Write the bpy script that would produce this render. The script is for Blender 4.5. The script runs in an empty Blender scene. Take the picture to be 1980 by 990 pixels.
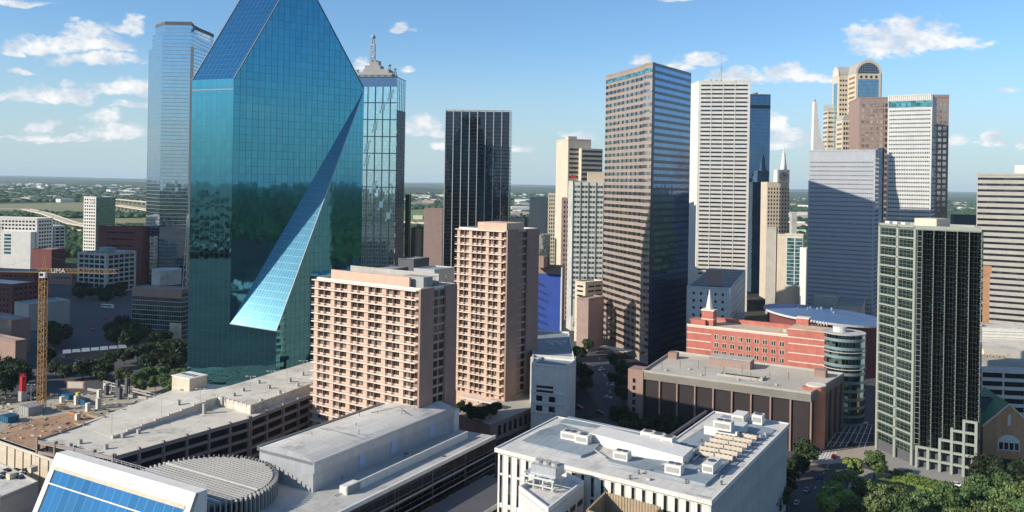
import bpy, bmesh, math, random
import numpy as np
from mathutils import Vector, Matrix
R = math.radians
random.seed(7)
rng = np.random.default_rng(7)
SC = bpy.context.scene
COL = SC.collection

# ------------------------------------------------------------------ camera, sky, sun, exposure
F, HC, S = 1600.0, 113.0, 0.0165          # focal length in photo pixels, eye height, roll
cd = bpy.data.cameras.new('camera'); cam = bpy.data.objects.new('camera', cd); COL.objects.link(cam)
cam.location = (0, 0, HC)
cam.rotation_mode = 'XYZ'
cam.matrix_world = Matrix.Translation((0, 0, HC)) @ Matrix.Rotation(R(90), 4, 'X') @ Matrix.Rotation(math.atan(S), 4, 'Z')
cd.sensor_width = 36; cd.lens = 36*F/1980; cd.shift_y = -140/1980
cd.clip_start = 1; cd.clip_end = 80000
SC.camera = cam

SUN_H = Vector((-0.92, -0.39)); SUN_EL = 26
w = bpy.data.worlds.new('World'); SC.world = w; w.use_nodes = True
SC.view_settings.view_transform = 'Standard'; SC.view_settings.look = 'None'
SC.view_settings.exposure = 0.34; SC.view_settings.gamma = 1; SC.view_settings.use_curve_mapping = False
SC.render.engine = 'CYCLES'
SC.cycles.max_bounces = 6; SC.cycles.diffuse_bounces = 2; SC.cycles.glossy_bounces = 4
SC.cycles.transmission_bounces = 2; SC.cycles.volume_bounces = 0; SC.cycles.transparent_max_bounces = 6
SC.cycles.use_denoising = True
SC.cycles.sample_clamp_indirect = 6
sl = bpy.data.lights.new('sun', 'SUN'); sl.energy = 5.0; sl.angle = R(0.5); sl.color = (1, .92, .80)
sun = bpy.data.objects.new('sun', sl); COL.objects.link(sun)
sdir = Vector((SUN_H.x*math.cos(R(SUN_EL)), SUN_H.y*math.cos(R(SUN_EL)), math.sin(R(SUN_EL))))
sun.rotation_euler = sdir.to_track_quat('Z', 'Y').to_euler()
sun.location = (-300, -300, 400)


def uvp(px, py):
    dx = px-990; dy = 355-py
    return (dx-dy*S)/F, (dx*S+dy)/F


class NT:
    """tiny node helper"""
    def __init__(s, nt): s.nt = nt; s.n = nt.nodes; s.l = nt.links

    def node(s, t, **kw):
        n = s.n.new(t)
        for k, v in kw.items(): setattr(n, k, v)
        return n

    def link(s, a, b): s.l.new(a, b)

    def math(s, op, a, b=None, c=None, clamp=False):
        n = s.n.new('ShaderNodeMath'); n.operation = op; n.use_clamp = clamp
        for i, x in enumerate((a, b, c)):
            if x is None: continue
            if isinstance(x, (int, float)): n.inputs[i].default_value = x
            else: s.l.new(x, n.inputs[i])
        return n.outputs[0]

    def mixc(s, f, a, b):
        n = s.n.new('ShaderNodeMix'); n.data_type = 'RGBA'
        for i, x in ((0, f), (6, a), (7, b)):
            if isinstance(x, (int, float)): n.inputs[i].default_value = x
            elif isinstance(x, tuple): n.inputs[i].default_value = (*x[:3], 1)
            else: s.l.new(x, n.inputs[i])
        return n.outputs[2]

    def ramp(s, f, lo, hi):
        n = s.n.new('ShaderNodeMapRange'); n.interpolation_type = 'SMOOTHSTEP'
        s.l.new(f, n.inputs[0]); n.inputs[1].default_value = lo; n.inputs[2].default_value = hi
        return n.outputs[0]

    def noise(s, vec, scale, detail=4, rough=.55):
        n = s.n.new('ShaderNodeTexNoise'); n.inputs['Scale'].default_value = scale
        n.inputs['Detail'].default_value = detail; n.inputs['Roughness'].default_value = rough
        if vec is not None: s.l.new(vec, n.inputs['Vector'])
        return n.outputs[0]


CLOUDS = [(75, 92, 62, 20), (150, 84, 66, 24), (205, 90, 45, 18), (185, 116, 88, 13), (172, 55, 34, 15), (262, 48, 26, 24), (225, 52, 28, 10),
          (30, 190, 62, 12), (95, 186, 45, 17), (150, 184, 34, 20), (245, 172, 62, 17), (252, 205, 36, 8), (78, 248, 42, 10),
          (205, 228, 36, 17), (235, 258, 60, 16), (130, 268, 60, 8), (45, 143, 34, 5), (28, 107, 18, 7), (255, 97, 18, 6), (60, 262, 50, 6),
          (777, 58, 22, 9), (785, 135, 14, 8), (812, 244, 30, 22), (838, 262, 40, 10), (852, 286, 16, 8), (1003, 290, 26, 10), (1120, 262, 42, 9),
          (1322, 128, 24, 11), (1352, 116, 32, 12), (1428, 152, 48, 18), (1525, 148, 42, 22), (1560, 154, 58, 10), (1720, 82, 76, 34), (1790, 76, 62, 30), (1745, 62, 40, 34), (1830, 88, 64, 15),
          (1498, 240, 30, 22), (1525, 262, 50, 18), (1500, 280, 40, 10), (1852, 276, 22, 13), (1914, 266, 20, 18), (1925, 276, 24, 10), (1958, 174, 20, 6),
          (692, 128, 22, 12), (1250, 118, 24, 10), (30, 10, 60, 6), (1305, 2, 26, 7), (1975, 280, 12, 10), (545, 30, 30, 8)]


def build_world():
    t = NT(w.node_tree); t.n.clear()
    out = t.node('ShaderNodeOutputWorld'); bg = t.node('ShaderNodeBackground'); bg.inputs[1].default_value = 0.13
    sky = t.node('ShaderNodeTexSky', sky_type='NISHITA', sun_disc=False)
    sky.sun_elevation = R(SUN_EL); sky.sun_rotation = math.atan2(SUN_H.x, SUN_H.y) % (2*math.pi)
    sky.altitude = 100; sky.air_density = 1.0; sky.dust_density = 0.35; sky.ozone_density = 3.0
    tc = t.node('ShaderNodeTexCoord'); sep = t.node('ShaderNodeSeparateXYZ'); t.link(tc.outputs['Generated'], sep.inputs[0])
    x, y, z = sep.outputs
    ys = t.math('MAXIMUM', y, 0.05)
    u = t.math('DIVIDE', x, ys); v = t.math('DIVIDE', z, ys)
    wv = t.node('ShaderNodeCombineXYZ'); t.link(u, wv.inputs[0]); t.link(t.math('MULTIPLY', v, 1.6), wv.inputs[1])
    wn = t.node('ShaderNodeTexNoise'); wn.inputs['Scale'].default_value = 19; wn.inputs['Detail'].default_value = 3; t.link(wv.outputs[0], wn.inputs['Vector'])
    ws = t.node('ShaderNodeSeparateColor'); t.link(wn.outputs['Color'], ws.inputs[0])
    u = t.math('MULTIPLY_ADD', t.math('SUBTRACT', ws.outputs[0], .5), .055, u)
    v = t.math('MULTIPLY_ADD', t.math('SUBTRACT', ws.outputs[1], .5), .024, v)
    cur = None
    for (px, py, rx, ry) in CLOUDS:
        u0, v0 = uvp(px, py)
        rx, ry = rx*1.12, ry*1.15
        du = t.math('MULTIPLY_ADD', u, F/rx, -u0*F/rx)
        dv = t.math('MULTIPLY_ADD', v, F/ry, -v0*F/ry)
        neg = t.math('MINIMUM', dv, 0.0)
        dv = t.math('MULTIPLY_ADD', neg, 0.55, dv)           # flatter cloud bases
        r = t.math('ADD', t.math('MULTIPLY', du, du), t.math('MULTIPLY', dv, dv))
        m = t.math('SUBTRACT', 1.0, r)
        cur = m if cur is None else t.math('MAXIMUM', cur, m)
    cmb = wv
    n1 = t.noise(cmb.outputs[0], 60, 9, .62)
    dens = t.math('MULTIPLY_ADD', t.math('SUBTRACT', n1, 0.5), 4.2, cur)
    soft = t.math('MULTIPLY', t.ramp(dens, -0.55, 1.0), 0.94)
    soft = t.math('MULTIPLY', soft, t.ramp(y, 0.05, 0.2))
    # loose clouds all round the rest of the sky (seen only in the glass)
    mp = t.node('ShaderNodeMapping'); mp.inputs['Scale'].default_value = (1, 1, 3.2); t.link(tc.outputs['Generated'], mp.inputs[0])
    n2 = t.noise(mp.outputs[0], 4.5, 7, .6)
    ring = t.math('MULTIPLY', t.ramp(n2, 0.55, 0.66), t.ramp(t.math('ABSOLUTE', u), 0.72, 1.0))
    behind = t.math('MULTIPLY', t.ramp(n2, 0.55, 0.66), t.ramp(t.math('MULTIPLY', y, -1.0), -0.05, 0.15))
    ring = t.math('MAXIMUM', ring, behind)
    ring = t.math('MULTIPLY', ring, t.math('MULTIPLY', t.ramp(z, 0.01, 0.06), 0.55))
    fac = t.math('MAXIMUM', soft, ring)
    n3 = t.noise(cmb.outputs[0], 26, 5, .6)
    ccol = t.mixc(t.ramp(n3, 0.35, 0.65), (3.9, 4.4, 5.0), (6.4, 6.3, 6.2))
    hs = t.node('ShaderNodeHueSaturation'); hs.inputs['Saturation'].default_value = 1.0; hs.inputs['Value'].default_value = 1.0
    t.link(sky.outputs[0], hs.inputs['Color'])
    tint = t.node('ShaderNodeMix', data_type='RGBA', blend_type='MULTIPLY'); tint.inputs[0].default_value = 1
    t.link(hs.outputs[0], tint.inputs[6]); tint.inputs[7].default_value = (.68, .86, .99, 1)
    airy = t.math('MULTIPLY', t.ramp(t.math('ABSOLUTE', z), 0.18, -0.01), 0.85)
    base = t.mixc(airy, tint.outputs[2], (3.2, 4.02, 4.42))
    c = t.mixc(fac, base, ccol)
    t.link(c, bg.inputs[0]); t.link(bg.outputs[0], out.inputs[0])
    w.cycles.sampling_method = 'MANUAL'; w.cycles.sample_map_resolution = 512


build_world()


# ------------------------------------------------------------------ geometry helpers
def at(px, py, Y):
    u, v = uvp(px, py); return Vector((u*Y, Y, HC+v*Y))


def onz(px, py, z=0.0):
    u, v = uvp(px, py); Y = (z-HC)/v
    return Vector((u*Y, Y))


def d2(a): return Vector((math.cos(R(a)), math.sin(R(a))))


def hit(C, a, px, py):
    """distance from C along angle a to the column px"""
    u, _ = uvp(px, py); e = d2(a)
    return (u*C.y-C.x)/(e.x-u*e.y)


def corner_block(L, C, Rr, Yc, a=-31, side=None):
    """plan L,C,R,B of a box whose near corner is seen in column C; faces run a and a+90. Returns plan, height"""
    u, v = uvp(*C); Cc = Vector((u*Yc, Yc)); H = HC+v*Yc
    e1, e2 = d2(a), d2(a+90)
    t1 = -hit(Cc, a, *L) if not isinstance(L, (int, float)) else L
    t2 = hit(Cc, a+90, *Rr) if not isinstance(Rr, (int, float)) else Rr
    Lp, Rp = Cc-e1*t1, Cc+e2*t2
    return [Lp, Cc, Rp, Lp+e2*t2], H


def ccw(poly):
    a = sum(p.x*q.y-q.x*p.y for p, q in zip(poly, poly[1:]+poly[:1]))
    return list(poly) if a > 0 else list(reversed(poly))


def cen(poly):
    return sum((Vector(p[:2]) for p in poly), Vector((0, 0)))/len(poly)


def inset(poly, d):
    n = len(poly); out = []
    for i in range(n):
        p0, p1, p2 = poly[i-1], poly[i], poly[(i+1) % n]
        e1 = (p1-p0).normalized(); e2 = (p2-p1).normalized()
        n1 = Vector((-e1.y, e1.x)); n2 = Vector((-e2.y, e2.x))
        k = 1+n1.dot(n2)
        out.append(p1+(n1+n2)*(d/max(k, .2)))
    return out


class W:
    """a wall line p0->p1, outward on its right"""
    def __init__(s, p0, p1):
        s.p0, s.p1 = Vector(p0[:2]), Vector(p1[:2]); s.L = (s.p1-s.p0).length
        s.e = (s.p1-s.p0)/s.L; s.n = Vector((s.e.y, -s.e.x)); s.ang = math.atan2(s.e.y, s.e.x)

    def pt(s, t, d, z):
        p = s.p0+s.e*t+s.n*d; return (p.x, p.y, z)


class MB:
    def __init__(s): s.v = []; s.f = []; s.m = []; s.uv = []

    def face(s, pts, mi=0, uv=None):
        b = len(s.v); s.v += [tuple(p) for p in pts]; s.f.append(tuple(range(b, b+len(pts)))); s.m.append(mi)
        s.uv.append(uv if uv else [(p[0], p[1]) for p in pts])

    def wall(s, p0, p1, z0, z1, mi=0, u0=0):
        L = (Vector(p1[:2])-Vector(p0[:2])).length
        s.face([(p0[0], p0[1], z0), (p1[0], p1[1], z0), (p1[0], p1[1], z1), (p0[0], p0[1], z1)], mi,
               [(u0, z0), (u0+L, z0), (u0+L, z1), (u0, z1)])

    def prism(s, poly, z0, z1, mi=0, top=None, bottom=True, cont=False):
        poly = ccw(poly); n = len(poly); u = 0
        for i in range(n):
            p, q = poly[i], poly[(i+1) % n]
            s.wall(p, q, z0, z1, mi, u if cont else 0); u += (Vector(q[:2])-Vector(p[:2])).length
        t = mi if top is None else top
        s.face([(p[0], p[1], z1) for p in poly], t)
        if bottom: s.face([(p[0], p[1], z0) for p in reversed(poly)], t)

    def ring(s, poly, th, z0, z1, mi=0):
        """parapet: a hollow wall along the edge of a roof"""
        poly = ccw(poly); ins = inset(poly, th); n = len(poly)
        for i in range(n):
            j = (i+1) % n
            s.wall(poly[i], poly[j], z0, z1, mi); s.wall(ins[j], ins[i], z0, z1, mi)
            s.face([(poly[i].x, poly[i].y, z1), (poly[j].x, poly[j].y, z1), (ins[j].x, ins[j].y, z1), (ins[i].x, ins[i].y, z1)], mi)

    def wbox(s, w_, t0, t1, da, db, z0, z1, mi=0):
        """box on a wall: t along, d outward"""
        P = [w_.pt(t0, da, 0), w_.pt(t1, da, 0), w_.pt(t1, db, 0), w_.pt(t0, db, 0)]
        s.prism([Vector(p[:2]) for p in P], z0, z1, mi)

    def box(s, c, w_, d, z0, z1, ang=0, mi=0):
        e, n = d2(ang), d2(ang+90); c = Vector(c[:2])
        s.prism([c-e*w_/2-n*d/2, c+e*w_/2-n*d/2, c+e*w_/2+n*d/2, c-e*w_/2+n*d/2], z0, z1, mi)

    def cyl(s, c, r, z0, z1, n=16, mi=0, r1=None, top=None):
        r1 = r if r1 is None else r1
        a = [2*math.pi*i/n for i in range(n)]
        for i in range(n):
            j = (i+1) % n
            s.face([(c[0]+r*math.cos(a[i]), c[1]+r*math.sin(a[i]), z0), (c[0]+r*math.cos(a[j]), c[1]+r*math.sin(a[j]), z0),
                    (c[0]+r1*math.cos(a[j]), c[1]+r1*math.sin(a[j]), z1), (c[0]+r1*math.cos(a[i]), c[1]+r1*math.sin(a[i]), z1)], mi,
                   [(i*2*math.pi*r/n, z0), ((i+1)*2*math.pi*r/n, z0), ((i+1)*2*math.pi*r/n, z1), (i*2*math.pi*r/n, z1)])
        if r1 > 0: s.face([(c[0]+r1*math.cos(x), c[1]+r1*math.sin(x), z1) for x in a], mi if top is None else top)

    def tube(s, a, b, r, n=6, mi=0, r1=None):
        a, b = Vector(a), Vector(b); r1 = r if r1 is None else r1; d = (b-a).normalized()
        x = d.orthogonal().normalized(); y = d.cross(x)
        k = [(math.cos(2*math.pi*i/n), math.sin(2*math.pi*i/n)) for i in range(n)]
        A = [a+(x*c+y*q)*r for c, q in k]; B = [b+(x*c+y*q)*r1 for c, q in k]
        for i in range(n):
            j = (i+1) % n; s.face([A[i], A[j], B[j], B[i]], mi)
        s.face(A[::-1], mi); s.face(B, mi)

    def vault(s, p0, p1, depth_vec, z, r, n=14, mi=0, gable=None):
        """half-cylinder roof on the line p0->p1, running back along depth_vec"""
        p0, p1, D = Vector(p0[:2]), Vector(p1[:2]), Vector(depth_vec[:2]); c = (p0+p1)/2; e = (p1-p0)/2
        pr = [(c-e*math.cos(math.pi*i/n), z+r*math.sin(math.pi*i/n)) for i in range(n+1)]
        for i in range(n):
            (a, za), (b, zb) = pr[i], pr[i+1]
            s.face([(a.x, a.y, za), (b.x, b.y, zb), (b.x+D.x, b.y+D.y, zb), (a.x+D.x, a.y+D.y, za)][::-1], mi)
        g = mi if gable is None else gable
        s.face([(a.x, a.y, za) for a, za in pr][::-1], g, [((a-p0).length, za) for a, za in pr][::-1])
        s.face([(a.x+D.x, a.y+D.y, za) for a, za in pr], g)

    def build(s, name, mats, parent=None, smooth=False, **props):
        if not isinstance(mats, (list, tuple)): mats = [mats]
        loc = Vector((0, 0, 0))
        q = parent
        while q is not None: loc = loc+q.location; q = q.parent
        me = bpy.data.meshes.new(name)
        me.from_pydata([(x-loc.x, y-loc.y, z-loc.z) for x, y, z in s.v], [], s.f)
        for m in mats: me.materials.append(m)
        me.polygons.foreach_set('material_index', s.m)
        ul = me.uv_layers.new(name='UVMap')
        ul.data.foreach_set('uv', [c for f in s.uv for p in f for c in p])
        if smooth: me.polygons.foreach_set('use_smooth', [True]*len(s.f))
        me.update()
        o = bpy.data.objects.new(name, me); COL.objects.link(o); o.parent = parent
        for k, v in props.items(): o[k] = v
        return o


def root(name, c, label, cat, group=None, z=0.0):
    o = bpy.data.objects.new(name, None); COL.objects.link(o); o.location = (c[0], c[1], z); o.empty_display_size = 5
    o['label'] = label; o['category'] = cat
    if group: o['group'] = group
    return o


def kids(o): return [c for c in KID.get(o.name, [])]


KID = {}


def copy_tree(o, parent=None):
    c = o.copy(); COL.objects.link(c); c.parent = parent
    for ch in list(o.children): copy_tree(ch, c)
    return c


def tag(o, label, cat, group=None, kind=None):
    o['label'] = label; o['category'] = cat
    if group: o['group'] = group
    if kind: o['kind'] = kind
    return o


def structure(o): o['kind'] = 'structure'; return o


_unit = {}


def panes(parent, specs, mat, name='window', depth=0.06, maxn=100, base=0.0, sill=None):
    """each spec = (W, t0, t1, z0, z1): a window set on a wall, each an object of its own; beyond maxn the rest in one"""
    def dist(sp):
        p = sp[0].pt((sp[1]+sp[2])/2, 0, 0); return p[0]**2+p[1]**2
    specs = sorted(specs, key=dist)
    pl = Vector((0, 0, 0)); q = parent
    while q is not None: pl = pl+q.location; q = q.parent
    for (wl, t0, t1, z0, z1) in specs[:maxn]:
        key = (round(t1-t0, 3), round(z1-z0, 3), depth, base, mat.name, name)
        if key not in _unit:
            m = MB(); a, h = t1-t0, z1-z0
            y0, y1 = -base-depth, -base+.02
            P = [Vector((0, y0)), Vector((a, y0)), Vector((a, y1)), Vector((0, y1))]
            m.prism(P, 0, h)
            # pane uv in metres on the front
            m.uv[0] = [(0, 0), (a, 0), (a, h), (0, h)]
            o = m.build(name, mat, None); _unit[key] = o.data; bpy.data.objects.remove(o)
        o = bpy.data.objects.new(name, _unit[key]); COL.objects.link(o); o.parent = parent
        p = wl.pt(t0, 0, z0); o.location = Vector(p)-pl; o.rotation_euler = (0, 0, wl.ang)
    if len(specs) > maxn:
        m = MB()
        for (wl, t0, t1, z0, z1) in specs[maxn:]:
            k = len(m.f); m.wbox(wl, t0, t1, base-.02, base+depth, z0, z1)
        m.build(name, mat, parent, kind='stuff')


# ------------------------------------------------------------------ materials
MATS = {}


def principled(t, col, rough, metal=0.0, spec=.5):
    b = t.node('ShaderNodeBsdfPrincipled')
    if isinstance(col, tuple): b.inputs['Base Color'].default_value = (*col, 1)
    else: t.link(col, b.inputs['Base Color'])
    if isinstance(rough, (int, float)): b.inputs['Roughness'].default_value = rough
    else: t.link(rough, b.inputs['Roughness'])
    b.inputs['Metallic'].default_value = metal; b.inputs['Specular IOR Level'].default_value = spec
    return b


def newmat(name):
    m = bpy.data.materials.new(name); m.use_nodes = True; t = NT(m.node_tree); t.n.clear()
    o = t.node('ShaderNodeOutputMaterial'); MATS[name] = m
    return m, t, o


def plain(name, col, rough=.8, var=.12, scale=.15, metal=0, spec=.3, streak=0.0, fine=0.0, panel=None, rot=0, stain=0.0):
    """matt material with stains; streak adds vertical weather marks"""
    m, t, o = newmat(name)
    g = t.node('ShaderNodeNewGeometry')
    n = t.noise(g.outputs['Position'], scale, 6, .65)
    mp = t.node('ShaderNodeMapping'); mp.inputs['Scale'].default_value = (1, 1, .08); t.link(g.outputs['Position'], mp.inputs[0])
    n2 = t.noise(mp.outputs[0], .8, 4, .6)
    f = t.math('ADD', t.math('MULTIPLY', t.math('SUBTRACT', n, .5), 2*var*2), t.math('MULTIPLY', t.math('SUBTRACT', n2, .5), streak*3))
    if fine:
        n3 = t.noise(g.outputs['Position'], 1.6, 3, .7)
        f = t.math('ADD', f, t.math('MULTIPLY', t.math('SUBTRACT', n3, .5), fine*3))
    f = t.math('ADD', f, 1.0)
    if panel:
        pw, ph, amp, ln, lw = panel
        um = t.node('ShaderNodeUVMap'); mr = t.node('ShaderNodeMapping'); mr.inputs['Rotation'].default_value = (0, 0, R(rot)); t.link(um.outputs[0], mr.inputs[0])
        sp = t.node('ShaderNodeSeparateXYZ'); t.link(mr.outputs[0], sp.inputs[0])
        pv = t.math('DIVIDE', sp.outputs[1], ph); row = t.math('FLOOR', pv)
        pu = t.math('ADD', t.math('DIVIDE', sp.outputs[0], pw), t.math('MULTIPLY', row, .37))
        cb = t.node('ShaderNodeCombineXYZ'); t.link(t.math('FLOOR', pu), cb.inputs[0]); t.link(row, cb.inputs[1])
        wn = t.node('ShaderNodeTexWhiteNoise', noise_dimensions='2D'); t.link(cb.outputs[0], wn.inputs['Vector'])
        f = t.math('ADD', f, t.math('MULTIPLY', t.math('SUBTRACT', wn.outputs['Value'], .5), amp*2))
        edge = t.math('MAXIMUM', t.math('LESS_THAN', t.math('FRACT', pu), lw/pw), t.math('LESS_THAN', t.math('FRACT', pv), lw/ph))
        f = t.math('MULTIPLY', f, t.math('SUBTRACT', 1.0, t.math('MULTIPLY', edge, ln)))
    if stain:
        ns = t.noise(g.outputs['Position'], .09, 8, .7); ns2 = t.noise(g.outputs['Position'], .35, 5, .7)
        sm = t.math('MULTIPLY', t.ramp(ns, .50, .62), t.ramp(ns2, .35, .6))
        f = t.math('MULTIPLY', f, t.math('SUBTRACT', 1.0, t.math('MULTIPLY', sm, stain)))
    f = t.math('MAXIMUM', f, .05)
    mx = t.node('ShaderNodeVectorMath', operation='SCALE'); mx.inputs[0].default_value = col; t.link(f, mx.inputs['Scale'])
    b = principled(t, mx.outputs[0], rough, metal, spec)
    t.link(b.outputs[0], o.inputs[0]); return m


def glass(name, tint, pane=(1.5, 3.9), mull=(.1, .14), mcol=(.2, .25, .27), jit=.012, metal=1.0, rough=.03, band=0.0, bcol=None, dark=None, brough=.4, pvar=.16):
    """reflective curtain wall on metre uvs: panes tilted a hair each, mullions, optional spandrel band"""
    m, t, o = newmat(name)
    tc = t.node('ShaderNodeUVMap'); sep = t.node('ShaderNodeSeparateXYZ'); t.link(tc.outputs[0], sep.inputs[0])
    u = t.math('DIVIDE', sep.outputs[0], pane[0]); v = t.math('DIVIDE', sep.outputs[1], pane[1])
    fu, fv = t.math('FRACT', u), t.math('FRACT', v)
    cell = t.node('ShaderNodeCombineXYZ'); t.link(t.math('FLOOR', u), cell.inputs[0]); t.link(t.math('FLOOR', v), cell.inputs[1])
    wn = t.node('ShaderNodeTexWhiteNoise', noise_dimensions='3D'); t.link(cell.outputs[0], wn.inputs['Vector'])
    sb = t.node('ShaderNodeVectorMath', operation='SUBTRACT'); t.link(wn.outputs['Color'], sb.inputs[0]); sb.inputs[1].default_value = (.5, .5, .5)
    sc = t.node('ShaderNodeVectorMath', operation='SCALE'); t.link(sb.outputs[0], sc.inputs[0]); sc.inputs['Scale'].default_value = jit
    g = t.node('ShaderNodeNewGeometry')
    # soft waviness of the sheets
    nz = t.node('ShaderNodeTexNoise'); nz.inputs['Scale'].default_value = .35; nz.inputs['Detail'].default_value = 2; t.link(g.outputs['Position'], nz.inputs['Vector'])
    s2 = t.node('ShaderNodeVectorMath', operation='SUBTRACT'); t.link(nz.outputs['Color'], s2.inputs[0]); s2.inputs[1].default_value = (.5, .5, .5)
    s3 = t.node('ShaderNodeVectorMath', operation='SCALE'); t.link(s2.outputs[0], s3.inputs[0]); s3.inputs['Scale'].default_value = jit*1.6
    a1 = t.node('ShaderNodeVectorMath', operation='ADD'); t.link(g.outputs['Normal'], a1.inputs[0]); t.link(sc.outputs[0], a1.inputs[1])
    a2 = t.node('ShaderNodeVectorMath', operation='ADD'); t.link(a1.outputs[0], a2.inputs[0]); t.link(s3.outputs[0], a2.inputs[1])
    nn = t.node('ShaderNodeVectorMath', operation='NORMALIZE'); t.link(a2.outputs[0], nn.inputs[0])
    # slight tint variation per pane
    vv = t.math('MULTIPLY_ADD', wn.outputs['Value'], pvar, 1-pvar/2)
    mx = t.node('ShaderNodeVectorMath', operation='SCALE'); mx.inputs[0].default_value = tint; t.link(vv, mx.inputs['Scale'])
    b = principled(t, mx.outputs[0], rough, metal); t.link(nn.outputs[0], b.inputs['Normal'])
    res = b.outputs[0]
    if band > 0:
        bm = principled(t, bcol or mcol, brough, .3)
        ms = t.node('ShaderNodeMixShader'); t.link(t.math('LESS_THAN', fv, band), ms.inputs[0]); t.link(res, ms.inputs[1]); t.link(bm.outputs[0], ms.inputs[2]); res = ms.outputs[0]
    mm = t.math('MAXIMUM', t.math('LESS_THAN', fu, mull[0]/pane[0]), t.math('LESS_THAN', fv, mull[1]/pane[1]))
    mb = principled(t, mcol, .45, .2)
    ms = t.node('ShaderNodeMixShader'); t.link(mm, ms.inputs[0]); t.link(res, ms.inputs[1]); t.link(mb.outputs[0], ms.inputs[2])
    t.link(ms.outputs[0], o.inputs[0]); return m


def winglass(name, col=(.03, .04, .05), metal=.35, rough=.08, bright=(.35, .32, .28), share=.15, pane=None, mcol=(.6, .6, .58), mw=.07):
    """dark window glass, some with pale blinds (per object), optional sash bars"""
    m, t, o = newmat(name)
    oi = t.node('ShaderNodeObjectInfo'); g = t.node('ShaderNodeNewGeometry')
    mp = t.node('ShaderNodeVectorMath', operation='SCALE'); t.link(g.outputs['Position'], mp.inputs[0]); mp.inputs['Scale'].default_value = .3
    sn = t.node('ShaderNodeVectorMath', operation='FLOOR'); t.link(mp.outputs[0], sn.inputs[0])
    wn = t.node('ShaderNodeTexWhiteNoise', noise_dimensions='3D'); t.link(sn.outputs[0], wn.inputs['Vector'])
    rnd = t.math('FRACT', t.math('ADD', oi.outputs['Random'], wn.outputs['Value']))
    c = t.mixc(t.math('LESS_THAN', rnd, share), col, bright)
    c2 = t.node('ShaderNodeVectorMath', operation='SCALE'); t.link(c, c2.inputs[0]); t.link(t.math('MULTIPLY_ADD', rnd, .8, .6), c2.inputs['Scale'])
    b = principled(t, c2.outputs[0], rough, metal); res = b.outputs[0]
    if pane:
        uvn = t.node('ShaderNodeUVMap'); sep = t.node('ShaderNodeSeparateXYZ'); t.link(uvn.outputs[0], sep.inputs[0])
        fu = t.math('FRACT', t.math('DIVIDE', sep.outputs[0], pane[0])); fv = t.math('FRACT', t.math('DIVIDE', sep.outputs[1], pane[1]))
        mm = t.math('MAXIMUM', t.math('LESS_THAN', fu, mw/pane[0]), t.math('LESS_THAN', fv, mw/pane[1]))
        mb = principled(t, mcol, .5); ms = t.node('ShaderNodeMixShader'); t.link(mm, ms.inputs[0]); t.link(res, ms.inputs[1]); t.link(mb.outputs[0], ms.inputs[2]); res = ms.outputs[0]
    t.link(res, o.inputs[0]); return m


M = {}
M['white'] = plain('white_concrete', (.66, .63, .57), .8, .06, .12, streak=.09, fine=.04, panel=(3.2, 2.0, .03, .12, .14), stain=.06)
M['offwhite'] = plain('offwhite_panel', (.54, .54, .51), .7, .06, .1, streak=.08, panel=(1.6, 3.5, .04, .15, .12))
M['cream'] = plain('cream_stone', (.55, .47, .36), .85, .08, .1, streak=.08, panel=(2.2, 1.3, .05, .14, .12))
M['beige'] = plain('beige_stone', (.39, .365, .32), .85, .08, .1, streak=.09, panel=(3.0, 1.8, .04, .12, .12))
M['grey'] = plain('grey_concrete', (.34, .33, .31), .85, .1, .1, streak=.08, fine=.04)
M['lgrey'] = plain('light_grey_roof', (.44, .425, .385), .9, .12, .06, fine=.09, panel=(3.0, 9, .05, .18, .18), rot=31, stain=.25)
M['roofw'] = plain('white_membrane_roof', (.60, .565, .50), .85, .12, .05, fine=.10, panel=(3.0, 14, .06, .20, .18), rot=31, stain=.30)
M['roofg'] = plain('grey_gravel_roof', (.27, .27, .26), .9, .2, .05, fine=.14, panel=(4, 10, .08, .2, .2), rot=31, stain=.35)
M['roofb'] = plain('blue_grey_roof', (.25, .29, .31), .75, .14, .06, fine=.10, panel=(2.2, 6, .06, .22, .16), rot=31, stain=.30)
M['dgrey'] = plain('dark_grey_cladding', (.09, .09, .1), .6, .1, .1)
M['metal'] = plain('pale_metal', (.45, .46, .47), .45, .06, .3, metal=.35, panel=(2.4, 3.4, .05, .18, .10), streak=.05)
M['steel'] = plain('dark_steel', (.15, .16, .17), .5, .1, .5, metal=.5)
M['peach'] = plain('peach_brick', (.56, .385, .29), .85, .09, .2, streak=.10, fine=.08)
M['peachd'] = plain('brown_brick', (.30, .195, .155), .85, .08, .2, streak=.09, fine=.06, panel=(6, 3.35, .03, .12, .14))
M['slab'] = plain('cream_slab', (.71, .60, .50), .8, .07, .3, streak=.08)
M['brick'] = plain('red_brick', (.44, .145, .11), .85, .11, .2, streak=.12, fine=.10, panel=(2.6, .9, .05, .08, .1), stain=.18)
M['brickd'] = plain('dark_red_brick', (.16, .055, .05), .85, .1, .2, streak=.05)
M['brickt'] = plain('tan_brick', (.50, .27, .14), .85, .1, .5, fine=.12, streak=.08, panel=(1.2, .6, .08, .1, .08))
M['terra'] = plain('terracotta_roof', (.60, .44, .30), .85, .12, .1, fine=.10, panel=(3, 12, .06, .15, .18), rot=31, stain=.22)
M['pink'] = plain('pink_granite', (.29, .235, .20), .5, .08, .1, streak=.06, panel=(2.1, 2.2, .06, .14, .10))
M['pinkd'] = plain('brown_granite', (.25, .16, .14), .45, .08, .1, streak=.03)
M['brownst'] = plain('brown_stone', (.30, .215, .185), .7, .08, .2, streak=.08, panel=(2.2, 2.8, .05, .14, .12))
M['garage'] = plain('garage_concrete', (.58, .53, .44), .9, .12, .05, streak=.06, fine=.12, panel=(9, 6, .06, .18, .2), rot=31, stain=.30)
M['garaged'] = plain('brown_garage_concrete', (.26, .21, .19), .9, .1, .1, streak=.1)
M['void'] = plain('dark_interior', (.02, .02, .022), .9, .1)
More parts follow.
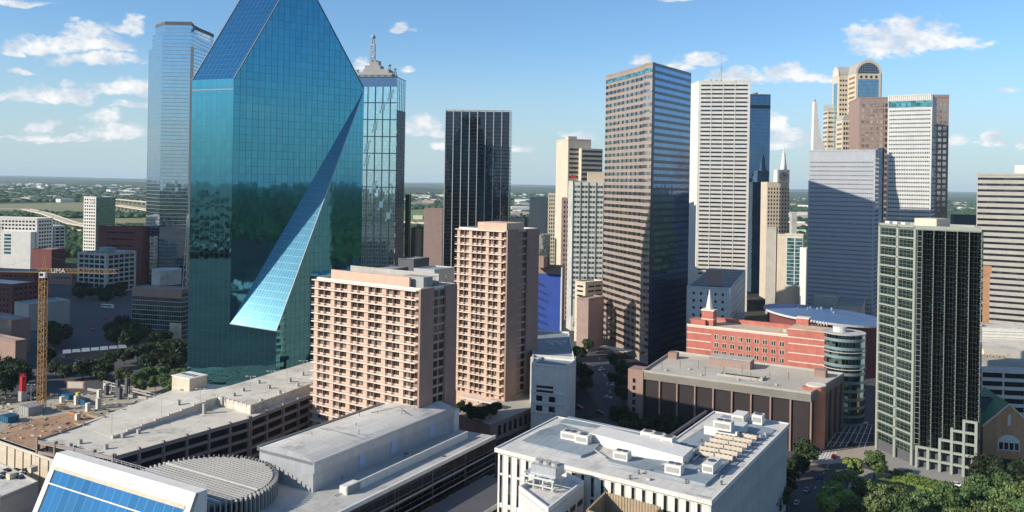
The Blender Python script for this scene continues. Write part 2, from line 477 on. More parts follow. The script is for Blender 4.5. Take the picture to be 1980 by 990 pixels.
M['dirt'] = plain('orange_dirt', (.36, .22, .13), .95, .3, .12, fine=.3, stain=.5)
M['mud'] = plain('pale_dirt', (.40, .34, .255), .95, .28, .10, fine=.28, stain=.5)
M['black'] = plain('black_metal', (.02, .022, .026), .35, .1, metal=.3)
M['green'] = plain('green_copper_roof', (.10, .26, .13), .6, .1, .3)
M['slate'] = plain('slate_roof', (.06, .065, .085), .7, .15, .5)
M['blueban'] = plain('blue_wrap', (.022, .06, .27), .6, .12, .2)
M['bluebann'] = plain('navy_wrap', (.015, .03, .14), .6, .12, .2)
M['blueroof'] = plain('blue_metal_roof', (.12, .215, .38), .5, .16, .06, metal=.2, fine=.08, panel=(60, 1.6, .05, .16, .14), stain=.15)
M['red'] = plain('red_paint', (.5, .02, .03), .5, .08)
M['yellow'] = plain('crane_yellow', (.55, .30, .04), .55, .1, .4)
M['rust'] = plain('rust_orange', (.36, .21, .085), .8, .15, .6)
M['wood'] = plain('weathered_wood', (.36, .28, .18), .85, .15, .8, streak=.1)
M['tarp'] = plain('blue_tarp', (.02, .12, .20), .6, .1)
M['paint'] = plain('road_paint', (.6, .6, .58), .8, .15, .4, fine=.1)
M['asphalt'] = plain('asphalt', (.075, .075, .08), .9, .15, .04, fine=.1)
M['pave'] = plain('pavement', (.27, .255, .23), .9, .12, .06, fine=.1)
M['redroad'] = plain('pale_crossing', (.34, .29, .24), .9, .1, .1, fine=.08)
M['bark'] = plain('bark', (.10, .075, .055), .95, .2, 1.0)
M['teal'] = glass('teal_glass_wall', (.078, .28, .375), (3.1, 3.85), (.14, .09), (.008, .022, .028), .0045, pvar=.10)
M['slant'] = glass('sky_tinted_sloping_glass', (.10, .29, .37), (1.55, 3.85), (.07, .10), (.16, .34, .40), .004, metal=.45, rough=.12, pvar=.08)  # half-matt colour stands in for the sky reflected on the slanted face
M['tealslope'] = glass('teal_glass_roof', (.115, .37, .48), (3.1, 3.85), (.10, .08), (.02, .08, .13), .003, pvar=.03)
M['silver'] = glass('silver_blue_glass', (.40, .50, .57), (3.2, 3.95), (.06, .1), (.10, .13, .15), .008, band=.16, bcol=(.20, .25, .28), pvar=.08)
M['ren'] = glass('pale_green_glass', (.55, .72, .74), (1.7, 3.9), (.10, .14), (.2, .27, .29), .010)
M['renband'] = plain('slate_glass_band', (.03, .065, .085), .3, .1, metal=.4)
M['blackg'] = glass('black_glass', (.07, .08, .11), (1.45, 3.9), (.12, .9), (.012, .014, .018), .012)
M['bluebl'] = glass('blue_black_glass', (.10, .18, .31), (2.0, 3.9), (.10, .14), (.015, .03, .06), .014)
M['bandb'] = glass('blue_band_glass', (.15, .23, .37), (2.6, 4.4), (.05, .05), (.06, .07, .1), .012, metal=.95, band=.45, bcol=(.03, .04, .07), brough=.12)
M['lowteal'] = glass('green_glass', (.30, .45, .42), (1.4, 3.3), (.12, .4), (.35, .40, .38), .01)
M['cyl'] = glass('blue_green_glass', (.20, .31, .32), (1.6, 4.0), (.08, .1), (.12, .16, .16), .012, band=.36, bcol=(.21, .29, .30))
M['darkc'] = glass('smoked_glass', (.09, .12, .14), (1.5, 2.12), (.05, .07), (.07, .085, .08), .02)
M['podg'] = glass('brown_smoked_glass', (.16, .15, .16), (6.2, 3.6), (.10, .22), (.14, .14, .15), .012)
M['win'] = winglass('window_glass')
M['wind'] = winglass('dark_window_glass', (.016, .018, .022), .2, .1, (.10, .10, .10), .12)
M['winb'] = winglass('band_glass', (.035, .04, .05), .5, .06, (.12, .13, .14), .15)
M['winh'] = winglass('hotel_window_glass', (.045, .035, .03), .3, .1, (.45, .38, .31), .30, pane=(.8, 9), mcol=(.13, .09, .065), mw=.12)
M['wing'] = winglass('green_sash_glass', (.02, .04, .038), .5, .05, (.05, .085, .07), .3, pane=(2.35, 1.45), mcol=(.20, .225, .19), mw=.10)
M['wint'] = winglass('teal_window_glass', (.14, .34, .36), .7, .08, (.10, .26, .28), .4)
M['winp'] = winglass('brown_reflective_glass', (.48, .40, .36), .95, .05, (.42, .35, .31), .3)
M['sky_blue_glass'] = glass('sky_blue_skylight', (.06, .21, .36), (3.6, 30), (.16, .1), (.03, .12, .2), .03, metal=.8, rough=.12, pvar=.3)


def leafmat(name, c1, c2):
    m, t, o = newmat(name)
    g = t.node('ShaderNodeNewGeometry'); oi = t.node('ShaderNodeObjectInfo')
    f = t.math('FRACT', t.math('ADD', g.outputs['Random Per Island'], t.math('MULTIPLY', oi.outputs['Random'], .6)))
    n = t.noise(g.outputs['Position'], .25, 3)
    f = t.math('ADD', t.math('MULTIPLY', f, .6), t.math('MULTIPLY', t.ramp(n, .35, .65), .4))
    c = t.mixc(f, c1, c2)
    hv = t.node('ShaderNodeHueSaturation'); t.link(c, hv.inputs['Color'])
    t.link(t.math('MULTIPLY_ADD', oi.outputs['Random'], .05, .475), hv.inputs['Hue'])
    t.link(t.math('MULTIPLY_ADD', t.math('FRACT', t.math('MULTIPLY', oi.outputs['Random'], 7.3)), .75, .72), hv.inputs['Value'])
    c = hv.outputs[0]
    b = principled(t, c, .6, 0, .25)
    tr = t.node('ShaderNodeBsdfTranslucent'); t.link(c, tr.inputs[0])
    ms = t.node('ShaderNodeMixShader'); ms.inputs[0].default_value = .25; t.link(b.outputs[0], ms.inputs[1]); t.link(tr.outputs[0], ms.inputs[2])
    t.link(ms.outputs[0], o.inputs[0]); return m


M['leaf'] = leafmat('leaves', (.05, .085, .028), (.16, .215, .075))
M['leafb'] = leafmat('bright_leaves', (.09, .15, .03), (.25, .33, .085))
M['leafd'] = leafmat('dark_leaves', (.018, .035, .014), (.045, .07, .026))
M['wood_far'] = leafmat('far_leaves', (.028, .055, .02), (.07, .105, .04))


def ground_mat():
    m, t, o = newmat('city_and_woodland_ground')
    g = t.node('ShaderNodeNewGeometry'); sep = t.node('ShaderNodeSeparateXYZ'); t.link(g.outputs['Position'], sep.inputs[0])
    P = g.outputs['Position']
    d = t.node('ShaderNodeVectorMath', operation='LENGTH'); t.link(P, d.inputs[0])
    # woodland with paler clearings, streets and yards
    n1 = t.noise(P, .004, 8, .7); n2 = t.noise(P, .0009, 5, .6); n3 = t.noise(P, .03, 5, .7)
    wood = t.mixc(t.ramp(n3, .3, .7), (.018, .04, .016), (.07, .11, .04))
    field = t.mixc(t.ramp(n1, .3, .7), (.10, .13, .045), (.20, .18, .10))
    far = t.mixc(t.math('MULTIPLY', t.ramp(n1, .56, .66), t.ramp(n2, .45, .6)), wood, field)
    vo = t.node('ShaderNodeTexVoronoi'); vo.inputs['Scale'].default_value = .012; t.link(P, vo.inputs['Vector'])
    spot = t.math('MULTIPLY', t.math('LESS_THAN', vo.outputs['Distance'], .13), t.ramp(n1, .45, .6))
    far = t.mixc(spot, far, (.42, .40, .36))
    n4 = t.noise(P, .02, 5, .6)
    city = t.mixc(t.ramp(n4, .35, .65), (.03, .033, .033), (.075, .072, .066))
    f = t.ramp(t.math('ADD', d.outputs['Value'], t.math('MULTIPLY', n1, 300)), 1150, 1500)
    c = t.mixc(f, city, far)
    b = principled(t, c, .95, 0, .1); t.link(b.outputs[0], o.inputs[0]); return m


M['ground'] = ground_mat()
GA = -31      # the street grid's front direction

# ------------------------------------------------------------------ ground, hills, streets
def build_ground():
    m = MB(); m.face([(-36000, -9000, 0), (36000, -9000, 0), (36000, 36000, 0), (-36000, 36000, 0)])
    structure(m.build('ground', M['ground']))
    # low distant ridges
    nx, ny = 120, 14
    vs, fs = [], []
    for j in range(ny):
        for i in range(nx):
            Y = 9000+j*1900; X = (-1+2*i/(nx-1))*Y*.95
            h = -6 if j == 0 else max(-3, (j/ny)**1.2*80+18*math.sin(i*.37+j)+14*math.sin(i*.11+2*j)+6*math.sin(i*1.3+j*3))
            vs.append((X, Y, h))
    for j in range(ny-1):
        for i in range(nx-1):
            a = j*nx+i; fs.append((a, a+1, a+nx+1, a+nx))
    me = bpy.data.meshes.new('hills'); me.from_pydata(vs, [], fs); me.materials.append(M['ground'])
    o = bpy.data.objects.new('hills', me); COL.objects.link(o); structure(o)


def strip(name, pts, width, z, mat, th=None):
    m = MB()
    for a, b in zip(pts, pts[1:]):
        a, b = Vector(a), Vector(b); e = (b-a).normalized(); n = Vector((-e.y, e.x))*width/2
        m.face([(*(a-n), z), (*(b-n), z), (*(b+n), z), (*(a+n), z)])
    return m.build(name, mat)


def poly_sheet(name, pts, z, mat):
    m = MB(); m.face([(p[0], p[1], z) for p in ccw([Vector(p[:2]) for p in pts])]); return m.build(name, mat)


def streets():
    P = lambda x, y: onz(x, y)
    # left yard and street in the shade
    structure(poly_sheet('street', [P(-60, 760), P(360, 770), P(430, 600), P(250, 545), P(-60, 560)], .02, M['asphalt']))
    # the street between the hotel and the dark red tower
    structure(strip('street', [P(1255, 860), P(1180, 760), P(1150, 690), P(1125, 640), P(1104, 570), P(1096, 520)], 24, .03, M['asphalt']))
    structure(strip('street', [P(1000, 840), P(1290, 800), P(1640, 905)], 16, .035, M['asphalt']))
    # street at right, from the bottom of the picture to the red building
    structure(strip('street', [P(1500, 1080), P(1590, 920), P(1650, 800), P(1672, 700), P(1680, 640)], 22, .04, M['asphalt']))
    structure(poly_sheet('crossing', [P(1572, 872), P(1690, 862), P(1780, 905), P(1880, 935), P(1990, 960), P(1990, 985), P(1850, 960), P(1740, 915), P(1660, 893), P(1560, 900)], .06, M['redroad']))
    structure(poly_sheet('pavement', [P(1692, 872), P(1700, 905), P(1880, 950), P(1990, 958), P(1990, 930), P(1880, 915)], .10, M['pave']))
    structure(poly_sheet('pavement', [P(1598, 1100), P(1640, 940), P(1665, 905), P(1860, 945), P(2000, 975), P(2100, 1200)], .10, M['pave']))
    m = MB()
    for k in range(7):                                        # zebra bars
        a = P(1580+k*6, 873+k*.3); b = P(1572+k*6, 888+k*.5); e = (b-a)
        n = Vector((-e.y, e.x)).normalized()*.35
        m.face([(*(a-n), .075), (*(b-n), .075), (*(b+n), .075), (*(a+n), .075)])
    for k in range(9):                                        # marked bays in the car park by the street
        a = P(1622+k*8, 800+k*3); b = P(1575+k*12, 862+k*.5); e = b-a; n = Vector((-e.y, e.x)).normalized()*.18
        m.face([(*(a-n), .075), (*(b-n), .075), (*(b+n), .075), (*(a+n), .075)])
    for k in range(3):
        a = P(1600-k*12, 815+k*20); b = P(1690, 822+k*17); e = b-a; n = Vector((-e.y, e.x)).normalized()*.18
        m.face([(*(a-n), .08), (*(b-n), .08), (*(b+n), .08), (*(a+n), .08)])
    structure(m.build('road_markings', M['paint']))
    m = MB()
    for k in range(9):                                        # centre dashes
        a = P(1180-5*k, 760-16*k); b = P(1178-5*k, 755-16*k); e = b-a; n = Vector((-e.y, e.x)).normalized()*.15
        m.face([(*(a-n), .06), (*(b-n), .06), (*(b+n), .06), (*(a+n), .06)])
    for k in range(6):
        a = P(1575+8*k, 945-14*k); b = P(1578+8*k, 940-14*k); e = b-a; n = Vector((-e.y, e.x)).normalized()*.12
        m.face([(*(a-n), .07), (*(b-n), .07), (*(b+n), .07), (*(a+n), .07)])
    structure(m.build('lane_markings', M['paint']))
    # building site
    structure(poly_sheet('building_site', [P(-40, 790), P(130, 765), P(330, 735), P(400, 770), P(330, 800), P(100, 900), P(-60, 960)], .06, M['mud']))
    structure(poly_sheet('bare_earth', [P(-40, 850), P(60, 812), P(150, 797), P(215, 800), P(200, 830), P(100, 870), P(60, 905), P(-60, 960)], .12, M['dirt']))
    # river meadows and levee at left
    a = [P(-200, 398), P(120, 392), P(300, 388), P(420, 396), P(420, 408), P(250, 412), P(-200, 418)]
    structure(poly_sheet('meadow', a, .3, plain('meadow_grass', (.22, .21, .10), .95, .2, .004)))
    structure(poly_sheet('meadow', [P(760, 408), P(862, 402), P(862, 432), P(760, 436)], .3, plain('green_field', (.13, .20, .06), .95, .2, .01)))
    structure(poly_sheet('meadow', [P(-200, 428), P(420, 418), P(420, 428), P(-200, 442)], .3, MATS['meadow_grass']))


build_ground(); streets()


# ------------------------------------------------------------------ the faceted glass tower
def facet_tower():
    Y0 = 400.0; a = -22; a2 = 38
    u, _ = uvp(450, 300); C = Vector((u*Y0, Y0))
    e = d2(a)
    K = C+e*hit(C, a, 369, 300); Q = C+e*hit(C, a, 534, 640)
    P1 = C+d2(a2)*hit(C, a2, 704, 170)
    zc = at(450, 152, Y0).z; zp = zc+1.0
    # apex of the gable, on the front plane
    t = hit(C, a2, 579, -66); A = C+d2(a2)*t; za = at(579, -66, A.y).z
    back = K-C
    K1, A1, B1 = K, A+back, P1+back
    zq = at(534, 640, Q.y).z; zj = at(450, 626, Y0).z
    r = root('faceted_glass_tower', cen([K, P1]), 'tall teal mirror glass tower with sloping faceted roof and a slanted cut-back foot', 'skyscraper')

    def tri_uv(pts, o, ed): return [((Vector(p[:2])-o).dot(ed), p[2]) for p in pts]
    m = MB()
    f1 = (P1-C).normalized(); L = (C-K).normalized()
    # gabled long face
    pts = [(*C, 0), (*P1, 0), (*P1, zp), (*A, za), (*C, zc)]
    m.face(pts, 0, tri_uv(pts, C, f1))
    # narrow end face, running on under the slope
    pts = [(*K, 0), (*Q, 0), (*Q, zq), (*C, zj), (*C, zc), (*K, zc)]
    m.face(pts, 0, tri_uv(pts, K, L))
    # foot face below the slope
    f2 = (P1-Q).normalized()
    pts = [(*Q, 0), (*P1, 0), (*P1, zp-1), (*Q, zq)]
    m.face(pts, 0, tri_uv(pts, Q, f2))
    # back and far end
    pts = [(*P1, 0), (*B1, 0), (*B1, zp), (*P1, zp)]; m.face(pts, 0, tri_uv(pts, P1, -L))
    pts = [(*B1, 0), (*K1, 0), (*K1, zc), (*A1, za), (*B1, zp)]; m.face(pts, 0, tri_uv(pts, B1, -f1))
    m.build('glass_wall', M['teal'], r)
    m = MB()
    n = Vector((f1.x*.0, 0))
    pts = [(*K, zc), (*C, zc), (*A, za), (*A1, za)]; m.face(pts, 0, [(0, 0), (30, 0), (30, 90), (0, 90)])
    pts = [(*P1, zp), (*B1, zp), (*A1, za), (*A, za)]; m.face(pts, 0, [(0, 0), (30, 0), (30, 90), (0, 90)])
    m.build('sloping_roof', M['tealslope'], r)
    m = MB()
    Ls = (Vector((*P1, zp-1))-Vector((*C, zj))).length; wd = (Q-C).length
    m.face([(*C, zj), (*Q, zq), (*P1, zp-1)], 0, [(0, 0), (wd, 0), (wd*.5, Ls)])
    m.build('slanted_glass', M['slant'], r)
    m = MB()
    for p, q in (((*C, zc), (*A, za)), ((*K, zc), (*A1, za)), ((*P1, zp), (*A, za)), ((*A, za), (*A1, za))):
        m.tube(p, q, .35, 6)
    m.build('edge_trim', M['steel'], r)
    m = MB()
    for p, q in (((*C, zj), (*Q, zq)), ((*Q, zq), (*P1, zp-1))): m.tube(p, q, .22, 6)
    m.build('gutter_edge', M['metal'], r)
    m = MB(); w_ = W(K, C); m.wbox(w_, .2, w_.L-.2, -.02, .12, zc-5.2, zc-4.7); m.build('steel_strip', M['steel'], r)  # dark steel strip across the end face, below its top edge


facet_tower()


# ------------------------------------------------------------------ hotel pair
def mech_roof(r, poly, z, mat='lgrey', par='white', h=1.2, th=.4):
    m = MB(); m.prism(inset(ccw(poly), th*.98), z-.02, z+.05, 0, bottom=False); m.build('roof_deck', M[mat], r)
    m = MB(); m.ring(poly, th, z-.3, z+h); m.build('parapet', M[par], r)


def hotel(L, C, Rr, Yc, label, bays, floor_h, z_base, strip_pos, pent, adeg=-34):
    poly, H = corner_block(L, C, Rr, Yc, adeg)
    r = root('hotel_tower', cen(poly), label, 'hotel', 'pair of peach brick hotel towers')
    Lp, Cp, Rp, Bp = poly
    wf = W(Lp, Cp); ws = W(Cp, Rp)
    core = [Lp-wf.n*1.3, Cp-wf.n*1.3, Rp, Bp]
    m = MB(); m.prism(core, 0, H); m.build('wall', M['peach'], r)
    mech_roof(r, core, H, 'roofb', 'slab', .9)
    # end wall: two brown piers with a recessed window strip between
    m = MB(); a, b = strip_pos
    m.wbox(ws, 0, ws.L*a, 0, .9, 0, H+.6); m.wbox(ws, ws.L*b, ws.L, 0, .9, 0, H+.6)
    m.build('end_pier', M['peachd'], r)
    nfl = int((H-z_base)/floor_h)
    m = MB()
    for k in range(nfl+1):
        z = H-k*floor_h; m.wbox(ws, ws.L*a, ws.L*b, 0, .35, z-.35, z)
    m.build('end_floor_edge', M['slab'] if False else M['beige'], r)
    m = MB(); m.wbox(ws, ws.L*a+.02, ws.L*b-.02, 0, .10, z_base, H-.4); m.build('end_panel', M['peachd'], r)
    sp = []
    for k in range(nfl):
        z = H-(k+1)*floor_h+.3
        sp.append((ws, ws.L*(a+(b-a)*.6), ws.L*b-.25, z, z+floor_h-1.1))
        if b-a > .3: sp.append((ws, ws.L*a+.3, ws.L*(a+(b-a)*.45), z, z+floor_h-1.1))
    panes(r, sp, M['wind'], 'end_window', .14)
    # front: balcony slabs, brick fins, sash windows set back
    for k in range(nfl+1):
        z = H-k*floor_h; m = MB()
        m.wbox(wf, -1.0, wf.L-.9, -1.3, .6, z-.30, z+.06)
        bs = m.build('balcony_slab', M['slab'], r)
        m = MB(); m.wbox(wf, -.95, wf.L-1.4, .52, .57, z+.85, z+.95)
        if k: m.build('railing', M['slab'], bs)
    n = len(bays)
    tot = sum(bays); pit = wf.L/(tot+n*.62)
    x = 0; sp = []; mf = MB(); md = MB()
    for bi, nb in enumerate(bays):
        mf.wbox(wf, x+.05, x+.62*pit, -1.32, -.15, z_base, H-.4)
        x += .62*pit
        for i in range(nb):
            for k in range(nfl):
                z = H-(k+1)*floor_h+.1
                sp.append((wf, x+.15, x+pit-.3, z, z+floor_h-.9))
            if i < nb-1: md.wbox(wf, x+pit-.28, x+pit+.02, -1.32, -.15, z_base, H-.4)
            x += pit
    mf.build('brick_fin', M['peach'], r); md.build('divider', M['peachd'], r)
    panes(r, sp, M['winh'], 'window', .10, base=-1.25)
    # lower panel band under each window row
    m = MB()
    for k in range(nfl): m.wbox(wf, 0, wf.L-.1, -1.3, -1.0, H-(k+1)*floor_h, H-(k+1)*floor_h+.75)
    m.build('spandrel', M['peach'], r)
    # penthouse
    p0, p1, d0, dd, hh = pent
    m = MB(); m.wbox(wf, wf.L*p0, wf.L*p1, -d0-dd, -d0, H, H+hh); m.build('penthouse', M['peach'], r)
    return r, wf, ws, H, poly


hA, wfA, wsA, HA, polyA = hotel((608, 545), (810, 563), (881, 547), 306, 'wide peach brick hotel with cream balcony rows behind the white curved roof', [2, 2, 2, 2, 2, 2], 3.35, 4, (.36, .68), (.13, .88, 2.2, 1.0, 4.4))
m = MB()
m.wbox(wfA, wfA.L*.12, wfA.L*.97, -14, -13.6, HA, HA+5.2)
m.build('roof_screen', M['beige'], hA)
m = MB(); m.wbox(wfA, wfA.L*.3, wfA.L*.86, -12.5, -4, HA, HA+3.2); m.build('plant_room', M['roofw'], hA)
m = MB(); m.wbox(wfA, wfA.L*.78, wfA.L*.97, -10, -4.5, HA+.1, HA+4.6); m.build('cooling_plant', M['grey'], hA)
m = MB()
for k in range(5): m.wbox(wsA, 4+k*3.4, 4.15+k*3.4, -1.4, -1.25, HA, HA+4.6)
m.wbox(wsA, 4, 18, -1.4, -1.3, HA+4.4, HA+4.6); m.wbox(wsA, 4, 18, -1.4, -1.3, HA+2.3, HA+2.4)
m.build('roof_frame', M['metal'], hA)
hB, wfB, wsB, HB, polyB = hotel((884, 445), (979, 448), (1040, 442), 398, 'tall narrow peach brick hotel tower right of the wide hotel', [2, 3, 2, 1], 3.75, 9, (.33, .62), (.42, 1.0, .3, 14, 4.0), -37)

# hotel podium
m = MB(); r = root('hotel_podium', onz(1010, 800), 'low brown arcaded podium at the foot of the tall narrow hotel', 'podium')
pp = [onz(880, 800, 8), onz(948, 822, 8), onz(1090, 765, 8), onz(1040, 735, 8)]
m.prism(pp, 0, 8); m.build('wall', M['peachd'], r)
m = MB(); m.prism(inset(ccw(pp), .5), 7.98, 8.06); m.build('roof_terrace', M['beige'], r)
wp = W(pp[1], pp[2])
panes(r, [(wp, 6+k*4.2, 8.2+k*4.2, 2, 6.3) for k in range(int((wp.L-10)/4.2))], M['wind'], 'arch_window', .08)
m = MB()
m.box(onz(925, 785, 8), 20, 5, 11, 11.5, -34); m.build('canopy', M['slab'], r)
m = MB()
for dx in (-8, 0, 8):
    p = onz(925, 785, 8)+d2(-34)*dx; m.cyl(p, .3, 8, 11, 8)
m.build('canopy_post', M['slab'], r)


# ------------------------------------------------------------------ generic towers
def tower(name, label, cat, poly, H, mat, group=None, z0=0, roof='roofg', par=None, ph=1.2, uvw=False):
    poly = ccw(poly)
    r = root(name, cen(poly), label, cat, group)
    m = MB(); m.prism(poly, z0, H); m.build('wall', M[mat], r)
    mech_roof(r, poly, H, roof, par or mat, ph)
    return r


def bands(r, walls, H, zb, pitch, h, mat, t0=.0, t1=.0, depth=.08, name='window_band', first=1.5, each=True):
    """a strip window round the given walls on each floor"""
    z = H-first-h; k = 0; mm = MB()
    while z > zb:
        m = MB() if (each and k < 100) else mm
        for wl in walls: m.wbox(wl, t0, wl.L-t1, 0, depth, z, z+h)
        if m is not mm: m.build(name, M[mat], r)
        z -= pitch; k += 1
    if mm.f: mm.build(name, M[mat], r)


# stepped silver-blue tower behind at left
def stepped_tower():
    Y0 = 884; X = lambda px, Y: uvp(px, 200)[0]*Y
    C = Vector((X(312, Y0), Y0)); C2 = Vector((X(368, Y0), Y0))
    A = Vector((X(286, Y0+32), Y0+32)); D = Vector((X(400, Y0+36), Y0+36))
    back = [Vector((D.x-4, D.y+34)), Vector((C2.x, Y0+85)), Vector((C.x, Y0+85)), Vector((A.x+4, A.y+30))]
    r = root('stepped_glass_tower', (C+C2)/2+Vector((0, 30)), 'tallest silver blue glass tower with stepped corners, behind the teal tower', 'skyscraper')
    full = [A, C, C2, D]+back
    H1 = at(312, 88, Y0).z; H2 = at(312, 62, Y0).z; H3 = at(330, 41, Y0).z
    m = MB(); m.prism(full, 0, H1); m.build('glass_wall', M['silver'], r)
    def shrink(pl, k): c = cen(pl); return [c+(p-c)*k for p in pl]
    m = MB(); m.prism([full[0]+Vector((7, -7)), C+Vector((0, .6)), C2+Vector((0, .6)), D+Vector((-6, -6))]+shrink(full, .9)[4:], H1, H2); m.build('upper_stage', M['silver'], r)
    m = MB(); top = [full[0]+Vector((11, -9)), C+Vector((2, 2)), C2+Vector((-1, 2)), D+Vector((-11, -9))]+shrink(full, .8)[4:]
    m.prism(top, H2, H3-3.2); m.build('top_stage', M['silver'], r)
    m = MB(); m.prism(inset(ccw(top), -.3), H3-3.2, H3); m.build('crown_band', M['dgrey'], r)
    wl = W(C, C2)
    m = MB(); m.wbox(wl, wl.L-.5, wl.L+2.6, -.5, .35, 40, H1-.5); m.build('recess_shade_strip', M['steel'], r)  # dark strip painted for the shade inside the corner recess
    m = MB()
    for k in range(9):
        p = cen(top)+Vector((rng.uniform(-14, 14), rng.uniform(-8, 8))); m.tube((*p, H3-.2), (*p, H3+rng.uniform(4, 10)), .12, 4)
    m.build('roof_aerial', M['metal'], r)
    m = MB(); m.box(cen(top)+Vector((0, 0)), 22, 12, H3, H3+2.5); m.build('plant_room', M['dgrey'], r)


stepped_tower()


def finial(m, c, z, h, k=1.0):
    """lattice diamond mast"""
    s = 2.2*k
    for q in range(4):
        a = q*math.pi/2+.5; b = a+math.pi/2
        p = Vector((c[0]+s*math.cos(a), c[1]+s*math.sin(a))); p2 = Vector((c[0]+s*math.cos(b), c[1]+s*math.sin(b)))
        m.tube((*p, z), (*p, z+h*.6), 0.42*k, 4)
        for t in (.15, .38, .6): m.tube((*p, z+h*t), (*p2, z+h*t), 0.30*k, 4)
        m.tube((*p, z), (*p2, z+h*.3), 0.27*k, 4); m.tube((*p, z+h*.3), (*p2, z+h*.6), 0.27*k, 4)
        m.tube((*p, z+h*.6), (c[0], c[1], z+h*.78), 0.38*k, 4)
        m.tube((*((p+Vector(c))/2), z+h*.72), (c[0], c[1], z+h), .3*k, 4)
    for dz, rr in ((.72, 1.5), (.86, 2.6), (1.0, .1)):
        pass
    # the diamond on top
    m.cyl(c, .3, z+h*.78, z+h*.89, 4, 0, 2.6*k); m.cyl(c, 2.6*k, z+h*.89, z+h, 4, 0, .05)


def lattice_tower():
    poly, H = corner_block((686, 149), (768, 150), (785, 160), 812, -8)
    r = root('lattice_faced_tower', cen(poly), 'glass tower with dark lattice bars and diamond topped masts right of teal tower', 'skyscraper')
    m = MB(); m.prism(poly, 0, H); m.build('glass_wall', M['ren'], r)
    mech_roof(r, poly, H, 'roofg', 'renband', 1.0)
    wf, ws = W(poly[0], poly[1]), W(poly[1], poly[2])
    m = MB(); m.wbox(wf, 0, wf.L, 0, .12, H-9, H); m.build('top_band', plain('slate_blue_glass', (.14, .22, .33), .2, .05, metal=.8), r)
    for k in range(4):
        m = MB(); t = wf.L-6.5-k*7.6; m.wbox(wf, t-.55, t+.55, 0, .16, 20, H-9); m.build('upright_bar', M['renband'], r)
    for k in range(12):
        m = MB(); z = H-9-16.6*(k+.95)
        if z > 15: m.wbox(wf, 0, wf.L, 0, .14, z-.5, z+.5); m.build('cross_bar', M['renband'], r)
    for k in range(5):
        m = MB(); t = ws.L*(k+.5)/5; m.wbox(ws, t-.5, t+.5, 0, .2, 10, H-1); m.build('side_bar', M['steel'], r)
    wn = plain('glass_node', (.20, .33, .38), .3, .1, metal=.5)
    seq = [(1, 1.7), (2, 3.3), (3, 4.9), (3, 6.1), (2, 8.2), (1, 9.7), (0, .7), (0, 10.6)]
    for c, q in seq:
        t = wf.L-6.5-c*7.6; z = H-9-16.6*q*.72
        m = MB(); m.wbox(wf, t-1.9, t+1.9, .1, .35, z-3, z+3); m.wbox(wf, t+1.5, t+3.0, .1, .35, z+3, z+5.6); m.wbox(wf, t-3.2, t-1.6, .1, .35, z-5.6, z-3)
        m.build('node_panel', wn, r)
    c = cen(poly)
    m = MB(); m.box((c.x-2, c.y-4), 34, 20, H, H+5, -8); m.build('roof_storey', M['grey'], r)
    m = MB(); m.box((c.x-2, c.y-4), 26, 16, H+5, H+9, -8); m.box((c.x-6, c.y-4), 16, 12, H+9, H+13, -8); m.box((c.x-5, c.y-4), 9, 9, H+13, H+18, -8); m.build('stepped_plant_room', M['grey'], r)
    m = MB()
    for k in range(7): m.wbox(wf, 1+k*(wf.L-3)/6, 1.4+k*(wf.L-3)/6, -.6, -.2, H, H+4)
    m.wbox(wf, 1, wf.L-1, -.6, -.3, H+3.6, H+4); m.build('roof_railing', M['metal'], r)
    for (px, h, k) in ((721, 26, 1.1), (753, 15, .9), (764, 11, .8), (692, 9, .8)):
        Yb = c.y-8; p = Vector((uvp(px, 120)[0]*Yb, Yb))
        m = MB(); finial(m, p, H+(18 if px == 721 else 0), h, k); m.build('lattice_mast', M['metal'], r)


lattice_tower()

# black tower with white fins
poly, H = corner_block((861, 214), (987, 216), 34, 898, -3)
r = tower('black_glass_tower', 'black glass slab tower with thin white vertical fins beyond the hotels', 'skyscraper', poly, H, 'blackg', roof='roofg', par='black')
wf, ws = W(poly[0], poly[1]), W(poly[1], poly[2])
for k in range(9):
    m = MB(); t = .4+k*(wf.L-.8)/8; m.wbox(wf, t-.33, t+.33, 0, 1.1, 0, H+.8); m.build('white_fin', M['offwhite'], r)
m = MB(); m.wbox(wf, 0, wf.L, 0, .5, H-.3, H+.8); m.build('roof_edge', M['offwhite'], r)

# cream banded tower, its blank shaft and lower twin
poly, H = corner_block((1076, 270), (1099, 271), (1143, 279), 720, -72)
poly[2] = W(poly[1], poly[2]).p1
r = tower('cream_office_tower', 'cream tower with a blank side wall and dark ribbon windows, near the centre', 'office tower', poly, H, 'cream', roof='lgrey')
wr = W(poly[1], poly[2])
bands(r, [wr], H, 30, 4.0, 1.9, 'winb', 1.2, .6, first=7)
m = MB(); c0 = W(poly[1], poly[2]); m.box(poly[1]*.97+poly[2]*.03+Vector((2, 6)), 8, 8, H, H+3.5, 18); m.build('lift_room', M['cream'], r)
poly2 = [c0.p0+c0.e*10+c0.n*6, c0.p0+c0.e*30+c0.n*6, c0.p0+c0.e*30-c0.n*20, c0.p0+c0.e*10-c0.n*20]
H2 = H-7
m = MB(); m.prism(poly2, 0, H2); m.build('front_wing', M['cream'], r)
w2 = W(poly2[0], poly2[1]); bands(r, [w2, W(poly2[1], poly2[2])], H2, 30, 4.0, 2.0, 'winb', .6, .6, name='wing_window_band')

